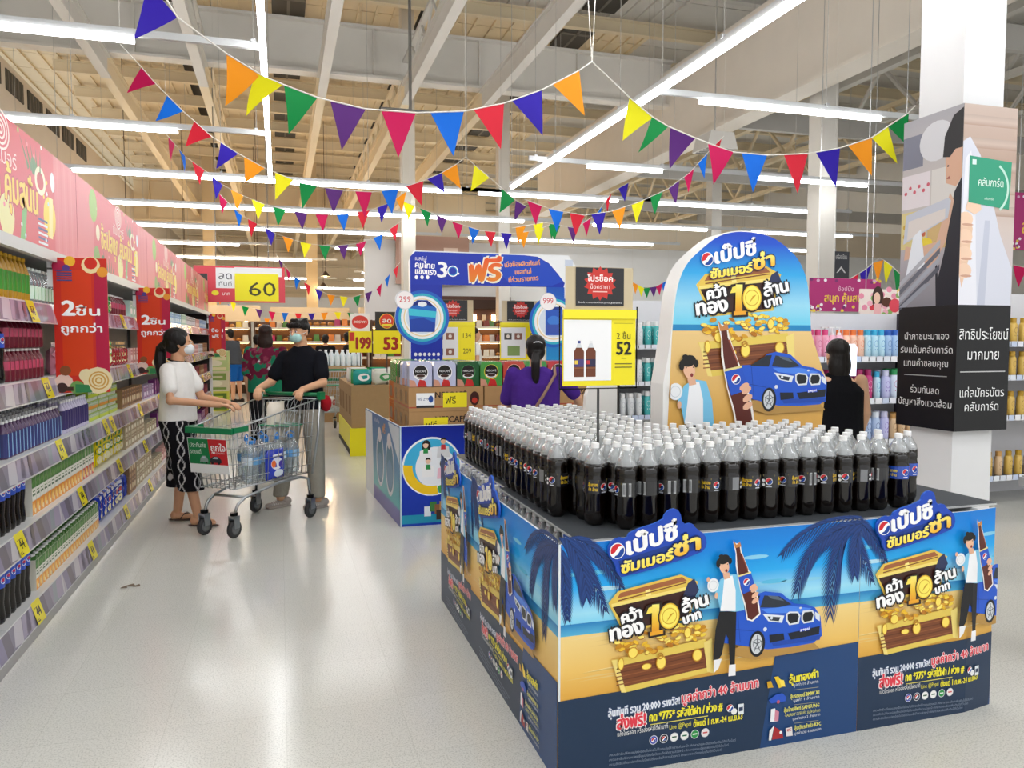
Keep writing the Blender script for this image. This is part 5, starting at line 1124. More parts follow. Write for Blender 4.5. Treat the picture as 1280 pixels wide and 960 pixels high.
# end structure seen in the gate opening: dark shop front and brown wall poster
q = MB(); q.C('5a3a2c'); q.box(3.6, 20.7, .0, 6.2, 20.88, 2.7); q.C('3a2418'); q.box(3.5, 20.6, 2.35, 6.3, 20.88, 2.6)
q.build('shop_front', MATTE); tag(bpy.data.objects['shop_front'], 'dark brown shop front with a low eave seen through the blue gate', 'shop front')
o = bpy.data.objects['shop_front']
for k in range(9): q = MB(); q.C('e8d8b8'); q.box(3.75 + k*.27, 20.66, .3, 3.85 + k*.27, 20.7, 2.2); q.build('window_strip', WARM if k % 2 else MATTE, o)
q = MB(); q.C('b08a78'); q.box(3.0, 20.7, 3.0, 5.0, 20.8, 4.3); q.C('8a5a48'); q.box(3.3, 20.69, 3.3, 4.2, 20.71, 3.9); q.C('e0c8b8'); q.box(4.3, 20.69, 3.2, 4.7, 20.71, 4.0)
tag(q.build('wall_poster', PAPER), 'faded brown and pink poster high on the pale inner wall', 'poster')
# ================================================================ RIGHT-HAND TOILETRY SHELVES
def gondola(x, y, w_, zs, label, c='3a3440', back='e6e6ea', top=1.95):
    t = thing('toiletry_shelf', label, 'shelf', (x, y, 0))
    q = MB(); q.C(back); q.box(0, .45, 0, w_, .48, top); q.build('back_panel', SHELF, t)
    for z in zs:
        q = MB(); q.C('2a2a30'); q.box(0, 0, z - .03, w_, .45, z); q.build('shelf', SHELF, t); s_ = t
        A = Art(); n = int(w_/.075); r_ = random.Random(int(z*100))
        for i in range(n): A.rect(i*.075, 0, i*.075 + .066, .05, r_.choice(['e8ecf2', 'dfe4ee', 'f0f0f4', 'c8d4ec', 'eadf4a' if i % 5 == 0 else 'e4e6f0']))
        A.build('price_strip', t, (0, -.003, z - .04), m=RAIL)
    q = MB(); q.C(c); q.box(-.02, .0, 0, 0, .48, top); q.box(w_, 0, 0, w_ + .02, .48, top); q.build('side_panel', SHELF, t); return t
def sham(c, cap, band_, h=.23, r=.034, pump=False):
    k = Kit('toiletry_bottle', 'bottle'); q = MB(); q.smooth = True; q.C(c); q.lathe([(r*.92, 0), (r, .01), (r, h*.72), (r*.7, h*.82)], 12); k.root = q.mesh('toiletry_bottle', PLAST)
    q = MB(); q.C(cap)
    if pump: q.lathe([(r*.45, h*.82), (r*.45, h*.9), (r*.15, h*.92), (r*.15, h*1.08)], 10); q.box(-.04, -.008, h*1.08, .01, .008, h*1.12)
    else: q.lathe([(r*.72, h*.8), (r*.75, h), (r*.6, h*1.02)], 12)
    k.parts = [('cap', q.mesh('cap', PLAST))]
    A = Art(); A.oval(0, h*.5, r*.55, h*.13, band_, 12); A.up(); A.rect(-r*.4, h*.25, r*.4, h*.3, band_); A.rect(-r*.3, h*.47, r*.3, h*.52, c); k.parts.append(('label_print', art_on_cyl(A, r*1.01))); return k
SH = dict(pink=sham('f0a8c0', 'e04a86', 'c83a72'), pink2=sham('f4bcd0', 'f4f4f4', 'e0407c', pump=True), orange=sham('f4c8b0', 'f08040', 'e8703a'), cyan=sham('bfe4f4', '3fb4e0', '2a8acc'), blue=sham('a8c8ec', '2a62c0', '1f4ca0'), white=sham('ecd8e8', 'f2e6f0', 'a8285a', .28, .04),
          lilac=sham('c8c8f0', 'd8d8f4', '7a5ac0', .24, .04), green=sham('d8e4f4', '2f9a5a', 'c03a8a', .25, .042), magenta=sham('c8387c', 'b02a6a', 'f0b8d4', .25, .04), mint=sham('d4ecdc', '3a8a4a', '4a9a5a', .25, .04), bluew=sham('b8ccec', 'e8f0fa', '2a4f9a', .24, .04), tan=sham('d8b890', 'c89858', '8a5a3a', .22, .036), gold=sham('d8b45a', 'b8902a', '8a5a20', .22, .036), teal=sham('4ab8b8', 'f0f0f0', 'e8f4f4', .26, .036), clear=sham('e4e8ea', 'f4f4f4', 'b8c0c8', .24, .036))
gx = aty(1012, 450, 5.4).x
ZS = [(aty(1060, 447, 5.4).z), (aty(1060, 500, 5.4).z), (aty(1060, 545, 5.4).z)]
gondola(gx, 5.4, 1.3, [ZS[0], ZS[1], ZS[2] - .05, .2], 'toiletry shelf unit between the arched sign and the wrapped column', top=1.74)
def line_up(names, x0, y, z, step, label, rows=2, group=None):
    for i, nme in enumerate(names):
        for r_ in range(rows): SH[nme].place((x0 + i*step, y + .06 + r_*.09, z + .0015), 0, (label % nme.rstrip('2w')) + (', %s along' % ORD[i] if r_ == 0 else ', rear row'), group or ('toiletries, ' + label.split('%s ')[-1]))
line_up(['pink']*3 + ['pink2']*2 + ['orange']*3 + ['cyan']*3 + ['blue']*3, gx + .05, 5.4, ZS[0], .072, '%s toiletry bottle, upper shelf behind the black-topped woman')
line_up(['white']*3, gx + 1.08, 5.4, ZS[0], .085, '%s pump-style bottle, upper shelf end by the column')
line_up(['magenta', 'magenta', 'cyan', 'lilac', 'green', 'green', 'mint', 'mint'], gx + .55, 5.4, ZS[1], .092, '%s toiletry bottle on the middle shelf by the column')
line_up(['bluew', 'bluew', 'bluew', 'lilac', 'tan', 'tan', 'tan', 'orange'], gx + .55, 5.4, ZS[2] - .05, .092, '%s toiletry bottle on the lower shelf by the column')
line_up(['magenta', 'tan', 'magenta', 'tan', 'magenta'], gx + .06, 5.4, ZS[1], .09, '%s toiletry bottle on the middle shelf hidden behind the woman')
t = thing('lit_screen', 'small glowing white advertising screen on the toiletry shelf beside the woman', 'screen', (aty(1060, 470, 5.3).x, 5.3, 0))
za, zb = aty(1060, 470, 5.3).z, aty(1060, 430, 5.3).z
q = MB(); q.C('ffffff'); q.prism([(-.08, za), (.08, za), (.085, zb - .03), (.06, zb), (-.06, zb), (-.085, zb - .03)], 0, .015); q.build('screen', SCREEN, t)
q = MB(); q.C('dddddd'); q.box(-.012, .015, .0, .012, .03, zb - .04); q.build('stand', METAL, t)
gx2 = aty(1266, 450, 5.4).x
gondola(gx2 - .25, 5.4, 2.0, [aty(1270, 470, 5.4).z, aty(1270, 428, 5.4).z + .0, aty(1270, 520, 5.4).z, .25], 'shelf of gold-coloured goods behind the wrapped column')
for zi_, z in enumerate((aty(1270, 470, 5.4).z, aty(1270, 428, 5.4).z, aty(1270, 520, 5.4).z, .25)):
    line_up((['gold', 'tan', 'gold', 'gold', 'tan', 'white'] * 3)[:16], gx2 - .18, 5.4, z, .12, '%s bottle, level at ' + ('eye height', 'head height', 'hip height', 'ankle height')[zi_] + ' of the gold-goods shelf', 1, 'goods behind the column')
# white and teal goods between the price frame and the arched sign
gx3 = aty(775, 430, 7.6).x
ZT = [aty(800, 432, 7.6).z - .0, aty(800, 478, 7.6).z, aty(800, 520, 7.6).z]
gondola(gx3, 7.6, 1.5, ZT, 'shelf of white and teal bottles seen left of the arched sign', '2a2a2a')
for z, row in zip(ZT, ('shelf top', 'middle row', 'lower row')): line_up(['clear', 'clear', 'clear', 'teal', 'teal', 'clear', 'clear', 'lilac', 'clear', 'clear', 'teal', 'clear', 'clear'], gx3 + .06, 7.6, z, .1, '%s bottle, ' + row + ' of the shelf beside the arched sign')
# pink hanging signs
def hang(nm, x0, y0, x1, y1, Y, c, label, art, zc=8.31):
    a, b = aty(x0, y0, Y), aty(x1, y1, Y); wd, ht = b.x - a.x, a.z - b.z
    t = thing(nm, label, 'sign', (a.x, Y, b.z)); q = MB(); q.C(c); q.box(0, 0, 0, wd, .02, ht); q.build('board', PAPER, t)
    for k in (.12, .88): q = MB(); q.C('bbbbbb'); q.tube([(wd*k, .01, ht), (wd*k, .01, zc - b.z)], .005, 4); q.build('wire', METAL, t)
    A = Art(); art(A, wd, ht); A.build('print', t, (0, -.0005, 0))
def art_pink(A, wd, h):
    A.rect(0, 0, wd, h, 'b02a72'); A.up(); r_ = random.Random(5)
    for i in range(40): A.oval(r_.choice([r_.uniform(0, .12), r_.uniform(.88, 1), r_.uniform(0, 1)])*wd, r_.choice([r_.uniform(0, .15), r_.uniform(0, .2), r_.uniform(.9, 1)])*h, .025, .02, r_.choice(['f4e8f0', 'd8a8c8', '7a2a6a', 'e8c84a', 'f0f0f4']), 8)
    A.up(); A.text('ช้อปปิ้ง', wd*.5, h*.62, h*.12, 'f0c8dc', fit=wd*.22, bold=.02, al='c'); A.text('สนุก คุ้มสนั่น', wd*.5, h*.3, h*.2, 'f2c84a', fit=wd*.6, bold=.03, al='c')
def art_flower(A, wd, h):
    A.rect(0, 0, wd, h, 'f0e0d8'); A.up(); r_ = random.Random(6)
    for i in range(34): A.oval(r_.uniform(0, 1)*wd, r_.uniform(0, 1)*h, .035, .03, r_.choice(['e890a8', 'f0d060', 'd83a4a', '8ab060', 'f4f0ec', 'f0b0c0']), 8)
    A.up(); A.oval(wd*.36, h*.72, .07, .12, '3a2018', 14); A.up(); A.oval(wd*.34, h*.72, .04, .06, 'f0c8b0', 12); A.poly([(wd*.28, 0), (wd*.42, 0), (wd*.44, h*.55), (wd*.28, h*.55)], 'f0b8b8'); A.up(); A.oval(wd*.55, h*.6, .06, .05, '5a3426', 12); A.up(); A.oval(wd*.72, h*.5, .07, .07, 'e04a5a', 14)
hang('hanging_sign', 1013, 347, 1100, 390, 8, 'b02a72', 'magenta hanging sign with yellow lettering, over the toiletry shelves', art_pink)
hang('hanging_sign', 1076, 361, 1134, 402, 6.3, 'f0e0d8', 'flowery hanging sign with a long-haired woman picture, beside the column', art_flower)
hang('hanging_sign', 1266, 240, 1330, 315, 8, 'b02a72', 'magenta hanging sign cut off by the picture edge past the column', art_pink)
def art_dark(A, wd, h): A.rect(0, 0, wd, h, '4a4c54'); A.up(); A.text('เครื่องเขียน', wd*.5, h*.72, .08, 'e8e8ea', fit=wd*.7, bold=.02, al='c'); A.poly([(wd*.2, h*.2), (wd*.5, h*.45), (wd*.8, h*.2), (wd*.7, h*.2), (wd*.5, h*.36), (wd*.3, h*.2)], 'e8e8ea')
hang('hanging_sign', 1042, 314, 1061, 348, 13, '4a4c54', 'narrow dark grey hanging sign with an arrowhead mark, behind the magenta sign', art_dark)
# ================================================================ WRAPPED COLUMN BOARDS
t = thing('column_wrap', 'square advertising sleeve around the white column, photo above and black text below', 'sign', (0, 0, 0))
CX, CY, CW, CD = 3.83, 3.6, .405, .45; z0, z1 = .955, 2.875
zm = aty(1203, 381, CY).z
for nm_, bx in (('front_board', (CX, CY, CX + CW, CY + .01)), ('side_board', (CX, CY + .01, CX + .01, CY + CD)), ('rear_board', (CX, CY + CD - .01, CX + CW, CY + CD)), ('side_board', (CX + CW - .01, CY + .01, CX + CW, CY + CD - .01))):
    q = MB(); q.C('3a3834'); q.box(bx[0], bx[1], z0, bx[2], bx[3], z1); q.build(nm_, PAPER, t)
A = Art(); H = z1 - z0; hm = zm - z0
A.rect(0, 0, CW, hm, '0c0c0e'); A.grad(0, hm, CW, H, [(0, 'c8c4cc'), (.4, 'd0c0b8'), (.7, 'b89c8c'), (1, 'c4b0a4')]); A.up()
for i in range(5): A.grad(0, H - .12 - i*.13, CW, H - .06 - i*.13, [(0, 'b09484'), (.5, 'c8b4a8'), (1, 'b8a498')][0:3]); 
A.up(); A.poly([(.0, hm), (.0, hm + .95), (.05, hm + .98), (.13, hm + .88), (.2, hm + .72), (.3, hm + .42), (.4, hm + .22), (.4, hm)], 'd4d6e2'); A.up()
A.poly([(.0, hm + .2), (.02, hm + .85), (.06, hm + .9), (.1, hm + .7), (.12, hm + .3), (.14, hm), (.0, hm)], 'e8e8f0'); A.poly([(.14, hm), (.18, hm + .5), (.22, hm + .5), (.2, hm)], 'c0c4d4'); A.up()
A.poly([(0, hm + .18), (.02, hm + .1), (.07, hm + .28), (.09, hm + .45), (.06, hm + .52), (0, hm + .52)], 'e8c4a8'); A.up()
for i in range(4): A.oval(.035, hm + .5 - i*.1, .055, .045, 'efcdb2', 14); A.up(); A.oval(.05, hm + .5 - i*.1 - .03, .045, .008, 'd0a088', 8); A.up()
A.poly([(.03, hm + .56), (.1, hm + .53), (.15, hm + .56), (.14, hm + .6), (.05, hm + .62)], 'efcdb2'); A.up()
A.poly([(.05, hm + .6), (.36, hm + .57), (.37, hm + .85), (.05, hm + .87)], '2f9c7a'); A.up(); A.ring(.19, hm + .69, .15, .165, 'bfe4d6', 20, -.9, 1.0); A.text('คลับการ์ด', .12, hm + .7, .04, 'e8f6f0', fit=.19, bold=.02); A.rect(.07, hm + .82, .1, hm + .85, 'd8f0e8'); A.text('คลับการ์ด', .17, hm + .62, .012, 'e8f6f0', fit=.07, bold=0); A.up()
A.text('สิทธิประโยชน์', CW/2, hm - .205, .055, 'f4f4f4', fit=.375, bold=.02, al='c'); A.text('มากมาย', CW/2, hm - .325, .055, 'f4f4f4', fit=.24, bold=.02, al='c'); A.rect(.03, hm - .40, CW - .03, hm - .394, 'c8c8c8')
A.text('แค่สมัครบัตร', CW/2, .205, .045, 'f4f4f4', fit=.34, bold=.02, al='c'); A.text('คลับการ์ด', CW/2, .12, .045, 'f4f4f4', fit=.26, bold=.02, al='c')
A.t = [(k, P_, c_) for k, P_, c_ in A.t]; A.build('front_print', t, (CX, CY - .0005, z0), clip=(0, CW))
A = Art(); A.rect(0, 0, CD, hm, '0c0c0e'); A.grad(0, hm, CD, H, [(0, '8a8890'), (.3, 'b4aeb4'), (.6, 'c8c0bc'), (1, 'a8a6ac')]); A.up()
A.rect(0, H - .55, .22, H - .34, 'e0d8dc'); A.rect(.23, H - .55, CD, H - .34, 'd8d4d0'); A.rect(0, H - .8, .2, H - .57, 'd8c88a'); A.rect(.21, H - .82, CD, H - .57, 'd0b078'); A.oval(.26, H - .17, .13, .12, 'd4d4d8', 20); A.rect(0, H - .3, .16, H - .1, '7a7c8c'); A.up()
for i in range(6): A.oval(.03 + i*.035, H - .45 + (i % 2)*.03, .012, .012, 'c85a6a', 8)
for i in range(12): A.oval(.03 + (i % 6)*.03, H - .72 + (i // 6)*.06, .016, .016, ('c8a030', '9aa04a', 'c86a4a')[i % 3], 8)
A.oval(.2, H - .78, .05, .035, 'e8d03a', 12); A.up()
A.poly([(.29, hm), (.45, hm), (.45, H - .42), (.4, H - .5), (.34, H - .85), (.3, H - 1.0), (.27, hm + .4)], '1a1c28'); A.up()
A.poly([(.03, H - .87), (.1, H - .86), (.25, H - .95), (.35, H - .78), (.4, H - .55), (.37, H - .5), (.28, H - .78), (.12, H - .8), (.04, H - .78)], 'd8b098'); A.up()
A.poly([(.34, H - .44), (.33, H - .3), (.38, H - .12), (.45, H - .08), (.45, H - .42), (.41, H - .47)], 'd8ac92'); A.up(); A.poly([(.31, H - .28), (.32, H - .16), (.38, H - .05), (.45, H - .02), (.45, H - .25), (.4, H - .25), (.36, H - .29)], '1c1a1e'); A.oval(.35, H - .34, .008, .006, '1c1a1e', 6); A.poly([(.34, H - .415), (.37, H - .42), (.36, H - .4)], 'a85a50'); A.up()
A.poly([(.02, hm + .4), (.36, hm + .52), (.38, hm + .62), (.36, hm + .64), (.04, hm + .58)], 'c4c8d4'); A.poly([(.05, hm + .42), (.34, hm + .52), (.34, hm + .58), (.06, hm + .54)], 'dcd4d0'); A.poly([(.05, hm + .2), (.2, hm + .25), (.16, hm + .48), (.1, hm + .44)], 'e8ecf4')
for k, c in enumerate(('b4b6c0', '6a6c78', 'a8acb8', '5a5c68', '9a9eaa')): A.poly([(0, hm + .16 - k*.05), (.31, hm + .4 - k*.05), (.31, hm + .365 - k*.05), (0, hm + .125 - k*.05)] if k < 4 else [(0, hm), (.2, hm + .14), (.25, hm + .14), (.05, hm)], c)
A.up()
for i, (s_, wd) in enumerate((('นำภาชนะมาเอง', .34), ('รับแต้มคลับการ์ด', .4), ('แทนคำขอบคุณ', .34))): A.text(s_, CD/2, hm - .205 - i*.083, .037, 'e8e8e8', fit=wd, bold=.01, al='c')
A.rect(.06, hm - .43, CD - .06, hm - .425, 'a8a8a8')
for i, (s_, wd) in enumerate((('ร่วมกันลด', .22), ('ปัญหาสิ่งแวดล้อม', .41))): A.text(s_, CD/2, .215 - i*.08, .037, 'e8e8e8', fit=wd, bold=.01, al='c')
A.build('side_print', t, (CX - .0005, CY + CD, z0), -math.pi/2, clip=(0, CD))
# ================================================================ PEOPLE
def organic(name, mb, voxel, m, parent, colf=None, col='ffffff', smooth=3):
    """fuse the collected volumes into one continuous skin"""
    o = mb.build('tmp', m); md = o.modifiers.new('r', 'REMESH'); md.mode = 'VOXEL'; md.voxel_size = voxel; md.use_smooth_shade = True
    ms = o.modifiers.new('s', 'SMOOTH'); ms.iterations = smooth; ms.factor = .5
    me = bpy.data.meshes.new_from_object(o.evaluated_get(bpy.context.evaluated_depsgraph_get()))
    old = o.data; bpy.data.objects.remove(o); bpy.data.meshes.remove(old); me.name = name
    me.materials.clear(); me.materials.append(m); n = len(me.vertices)
    co = np.empty(n * 3, dtype=np.float32); me.vertices.foreach_get('co', co); co = co.reshape(-1, 3)
    c = np.tile(np.array(L(col), dtype=np.float32), (n, 1))
    if colf is not None: c = colf(co, c)
    for a in list(me.color_attributes): me.color_attributes.remove(a)
    at = me.color_attributes.new('Col', 'FLOAT_COLOR', 'POINT'); at.data.foreach_set('color', c.astype(np.float32).ravel())
    return link(name, me, parent)
def loft(q, secs, n=16, ang=0.):
    """secs: (x, y, z, rx, ry)"""
    rings = []; ca, sa = math.cos(ang), math.sin(ang)
    for x, y, z, rx, ry in secs:
        rings.append([q.V((x + rx*math.cos(t)*ca - ry*math.sin(t)*sa, y + rx*math.cos(t)*sa + ry*math.sin(t)*ca, z)) for t in [2*math.pi*k/n for k in range(n)]])
    for a, b in zip(rings, rings[1:]):
        for k in range(n): q.F([a[k], a[(k+1) % n], b[(k+1) % n], b[k]])
    q.F(rings[0][::-1]); q.F(rings[-1])
def limb(q, pts, rs):
    q.tube(pts, rs, 12)
    for p, r in zip(pts, rs): q.ell(p, r, r, r, 10, 8)
def fr(loc, dirv, up=(0, 0, 1)):
    """frame with local -Y along dirv"""
    y = -Vector(dirv).normalized(); z = Vector(up); x = y.cross(z).normalized(); z = x.cross(y)
    return Matrix.Translation(loc) @ Matrix((x, y, z)).transposed().to_4x4()
def head_vol(q, c, d, s=1., up=(0, 0, 1)):
    q.T = fr(c, d, up) @ Matrix.Scale(s, 4)
    q.ell((0, .015, .03), .074, .092, .088, 16, 12); q.ell((0, -.02, -.035), .058, .07, .078, 14, 10); q.ell((0, -.045, -.085), .03, .03, .026, 10, 8)
    q.ell((0, -.095, -.02), .012, .02, .016, 8, 6); q.ell((0, -.088, .0), .008, .014, .028, 8, 6); q.ell((0, -.082, -.055), .022, .012, .009, 10, 6)
    for sx in (-1, 1): q.ell((sx*.074, .01, -.01), .01, .018, .03, 8, 8); q.ell((sx*.03, -.078, .018), .018, .01, .008, 8, 6)
    q.T = None
def face_bits(par, c, d, s=1., up=(0, 0, 1)):
    q = MB(); q.smooth = True; q.T = fr(c, d, up) @ Matrix.Scale(s, 4)
    for sx in (-1, 1):
        q.C('f2efea'); q.ell((sx*.029, -.083, .004), .0125, .007, .006, 10, 6); q.C('1a100c'); q.ell((sx*.029, -.0885, .004), .006, .003, .0056, 8, 6)
        q.C('1c1410'); q.box(sx*.029 - .016, -.093, .02, sx*.029 + .016, -.086, .025)
    tag(q.build('eyes', SKIN, par), kind=None)
def hand_vol(q, wrist, dirv, palm, s=1., thumb=1, curl=.6):
    """palm plus four unequal bent fingers and a thumb; palm = direction the palm faces"""
    x = Vector(dirv).normalized(); z = -Vector(palm); z = (z - x * z.dot(x)).normalized(); y = z.cross(x)
    q.T = Matrix.Translation(wrist) @ Matrix((x, y, z)).transposed().to_4x4() @ Matrix.Scale(s, 4)
    q.ell((.045, 0, 0), .05, .038, .015, 12, 8)
    for i, (yy, l, r) in enumerate(((-.027, .062, .0078), (-.009, .072, .0085), (.009, .078, .0087), (.027, .07, .0085))):
        p = [(.075, yy, 0), (.075 + l*.42, yy*1.08, -.004 - curl*.012), (.075 + l*(.42 + .33*math.cos(curl)), yy*1.08, -.01 - curl*l*.4), (.075 + l*(.42 + .33*math.cos(curl) + .2*math.cos(curl*2)), yy*1.05, -.012 - curl*l*.72)]
        limb(q, p, [r, r, r*.93, r*.8])
    limb(q, [(.02, thumb*.03, -.004), (.048, thumb*.052, -.014), (.072, thumb*.058, -.026)], [.012, .0105, .0085]); q.T = None
def shoe(q, p, d, l=.25, h=.06, w_=.045):
    q.T = fr(p, d); q.ell((0, -.02, .03), w_*.9, l*.42, .03, 12, 8); q.ell((0, -l*.38, .028), w_, l*.2, .025, 12, 8); q.ell((0, .06, .045), w_*.8, .05, h*.75, 12, 8); q.box(-w_*.8, -l*.5, 0, w_*.8, .09, .015); q.T = None
def person(label): return thing('person', label, 'person')
V3 = lambda *a: Vector(a)
# ---- woman in white
W = person('woman in a white T-shirt and black patterned trousers holding the front of a trolley')
wx, wy = -.80, 6.72; f = V3(.86, -.30, 0).normalized() ; sd = V3(-f.y, f.x, 0)   # sd: her left
hd = V3(.95, .12, 0).normalized()
def wp(a, b, z): return V3(wx, wy, 0) + f*a + sd*b + V3(0, 0, z)
q = MB(); hc = wp(.03, 0, 1.475); head_vol(q, hc, hd, .98)
q.tube([wp(0, 0, 1.28), wp(.01, 0, 1.42)], [.055, .048], 12)
loft(q, [(*wp(0, 0, .84), .13, .1), (*wp(0, 0, 1.1), .12, .09), (*wp(0, 0, 1.27), .15, .09), (*wp(0, 0, 1.32), .07, .06)], ang=math.atan2(sd.y, sd.x))
Rs, Ls = wp(0, -.16, 1.27), wp(0, .16, 1.27)
re, rw = wp(.06, -.24, 1.03), V3(-.47, 6.50, .985); le, lw = wp(.1, .22, 1.02), V3(-.42, 6.72, .985)
limb(q, [Rs, re, rw], [.045, .037, .025]); limb(q, [Ls, le, lw], [.045, .037, .025])
hand_vol(q, rw, (.85, -.1, -.1), (0, 0, -1), .9, 1, .7); hand_vol(q, lw, (.6, -.5, -.1), (0, 0, -1), .9, -1, .7)
feet = [V3(-.84, 6.88, 0), V3(-.66, 6.62, 0)]
for ft, b in zip(feet, (.09, -.09)):
    kn = (wp(.03, b, .47)*.5 + (ft + V3(0, 0, .47))*.5); limb(q, [wp(0, b, .86), kn, ft + V3(0, 0, .09)], [.075, .052, .036])
    q.T = fr(ft, f); q.ell((0, -.05, .035), .038, .1, .028, 12, 8); q.ell((0, .02, .04), .034, .045, .045, 10, 8)
    for i in range(5): q.ell((-.028 + i*.014, -.14 + abs(i - 1)*.006, .024), .009, .02, .011, 8, 6)
    q.T = None
organic('body', q, .0062, SKIN, W, col='d29f7c')
face_bits(W, hc, hd, .98)
q = MB(); q.T = fr(hc, hd) @ Matrix.Scale(.98, 4)   # hair
q.ell((0, .03, .045), .084, .1, .088, 16, 12); q.ell((0, .05, -.01), .078, .075, .08, 14, 10)
for sx in (-1, 1): q.ell((sx*.07, .0, .02), .02, .05, .05, 8, 8)
q.T = None
tl = wp(-.10, .0, 1.50); q.tube([hc + hd*-.085 + V3(0, 0, .0), wp(-.13, .01, 1.43), wp(-.14, .0, 1.33), wp(-.12, -.01, 1.22), wp(-.11, -.02, 1.1)], [.05, .045, .048, .04, .012], 10)
cut = V3(hc.x, hc.y, 0)
organic('hair', q, .007, HAIR, W, col='120d0c')
q = MB(); q.C('e8e4e0'); q.smooth = True; q.T = fr(hc + hd*-.105 + V3(0, 0, -.02), hd); q.tube([(.02*math.cos(t), .0, .02*math.sin(t)) for t in [k*.785 for k in range(8)]], .012, 8, True); q.build('hair_tie', CLOTH, W)
q = MB(); loft(q, [(*wp(0, 0, .84), .19, .135), (*wp(0, 0, .95), .185, .13), (*wp(0, 0, 1.1), .17, .12), (*wp(0, 0, 1.22), .172, .11), (*wp(0, 0, 1.285), .15, .085), (*wp(.0, 0, 1.33), .085, .065)], 20, ang=math.atan2(sd.y, sd.x))
for s_, e_ in ((Rs, re), (Ls, le)): limb(q, [s_ + V3(0, 0, -.01), s_.lerp(e_, .6)], [.06, .064])
organic('white_shirt', q, .009, CLOTH, W, col='eceae6', smooth=4)
q = MB(); q.C('1a1514'); q.smooth = True; q.tube([wp(.065*math.cos(t), .075*math.sin(t), 1.335 - .012*math.cos(t)) for t in [k*.523 for k in range(12)]], .006, 6, True); q.build('collar_band', CLOTH, W)
def pat(co, c):
    th = np.arctan2(co[:, 1] - wy, co[:, 0] - wx); z = co[:, 2]
    for k in range(11):
        ph = k * .571 - 3.1; d = np.abs(((th - ph + .12*np.sin(z*28 + k) + math.pi) % (2*math.pi)) - math.pi); d2 = np.abs(((th - ph - .12*np.sin(z*28 + k) + math.pi) % (2*math.pi)) - math.pi)
        m_ = (np.minimum(d, d2) < .022); c[m_] = L('c9c7c8')
    return c
q = MB(); loft(q, [(*wp(0, 0, .87), .17, .125), (*wp(0, 0, .95), .15, .11)], ang=math.atan2(sd.y, sd.x))
for ft, b in zip(feet, (.085, -.085)):
    top = wp(0, b, .86); bot_ = ft.lerp(wp(0, b, 0), .25) + V3(0, 0, .29); loft(q, [(*bot_, .1, .09), (*(bot_.lerp(top, .5)), .112, .105), (*top, .115, .12)], 16)
organic('patterned_trousers', q, .008, CLOTH, W, pat, '141318', 3)
for ft in feet:
    q = MB(); q.smooth = True; q.C('5a4a42'); q.T = fr(ft, f); q.prism([(-.035, .07), (-.045, -.06), (-.04, -.15), (0, -.17), (.04, -.15), (.045, -.06), (.035, .07)], 0, .014, ax='z') if False else q.ell((0, -.045, .007), .046, .13, .0085, 14, 6)
    q.C('2a2220'); q.tube([(-.04, -.04, .02), (-.02, -.07, .062), (0, -.1, .055), (.02, -.07, .062), (.04, -.04, .02)], .006, 6); q.build('flip_flop', RUBBER, W)
q = MB(); q.smooth = True; q.C('e4e8ea'); q.T = fr(hc, hd) @ Matrix.Scale(.98, 4); q.ell((0, -.052, -.048), .06, .06, .05, 14, 10); q.tube([(-.055, -.06, -.03), (-.078, 0, -.0)], .0025, 5); q.tube([(.055, -.06, -.03), (.078, 0, -.0)], .0025, 5); q.build('face_mask', CLOTH, W)
# ---- man in black
Mn = person('young man in a black T-shirt and face mask pushing the full trolley')
mx, my = .19, 7.22; f = V3(-.5, -.86, 0).normalized(); sd = V3(-f.y, f.x, 0); hd = V3(-.62, -.78, -.08).normalized()
def mp(a, b, z): return V3(mx, my, 0) + f*a + sd*b + V3(0, 0, z)
q = MB(); hc = mp(.05, 0, 1.575); head_vol(q, hc, hd, 1.0)
q.tube([mp(0, 0, 1.36), mp(.03, 0, 1.52)], [.062, .055], 12)
loft(q, [(*mp(0, 0, .88), .14, .1), (*mp(0, 0, 1.15), .14, .1), (*mp(0, 0, 1.33), .13, .08), (*mp(0, 0, 1.42), .06, .055)], ang=math.atan2(sd.y, sd.x))
Rs, Ls = mp(0, -.175, 1.35), mp(0, .175, 1.35)
hl, hr_ = V3(-.185, 7.065, 1.075), V3(.175, 6.80, 1.075)     # wrists above the handle: his right hand is the one toward the shelves
re, le = mp(.08, -.27, 1.12), mp(.1, .25, 1.12)
limb(q, [Rs, re, hl], [.052, .043, .028]); limb(q, [Ls, le, hr_], [.052, .043, .028])
hand_vol(q, hl, (-.1, -.9, -.25), (0, 0, -1), 1.0, 1, 1.0); hand_vol(q, hr_, (-.2, -.6, -.1), (0, 0, -1), 1.0, -1, 1.0)
feet = [V3(-.02, 7.16, 0), V3(.30, 7.02, 0)]
for ft, b in zip(feet, (-.1, .1)): limb(q, [mp(0, b, .9), (mp(.02, b, .48) + ft + V3(0, 0, .48))*.5, ft + V3(0, 0, .09)], [.085, .058, .04])
organic('body', q, .0064, SKIN, Mn, col='dba985'); face_bits(Mn, hc, hd)
q = MB(); q.T = fr(hc, hd); q.ell((0, .018, .05), .082, .095, .068, 16, 12); q.ell((0, .06, .02), .074, .052, .068, 14, 10); rng = random.Random(5)
for i in range(34): a = rng.uniform(0, 6.28); q.ell((.058*math.cos(a), .015 + .07*math.sin(a), .078 + rng.uniform(-.02, .03)), .026, .028, .018, 6, 5)
for i in range(9): q.ell((-.06 + i*.015, -.074 - .012*math.sin(i*.4), .064 - .007*(i % 2)), .016, .018, .024, 6, 5)
for sx in (-1, 1): q.ell((sx*.074, .0, .045), .014, .045, .034, 8, 8)
q.T = None; organic('hair', q, .007, HAIR, Mn, col='15110f', smooth=2)
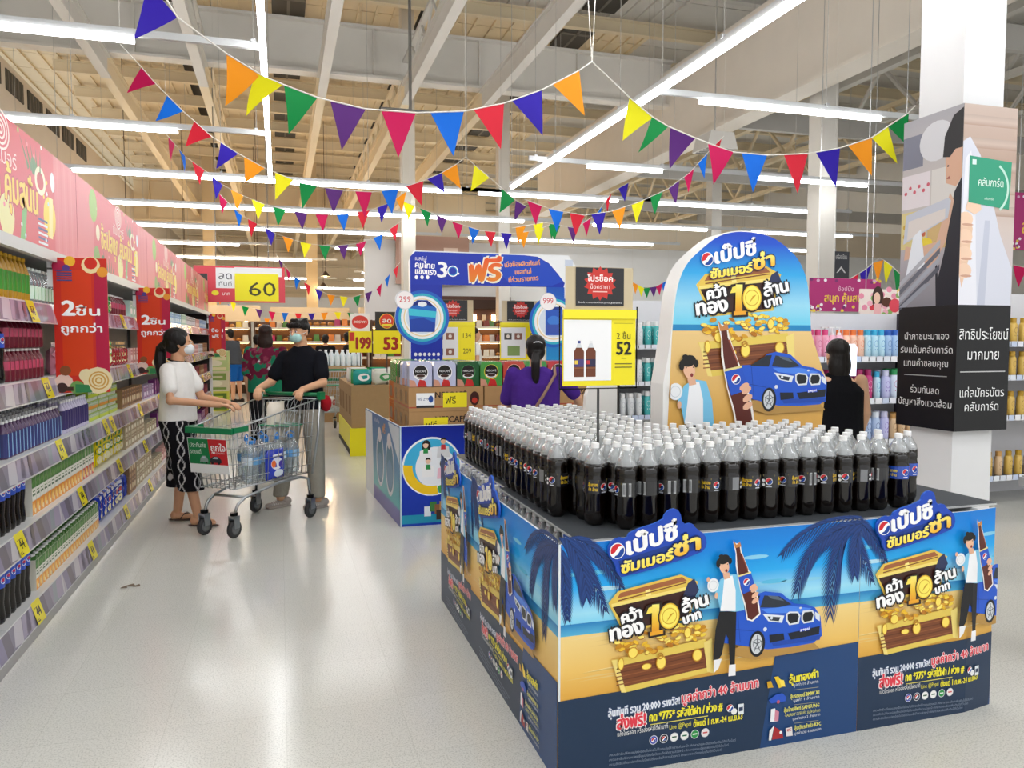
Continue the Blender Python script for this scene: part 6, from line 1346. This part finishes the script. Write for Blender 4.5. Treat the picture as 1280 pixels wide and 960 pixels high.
q = MB(); loft(q, [(*mp(0, 0, .88), .2, .135), (*mp(0, 0, 1.1), .195, .13), (*mp(0, 0, 1.3), .2, .12), (*mp(0, 0, 1.38), .17, .095), (*mp(0, 0, 1.43), .095, .078), (*mp(0, 0, 1.45), .075, .07)], 20, ang=math.atan2(sd.y, sd.x))
for s_, e_ in ((Rs, re), (Ls, le)): limb(q, [s_ + V3(0, 0, -.01), s_.lerp(e_, .7)], [.066, .068])
organic('black_shirt', q, .009, CLOTH, Mn, col='14161d', smooth=4)
q = MB(); loft(q, [(*mp(0, 0, .84), .17, .12), (*mp(0, 0, .93), .17, .12)], ang=math.atan2(sd.y, sd.x))
for ft, b in zip(feet, (-.095, .095)):
    top = mp(0, b, .88); loft(q, [(*(ft + V3(0, 0, .1)), .068, .072), (*((ft + V3(0, 0, .1)).lerp(top, .5)), .085, .09), (*top, .105, .12)], 16)
organic('grey_trousers', q, .009, CLOTH, Mn, col='a39e92', smooth=3)
for ft in feet:
    q = MB(); q.smooth = True; q.C('b9aea6'); shoe(q, ft, (-.85, -.5, 0)); q.C('e8e4e0'); q.T = fr(ft, (-.85, -.5, 0))
    for i in range(5): q.tube([(-.04, -.02 - i*.02, .035), (0, -.02 - i*.02, .066 - i*.003), (.04, -.02 - i*.02, .035)], .004, 5)
    q.build('shoe', CLOTH, Mn)
q = MB(); q.smooth = True; q.C('b4dcd8'); q.T = fr(hc, hd); q.ell((0, -.05, -.048), .057, .06, .05, 16, 10); q.C('eef2f2'); q.tube([(-.06, -.06, -.025), (-.08, .01, .0)], .0025, 5); q.tube([(.06, -.06, -.025), (.08, .01, .0)], .0025, 5)
for i in range(3): q.C('a4ceca'); q.tube([(-.05, -.1, -.035 - i*.016), (0, -.1095, -.035 - i*.016), (.05, -.1, -.035 - i*.016)], .002, 4)
q.build('face_mask', CLOTH, Mn)
q = MB(); q.smooth = True; q.C('b01f2a'); q.ell(mp(-.0, .23, .93), .05, .06, .075, 12, 8); tag(q.build('red_pouch', CLOTH, Mn), 'small red pouch at his hip')
# ---- simpler figures: woman in purple, woman in black top, background shoppers
def shopper(label, x, y, face, H, top, bottom, hair, skin='d8a785', long_hair=0, arms='down', lean=0., short=False, sleeve=.5, topf=None, vx=.012, tie=False, sleeveless=False, wide=1., legs=True, shoe_c='3a3634'):
    t = person(label); s = H / 1.68; f = V3(*face, 0).normalized(); sd = V3(-f.y, f.x, 0); up = (V3(0, 0, 1) + f*lean).normalized()
    def p(a, b, z):
        zz = z * s; ex = max(0, zz - .9*s) * lean
        return V3(x, y, 0) + f*(a*s + ex) + sd*b*s + V3(0, 0, zz - max(0, zz - .9*s)*(1 - math.cos(min(1, lean))))
    an = math.atan2(sd.y, sd.x); q = MB(); hc = p(.03, 0, 1.56); head_vol(q, hc, f, s); q.tube([p(0, 0, 1.36), p(.02, 0, 1.5)], [.055*s, .05*s], 10)
    loft(q, [(*p(0, 0, .88), .13*s, .1*s), (*p(0, 0, 1.36), .14*s, .09*s), (*p(0, 0, 1.42), .07*s, .06*s)], ang=an)
    A_ = []
    for b in (-1, 1):
        sh = p(0, .175*b*wide, 1.36)
        if arms == 'down': e, w_ = p(-.02, .23*b, 1.1), p(.08, .22*b, .86)
        elif arms == 'fwd': e, w_ = p(.12, .22*b, 1.12), p(.34, .16*b, 1.08)
        else: e, w_ = (p(.05, -.36, 1.16), p(.2, -.42, .98)) if b == -1 else (p(.1, .25, 1.1), p(.3, .12, 1.05))
        limb(q, [sh, e, w_], [.05*s, .042*s, .028*s]); hand_vol(q, w_, w_ - e, -up, s*.95, -b, .6); A_.append((sh, e))
    for b in (-.095, .095):
        ft = p(0, b*1.2, 0); limb(q, [p(0, b, .88), p(.02, b, .48), ft + V3(0, 0, .09)], [.085*s, .058*s, .04*s])
    organic('body', q, vx*.8, SKIN, t, col=skin); face_bits(t, hc, f, s)
    q = MB(); q.T = fr(hc, f) @ Matrix.Scale(s, 4); q.ell((0, .03, .05), .087, .1, .085, 14, 10); q.ell((0, .06, -.01), .08, .06, .08, 12, 8)
    if long_hair: q.ell((0, .06, -.08), .095, .06, .13, 12, 8); q.ell((0, .075, -.2*long_hair - .06), .1, .045, .13*long_hair, 12, 8)
    if tie: q.tube([(0, .11, -.02), (.01, .15, -.1), (.01, .14, -.22), (.0, .13, -.3)], [.035, .04, .035, .01], 10)
    q.T = None; organic('hair', q, vx, HAIR, t, col=hair, smooth=3)
    q = MB(); wd = .2*wide; loft(q, [(*p(0, 0, .86), wd*s, .14*s), (*p(0, 0, 1.1), wd*.95*s, .13*s), (*p(0, 0, 1.28), wd*.97*s, .125*s), (*p(0, 0, 1.375), wd*(.5 if sleeveless else .8)*s, .09*s), (*p(0, 0, 1.425), .08*s, .065*s)], 18, ang=an)
    if not sleeveless:
        for sh, e in A_: limb(q, [sh, sh.lerp(e, sleeve)], [.064*s, .062*s])
    organic('top', q, vx, CLOTH, t, topf, top)
    q = MB(); loft(q, [(*p(0, 0, .8), .17*s, .125*s), (*p(0, 0, .92), .165*s, .12*s)], ang=an)
    for b in (-.095, .095):
        z0_ = .48 if short else .1; a0_ = p(.01, b*1.1, z0_); a1_ = p(0, b, .86); loft(q, [(*a0_, .085*s, .09*s), (*a0_.lerp(a1_, .5), .095*s, .1*s), (*a1_, .105*s, .12*s)], 14)
    organic('shorts' if short else 'trousers', q, vx, CLOTH, t, None, bottom)
    for b in (-.115, .115): q = MB(); q.smooth = True; q.C(shoe_c); shoe(q, p(0, b, 0), f); q.build('shoe', CLOTH, t)
    return t
pw = shopper('woman in a purple T-shirt with a black ponytail, seen from behind', 1.86, 5.55, (.25, 1), 1.53, '4a2a86', '2a2a34', '14100f', arms='reach', tie=True, sleeve=.8, wide=1.08, vx=.009)
q = MB(); q.C('9a7a6a'); q.smooth = True; q.tube([V3(1.74, 5.40, .9), V3(1.86, 5.385, 1.08), V3(1.97, 5.42, 1.24), V3(2.0, 5.52, 1.30)], .012, 6); q.build('bag_strap', CLOTH, pw)
q = MB(); q.C('e8e4e8'); q.smooth = True; q.tube([V3(1.84 + .035*math.cos(k*.7), 5.44, 1.475 + .012*math.sin(k*.7)) for k in range(5)], .004, 5); q.build('hair_clip', PLAST, pw)
shopper('woman in a sleeveless black top with long black hair, beside the wrapped column', 3.74, 4.5, (.2, 1), 1.5, '101014', 'a03a2c', '17120f', long_hair=1.1, arms='down', sleeveless=True, skin='dcae8c', vx=.009, wide=1.12)
def floral(co, c):
    r_ = np.random.RandomState(3); z = co[:, 2]; lo, hi = co.min(0), co.max(0)
    pts = r_.uniform(lo, hi, (520, 3)); pc = r_.choice(3, 520, p=[.6, .22, .18]); cols = [L('6a1f3a'), L('8a3a52'), L('dcd0d4')]
    for i in range(520):
        if 1.04 < pts[i, 2] < 1.40: c[(((co - pts[i])**2).sum(1) < (.045, .03, .018)[pc[i]]**2)] = cols[pc[i]]
    return c
shopper('woman in a green and wine-red floral blouse, seen from behind the trolley couple', -.17, 9.9, (.1, 1), 1.68, '1f7a5a', '16181c', '2a1a14', long_hair=.2, sleeve=.95, topf=floral, vx=.014, wide=1.12)
shopper('man in a grey T-shirt and blue shorts leaning over goods at the far shelf end', -1.02, 19.7, (-.75, .6), 1.78, '4e5258', '1b5fae', '14110f', arms='fwd', lean=.25, short=True, vx=.018)
for i, (x, y, fc, H, c, b_, lb) in enumerate([(1.0, 18.2, (.2, 1), 1.62, '15151a', '15151a', 'distant shopper in black behind the young man, among bakery lights'), (1.35, 16.2, (1, .2), 1.66, '1a1a20', '2a2a30', 'distant shopper in dark clothes near the 199 sign'),
        (3.02, 13.6, (1, -.2), 1.62, '1c2030', '2a2a2e', 'distant person in navy seen through the blue gate'), (3.32, 13.4, (1, .1), 1.72, 'ecebe8', '3a3a3a', 'distant person in white seen in profile through the blue gate'),
        (-.42, 15.6, (.3, 1), 1.6, '8a3a1c', '2a2420', 'distant shopper in rust brown past the drink shelves'), (3.1, 16.8, (-.3, -1), 1.6, 'b84a2c', '2a2a2a', 'distant person in orange-red far behind the coffee booth')]):
    shopper(lb, x, y, fc, H, c, b_, '17120f', vx=.02)
# ================================================================ TROLLEYS
def wheel(q1, q2, x, y, r=.068):
    q1.smooth = True
    q1.T = Matrix.Translation((x, y, r)) @ Matrix.Rotation(math.pi/2, 4, 'X'); q1.C('2c2c2e'); q1.lathe([(r*.6, -.016), (r*.95, -.016), (r, -.008), (r, .008), (r*.95, .016), (r*.6, .016)], 20); q1.C('6a6c6e'); q1.lathe([(r*.35, -.018), (r*.62, -.017), (r*.62, .017), (r*.35, .018)], 14); q1.T = None
    q2.C('a8abad'); q2.box(x - .03, y - .03, r*1.1, x + .03, y - .022, r*2 + .03); q2.box(x - .03, y + .022, r*1.1, x + .03, y + .03, r*2 + .03); q2.box(x - .03, y - .03, r*2 + .02, x + .03, y + .03, r*2 + .035); q2.C('1c1c1e'); q2.lathe([(.028, r*2 + .03), (.03, r*2 + .06)], 12, x, y)
def trolley(label, loc, rz, ad=True, bump='0f7a4a'):
    t = thing('shopping_trolley', label, 'trolley', loc, rz); R = .004
    XR, XF = -.1, .86; ZB = .375
    def w(x, side, z):
        """basket wall: half-width at x and height z"""
        u = (x - XR) / (XF - XR); return side * ((.285 - .085*u) - (1 - (z - ZB)/.5) * .05)
    zt = lambda x: 1.0 - .17 * (x - XR) / (XF - XR)
    xb = lambda x, z: x
    q = MB(); q.C('b4b8ba', 0); q.smooth = True; n = 17
    for side in (-1, 1):
        for i in range(n):
            x = XR + .05 + (XF - XR - .06) * i / (n - 1); z1_ = zt(x); xx = x - .09 * (1 if x > .7 else .0); q.tube([(min(x, .8) - .02, w(x, side, ZB), ZB), (x, w(x, side, z1_), z1_)], R*.75, 4)
        for k in range(4): z_ = ZB + .07 + k*.12; q.tube([(XR + .03, w(XR, side, z_), z_), (XF - .06 + .05*k/4, w(XF, side, z_), z_)], R*.8, 4)
        q.tube([(XR, w(XR, side, 1.0), 1.0), (XF, w(XF, side, .83), .83)], .0065, 6); q.tube([(XR + .05, w(XR, side, ZB), ZB), (XF - .06, w(XF, side, ZB), ZB)], .006, 6)
    for i in range(9): y = -.19 + .38*i/8; q.tube([(XF - .06, y*.85, ZB), (XF, y, .83)], R*.75, 4)
    for k in range(4): z_ = ZB + .07 + k*.12; q.tube([(XF - .05, w(XF, -1, z_), z_), (XF - .05, w(XF, 1, z_), z_)], R*.8, 4)
    for i in range(9): y = -.27 + .54*i/8; q.tube([(XR + .05, y*.8, ZB), (XR, y, 1.0)], R*.75, 4)
    q.tube([(XR, -.285, 1.0), (XR, .285, 1.0)], .0065, 6)
    for i in range(9): y = -.17 + .34*i/8; q.tube([(XR + .05, y*1.3, ZB), (XF - .06, y, ZB)], R*.75, 4)
    for i in range(12): x = XR + .08 + (XF - XR - .16)*i/11; q.tube([(x, w(x, -1, ZB), ZB), (x, w(x, 1, ZB), ZB)], R*.75, 4)
    tag(q.build('wire_basket', METAL, t), kind='stuff')
    q = MB(); q.C('b4b8ba'); q.smooth = True
    for i in range(9): y = -.17 + .34*i/8; q.tube([(-.06, y, .99), (.16, y*.95, .70), (.16, y*.95, .66)], R*.75, 4)
    for z_, x_ in ((.9, .01), (.8, .085), (.7, .155)): q.tube([(x_, -.17, z_), (x_, .17, z_)], R, 4)
    q.tube([(-.07, -.18, 1.03), (.0, -.18, 1.05), (.06, -.15, 1.0), (.06, .15, 1.0), (.0, .18, 1.05), (-.07, .18, 1.03)], .005, 6); tag(q.build('child_seat_grid', METAL, t), kind='stuff')
    q = MB(); q.C('2f9a72'); q.prism([(-.08, -.16), (.13, -.14), (.13, .14), (-.08, .16)], .775, .787, ax='z'); q.build('seat_flap', PLAST, t)
    q = MB(); q.C('0f7a4a'); q.smooth = True; q.tube([(-.17, -.3, 1.03), (-.17, .3, 1.03)], .017, 10); q.build('handle', PLAST, t)
    q = MB(); q.C('0f7a4a')
    for side in (-1, 1): q.box(-.19, side*.295 - .018, .99, -.12, side*.295 + .018, 1.055); 
    q.build('handle_bracket', PLAST, t)
    q = MB(); q.C(bump); q.box(XF - .02, -.215, .80, XF + .02, .215, .845); q.box(XF - .16, -.225, .81, XF, -.2, .85); q.box(XF - .16, .2, .81, XF, .225, .85); q.build('front_bumper', PLAST, t)
    q = MB(); q.C('b9bcbe'); q.smooth = True
    for side in (-1, 1):
        q.tube([(.78, side*.14, .17), (.74, side*.145, .25), (.66, side*.15, .29), (.3, side*.19, .345), (.08, side*.24, .355), (-.0, side*.26, .33), (-.0, side*.28, .17)], .0125, 8)
        q.tube([(XR + .03, side*.25, .355), (XR - .02, side*.285, .7), (-.14, side*.29, 1.01)], .0105, 8)
    q.tube([(.66, -.15, .29), (.66, .15, .29)], .0115, 8); q.tube([(.1, -.235, .355), (.1, .235, .355)], .0115, 8); q.build('tube_frame', METAL, t)
    for x, y in ((.78, -.14), (.78, .14), (0, -.28), (0, .28)):
        q1, q2 = MB(), MB(); wheel(q1, q2, x, y); o = q2.build('caster_fork', METAL, t); q1.build('wheel', RUBBER, o)
    if ad:
        q = MB(); q.C('e9ebec'); q.box(.0, .0, 0, .36, .004, .27); o = q.build('advert_board', PAPER, t, (XF + .006, -.18, .50), (math.radians(7), 0, math.pi/2))
        A = Art(); A.rect(.005, .07, .36, .265, '0d7a42'); A.up(); A.poly([(.2, .07), (.36, .07), (.36, .265), (.19, .265)], 'c8242c'); A.up(); A.text('ประกันภัย', .02, .2, .03, 'e8f4ec', fit=.15, bold=.02); A.text('รถยนต์', .02, .15, .03, 'e8f4ec', fit=.1, bold=.02)
        A.text('ถูกใจ', .215, .175, .045, 'f8f0f0', fit=.13, bold=.03); A.text('จ่ายเบา คุ้มครองครบ', .215, .155, .012, 'f8e0e0', fit=.12, bold=0)
        for u, s_, c in ((.1, .7, '8aa09a'), (.19, 1., '2a3038')): A.poly([(u - .0, .085), (u + .01*s_, .115), (u + .04*s_, .135), (u + .08*s_, .135), (u + .11*s_, .11), (u + .11*s_, .085)], c); A.up(); A.poly([(u + .03*s_, .115), (u + .045*s_, .13), (u + .075*s_, .13), (u + .085*s_, .115)], 'b8c8d0'); A.oval(u + .025*s_, .083, .012*s_, .012*s_, '101214', 10); A.oval(u + .085*s_, .083, .012*s_, .012*s_, '101214', 10); A.up(-1)
        A.build('print', o, (0, -.0005, 0))
    return t
T1 = trolley('green-handled shopping trolley full of water bottles between the masked couple', (.0, 6.83, 0), math.atan2(-.8, -.6))
MT = T1.matrix_basis
def tl(x, y, z): a = math.atan2(-.8, -.6); return (x*math.cos(a) - y*math.sin(a), 6.83 + x*math.sin(a) + y*math.cos(a), z)
wk = Kit('water_bottle', 'bottle'); q = MB(); q.smooth = True; rib = lambda t_, z: 1 - .03*abs(math.sin(z*90))
q.lathe([(.06, 0), (.072, .012)] + [(.074, .03 + i*.014) for i in range(14)] + [(.066, .24), (.045, .275), (.02, .3)], 18, rad=rib); wk.root = q.mesh('water_bottle', WATER)
q = MB(); q.C('3a8ad8'); q.lathe([(.021, .3), (.021, .325)], 12); q.tube([(-.03, 0, .3), (-.035, 0, .335), (0, 0, .355), (.035, 0, .335), (.03, 0, .3)], .005, 6); wk.parts = [('cap', q.mesh('cap', PLAST)), ('label_band', band(.0755, .14, .2, ['6aa8dc', 'a8d0f0', 'dfeefa', '6aa8dc'], 18))]
for i, (x, y) in enumerate(((.50, .08), (.17, .08), (.33, .09), (.02, .1), (.34, -.09), (.17, -.08))):
    wk.place(tl(x, y, .3795), i*1.1, 'large water bottle in the trolley, %s' % ('nearest its front', 'beside the blue snack pack', 'behind the blue snack pack', 'nearest the young man', 'far side toward the front', 'far side under the child seat')[i], 'water bottles in the trolley')
bb = bag_kit(.24, .07, .24, '2a3fb8', lambda A: (A.oval(-.02, .13, .07, .05, 'e8e8f4'), A.up(), A.oval(-.06, .13, .025, .03, 'e8743a', 12), A.oval(.03, .12, .03, .03, '4a3aa0', 12), A.oval(.0, .05, .06, .03, 'dfe8f4', 12), A.rect(-.07, .19, .05, .205, 'f0f0f8'))); bb.cat = 'bag'
bb.place(tl(.33, .205 - .03, .3795), math.atan2(-.8, -.6) + math.pi, 'blue snack pack with a white and orange picture in the trolley', None)
k = bag_kit(.16, .06, .42, 'e6dccb'); o = link('cloth_bag', k.root, None, tl(.05, -.02, .52)); o.rotation_euler = (0, 0, .4); o.location.z = .56; tag(o, 'limp cream and black cloth bag hanging inside the trolley by the child seat', 'bag')
T2 = trolley('empty shopping trolley cut off by the picture edge behind the cola display', (4.14, 2.30, 0), math.radians(160), ad=False, bump='9a9c9e')
T3 = trolley('small distant trolley with groceries beside the yellow pallet', (.80, 12.55, 0), math.radians(95), ad=False)
q = MB(); q.smooth = True; q.C('d8a8b8'); q.ell((0, 0, .1), .09, .05, .12, 10, 8); q.ell((.03, .02, .2), .05, .04, .06, 10, 8)
o = q.build('pink_jacket', CLOTH, None, (4.05, 2.42, .38)); tag(o, 'pale pink folded jacket inside the trolley at the picture edge', 'jacket')
k = SOFT[3]; k.place((.78, 12.9, .3795), 1.2, 'white-and-red soft pack in the distant trolley')
# ================================================================ BUNTINGS
CY8 = [('indigo', '3320a8'), ('orange', 'f59a1e'), ('yellow', 'f0ea1e'), ('green', '0f8a44'), ('purple', '5a2a78'), ('magenta', 'c81458'), ('blue', '0f6ee0'), ('red', 'd8283c')]
PEN = mat('pennant_fabric', .6, spec=.3)
nt = PEN.node_tree; b_ = nt.nodes['Principled BSDF']; tr_ = nt.nodes.new('ShaderNodeBsdfTranslucent'); mx_ = nt.nodes.new('ShaderNodeMixShader'); mx_.inputs[0].default_value = .3
at_ = [n for n in nt.nodes if n.type == 'ATTRIBUTE'][0]; nt.links.new(at_.outputs['Color'], tr_.inputs[0]); nt.links.new(b_.outputs[0], mx_.inputs[1]); nt.links.new(tr_.outputs[0], mx_.inputs[2]); nt.links.new(mx_.outputs[0], nt.nodes['Material Output'].inputs[0])
def pennant(t, a, b, tip, ci, org, seed):
    """small cloth triangle with a hem, slightly curled"""
    q = MB(); r_ = random.Random(seed); a, b, tip = Vector(a) - org, Vector(b) - org, Vector(tip) - org; nrm = (b - a).cross(tip - a).normalized(); q.C(CY8[ci % 8][1]); n = 4; G = []; bl = r_.uniform(-.025, .025)
    for j in range(n + 1):
        v = j / n; G.append([q.V(a.lerp(b, u).lerp(tip, v) + nrm * (bl * math.sin(v*2.6) * (1 if True else 0) + .012*math.sin(u*5 + seed)*v*(1-v))) for u in ([k/(n - j) for k in range(n - j + 1)] if j < n else [0])])
    q.smooth = True
    for j in range(n):
        A_, B_ = G[j], G[j+1]
        for k in range(len(B_)): q.F([A_[k], A_[k+1], B_[k]])
        for k in range(len(B_) - 1): q.F([B_[k], A_[k+1], B_[k+1]])
    o = q.build('pennant', PEN, t); tag(o, CY8[ci % 8][0] + ' pennant'); return o
def bunting(label, pts, flags, ties=(), group=None):
    """pts: (px, py, depth) down the cord; flags: explicit (x0, y0, x1, y1, xt, yt, colour) or (t0, t1, colour)"""
    P = [atd(x, y, d) for x, y, d in pts]; org = P[0].copy(); t = thing('bunting', label, 'bunting', org, 0, group)
    q = MB(); q.C('e8e4dc'); q.tube([p - org for p in P], .0045, 5); q.build('cord', CLOTH, t)
    for a, b in ties:
        q = MB(); q.C('dcd8d0'); q.tube([P[a] - org, Vector(b) - org], .003, 4); q.build('tie_string', CLOTH, t)
    xs = [p[0] for p in pts]
    def dep(x): return float(np.interp(x, xs, [p[2] for p in pts])) if xs[0] < xs[-1] else pts[0][2]
    for i, f in enumerate(flags):
        x0, y0, x1, y1, xt, yt, c = f; d0, d1 = dep(x0), dep(x1)
        pennant(t, atd(x0, y0, d0), atd(x1, y1, d1), atd(xt, yt, (d0 + d1)/2 + .02), c, org, i)
def auto_flags(pts, n, c0, size=.2, drop=.27, skip=.35, seed=0):
    """evenly spaced hanging triangles, given as pixels only to share the builder"""
    P = [atd(x, y, d) for x, y, d in pts]; L_ = [0]
    for a, b in zip(P, P[1:]): L_.append(L_[-1] + (b - a).length)
    def at_len(l):
        l = max(0, min(L_[-1], l))
        for i in range(len(P) - 1):
            if l <= L_[i+1]: return P[i].lerp(P[i+1], (l - L_[i]) / max(1e-6, L_[i+1] - L_[i]))
        return P[-1]
    r_ = random.Random(seed); out = []
    for i in range(n):
        c = L_[-1] * (i + .5) / n; a, b = at_len(c - size/2), at_len(c + size/2); m_ = (a + b)/2 + Vector((r_.uniform(-.03, .03), r_.uniform(-.03, .03), -drop)); out.append((a, b, m_, c0 + i))
    return out
def bunting_auto(label, pts, n, c0=0, group=None, tieto=None, **kw):
    P = [atd(x, y, d) for x, y, d in pts]; org = P[0].copy(); t = thing('bunting', label, 'bunting', org, 0, group)
    q = MB(); q.C('e8e4dc'); q.tube([p - org for p in P], .0045, 4); q.build('cord', CLOTH, t)
    for e in (P[0], P[-1]):
        top = Vector((e.x, e.y, 8.3)) if tieto is None else Vector(tieto)
        q = MB(); q.C('dcd8d0'); q.tube([e - org, top - org], .002, 4); q.build('tie_string', CLOTH, t)
    for i, (a, b, m_, c) in enumerate(auto_flags(pts, n, c0, seed=len(pts) + n, **kw)): pennant(t, a, b, m_, c, org, i)
top1 = atd(740, 77, 5.0)
bunting('nearest bunting with the largest pennants, strung above the shopping aisle', [(190, -30, 3.7), (222, 22, 3.75), (283, 67, 4.1), (330, 96, 4.35), (355, 106, 4.45), (397, 122, 4.6), (456, 136, 4.7), (520, 141, 4.75), (580, 139, 4.8), (630, 129, 4.85), (678, 112, 4.9), (724, 88, 4.95), (740, 77, 5.0)],
        [(184, -22, 222, 22, 166, 49, 0), (283, 67, 325, 94, 280, 132, 1), (320, 92, 354, 106, 309, 146, 2), (355, 106, 397, 122, 360, 168, 3), (413, 127, 457, 137, 427, 188, 4), (477, 139, 520, 141, 498, 197, 5), (538, 141, 580, 139, 567, 195, 6), (592, 137, 630, 129, 626, 187, 7), (640, 126, 677, 112, 678, 170, 0), (690, 105, 724, 88, 731, 145, 1)],
        [(12, (top1.x - .2, top1.y + .4, 8.3)), (12, (top1.x + .5, top1.y + .6, 8.3)), (0, (-.8, 3.6, 8.3))])
bunting('second near bunting running from its high knot down to the wrapped column', [(740, 77, 5.0), (787, 122, 5.2), (815, 146, 5.3), (835, 158, 5.35), (870, 173, 5.4), (915, 190, 5.5), (960, 194, 5.45), (1010, 192, 5.35), (1050, 185, 5.25), (1090, 172, 5.15), (1110, 158, 5.1), (1136, 141, 4.95), (1144, 132, 4.9)],
        [(787, 122, 816, 147, 779, 176, 2), (815, 146, 836, 158, 797, 191, 3), (838, 160, 869, 173, 838, 211, 4), (885, 180, 917, 190, 891, 231, 5), (927, 191, 959, 194, 941, 241, 6), (980, 194, 1010, 192, 997, 242, 7), (1020, 191, 1050, 185, 1045, 235, 0), (1060, 182, 1090, 172, 1090, 220, 1), (1089, 172, 1110, 158, 1122, 205, 2), (1110, 158, 1136, 141, 1133, 181, 3)])
k3 = atd(150, 55, 7.3); top3 = atd(582, 196, 9.2)
bunting('third bunting from the first crosswise lamp down behind the nearest one', [(150, 55, 7.35), (177, 84, 7.6), (195, 105, 7.8), (229, 139, 8.1), (265, 171, 8.4), (298, 192, 8.6), (331, 210, 8.8), (367, 225, 8.9), (396, 233, 9.0), (429, 238, 9.0), (465, 240, 9.05), (498, 236, 9.1), (529, 226, 9.1), (552, 216, 9.15), (571, 205, 9.2), (582, 196, 9.2), (593, 206, 9.2), (612, 222, 9.3), (627, 235, 9.3), (644, 250, 9.4), (658, 258, 9.5)],
        [(177, 84, 195, 105, 159, 117, 5), (209, 119, 229, 139, 194, 151, 6), (243, 151, 265, 171, 232, 184, 7), (276, 178, 298, 192, 270, 211, 0), (305, 196, 331, 210, 306, 229, 1), (344, 216, 367, 225, 344, 250, 2), (374, 228, 396, 233, 378, 261, 3), (406, 235, 429, 238, 417, 267, 4), (444, 239, 465, 240, 456, 272, 5), (477, 239, 498, 236, 490, 268, 6), (507, 233, 529, 226, 527, 257, 7), (534, 224, 552, 216, 556, 242, 0), (552, 216, 571, 205, 576, 236, 1), (593, 206, 612, 222, 588, 239, 2), (627, 235, 644, 250, 624, 266, 3), (645, 250, 658, 258, 644, 277, 4)],
        [(15, (top3.x, top3.y, 8.3)), (0, (k3.x, k3.y, 8.3))])
bunting_auto('fourth bunting crossing low under the second lamp row', [(208, 168, 10.2), (232, 196, 10.8), (255, 212, 11), (275, 229, 11.2), (300, 243, 11.4), (330, 255, 11.6), (360, 263, 11.8), (395, 268, 12), (430, 268, 12), (465, 262, 12), (490, 252, 12), (512, 236, 12)], 13, 5)
bunting_auto('fifth bunting hanging just under the fourth, level across the aisle', [(270, 238, 12.6), (300, 268, 13), (320, 279, 13.3), (345, 292, 13.5), (380, 304, 13.8), (415, 308, 14), (450, 304, 14), (475, 294, 14), (492, 283, 14), (502, 276, 14)], 11, 5)
bunting_auto('sixth bunting between the middle column and the long LED line', [(500, 250, 12.5), (530, 262, 12.6), (560, 275, 12.8), (600, 288, 13), (640, 292, 13.2), (670, 288, 13.2), (700, 276, 13.4)], 10, 2)
bunting_auto('bunting over the blue gate rising toward the upper lamps', [(655, 249, 9.5), (690, 262, 9.6), (730, 269, 9.7), (765, 264, 9.8), (800, 252, 9.9), (835, 236, 10), (862, 216, 10.1), (890, 185, 10.2), (905, 170, 10.2)], 11, 5)
bunting_auto('small bunting crossing behind the one over the blue gate', [(640, 285, 12), (680, 278, 12.3), (720, 285, 12.6), (745, 268, 12.8), (765, 240, 13), (790, 226, 13)], 8, 1)
bunting_auto('bunting peaking in a knot beside the red sign reading 60', [(345, 318, 18), (365, 344, 18), (385, 356, 18.4), (410, 368, 18.6), (440, 372, 18.8), (470, 362, 19), (485, 345, 19), (500, 328, 19)], 12, 4)
bunting_auto('far bunting low over the bakery hall', [(268, 365, 21), (300, 382, 21.5), (340, 390, 22), (380, 392, 22), (420, 390, 22), (460, 392, 22), (495, 384, 22)], 14, 1)
bunting_auto('farthest bunting in front of the warm pendants', [(280, 378, 27), (330, 398, 27), (380, 400, 27), (430, 398, 27), (490, 394, 27)], 13, 6)
bunting_auto('small bunting over the magenta sign, peaking beside the column', [(1040, 365, 10), (1060, 350, 10), (1080, 338, 10), (1100, 322, 10), (1112, 330, 9.8), (1128, 345, 9.6), (1150, 352, 9.6)], 7, 6)
bunting_auto('tiny bunting over the white and teal shelf behind the price frame', [(790, 352, 19), (805, 360, 19), (820, 358, 19), (835, 350, 19)], 6, 1)
bunting_auto('small bunting cut off by the picture edge behind the column', [(1230, 300, 10), (1262, 330, 10), (1285, 335, 10), (1310, 330, 10)], 4, 3)
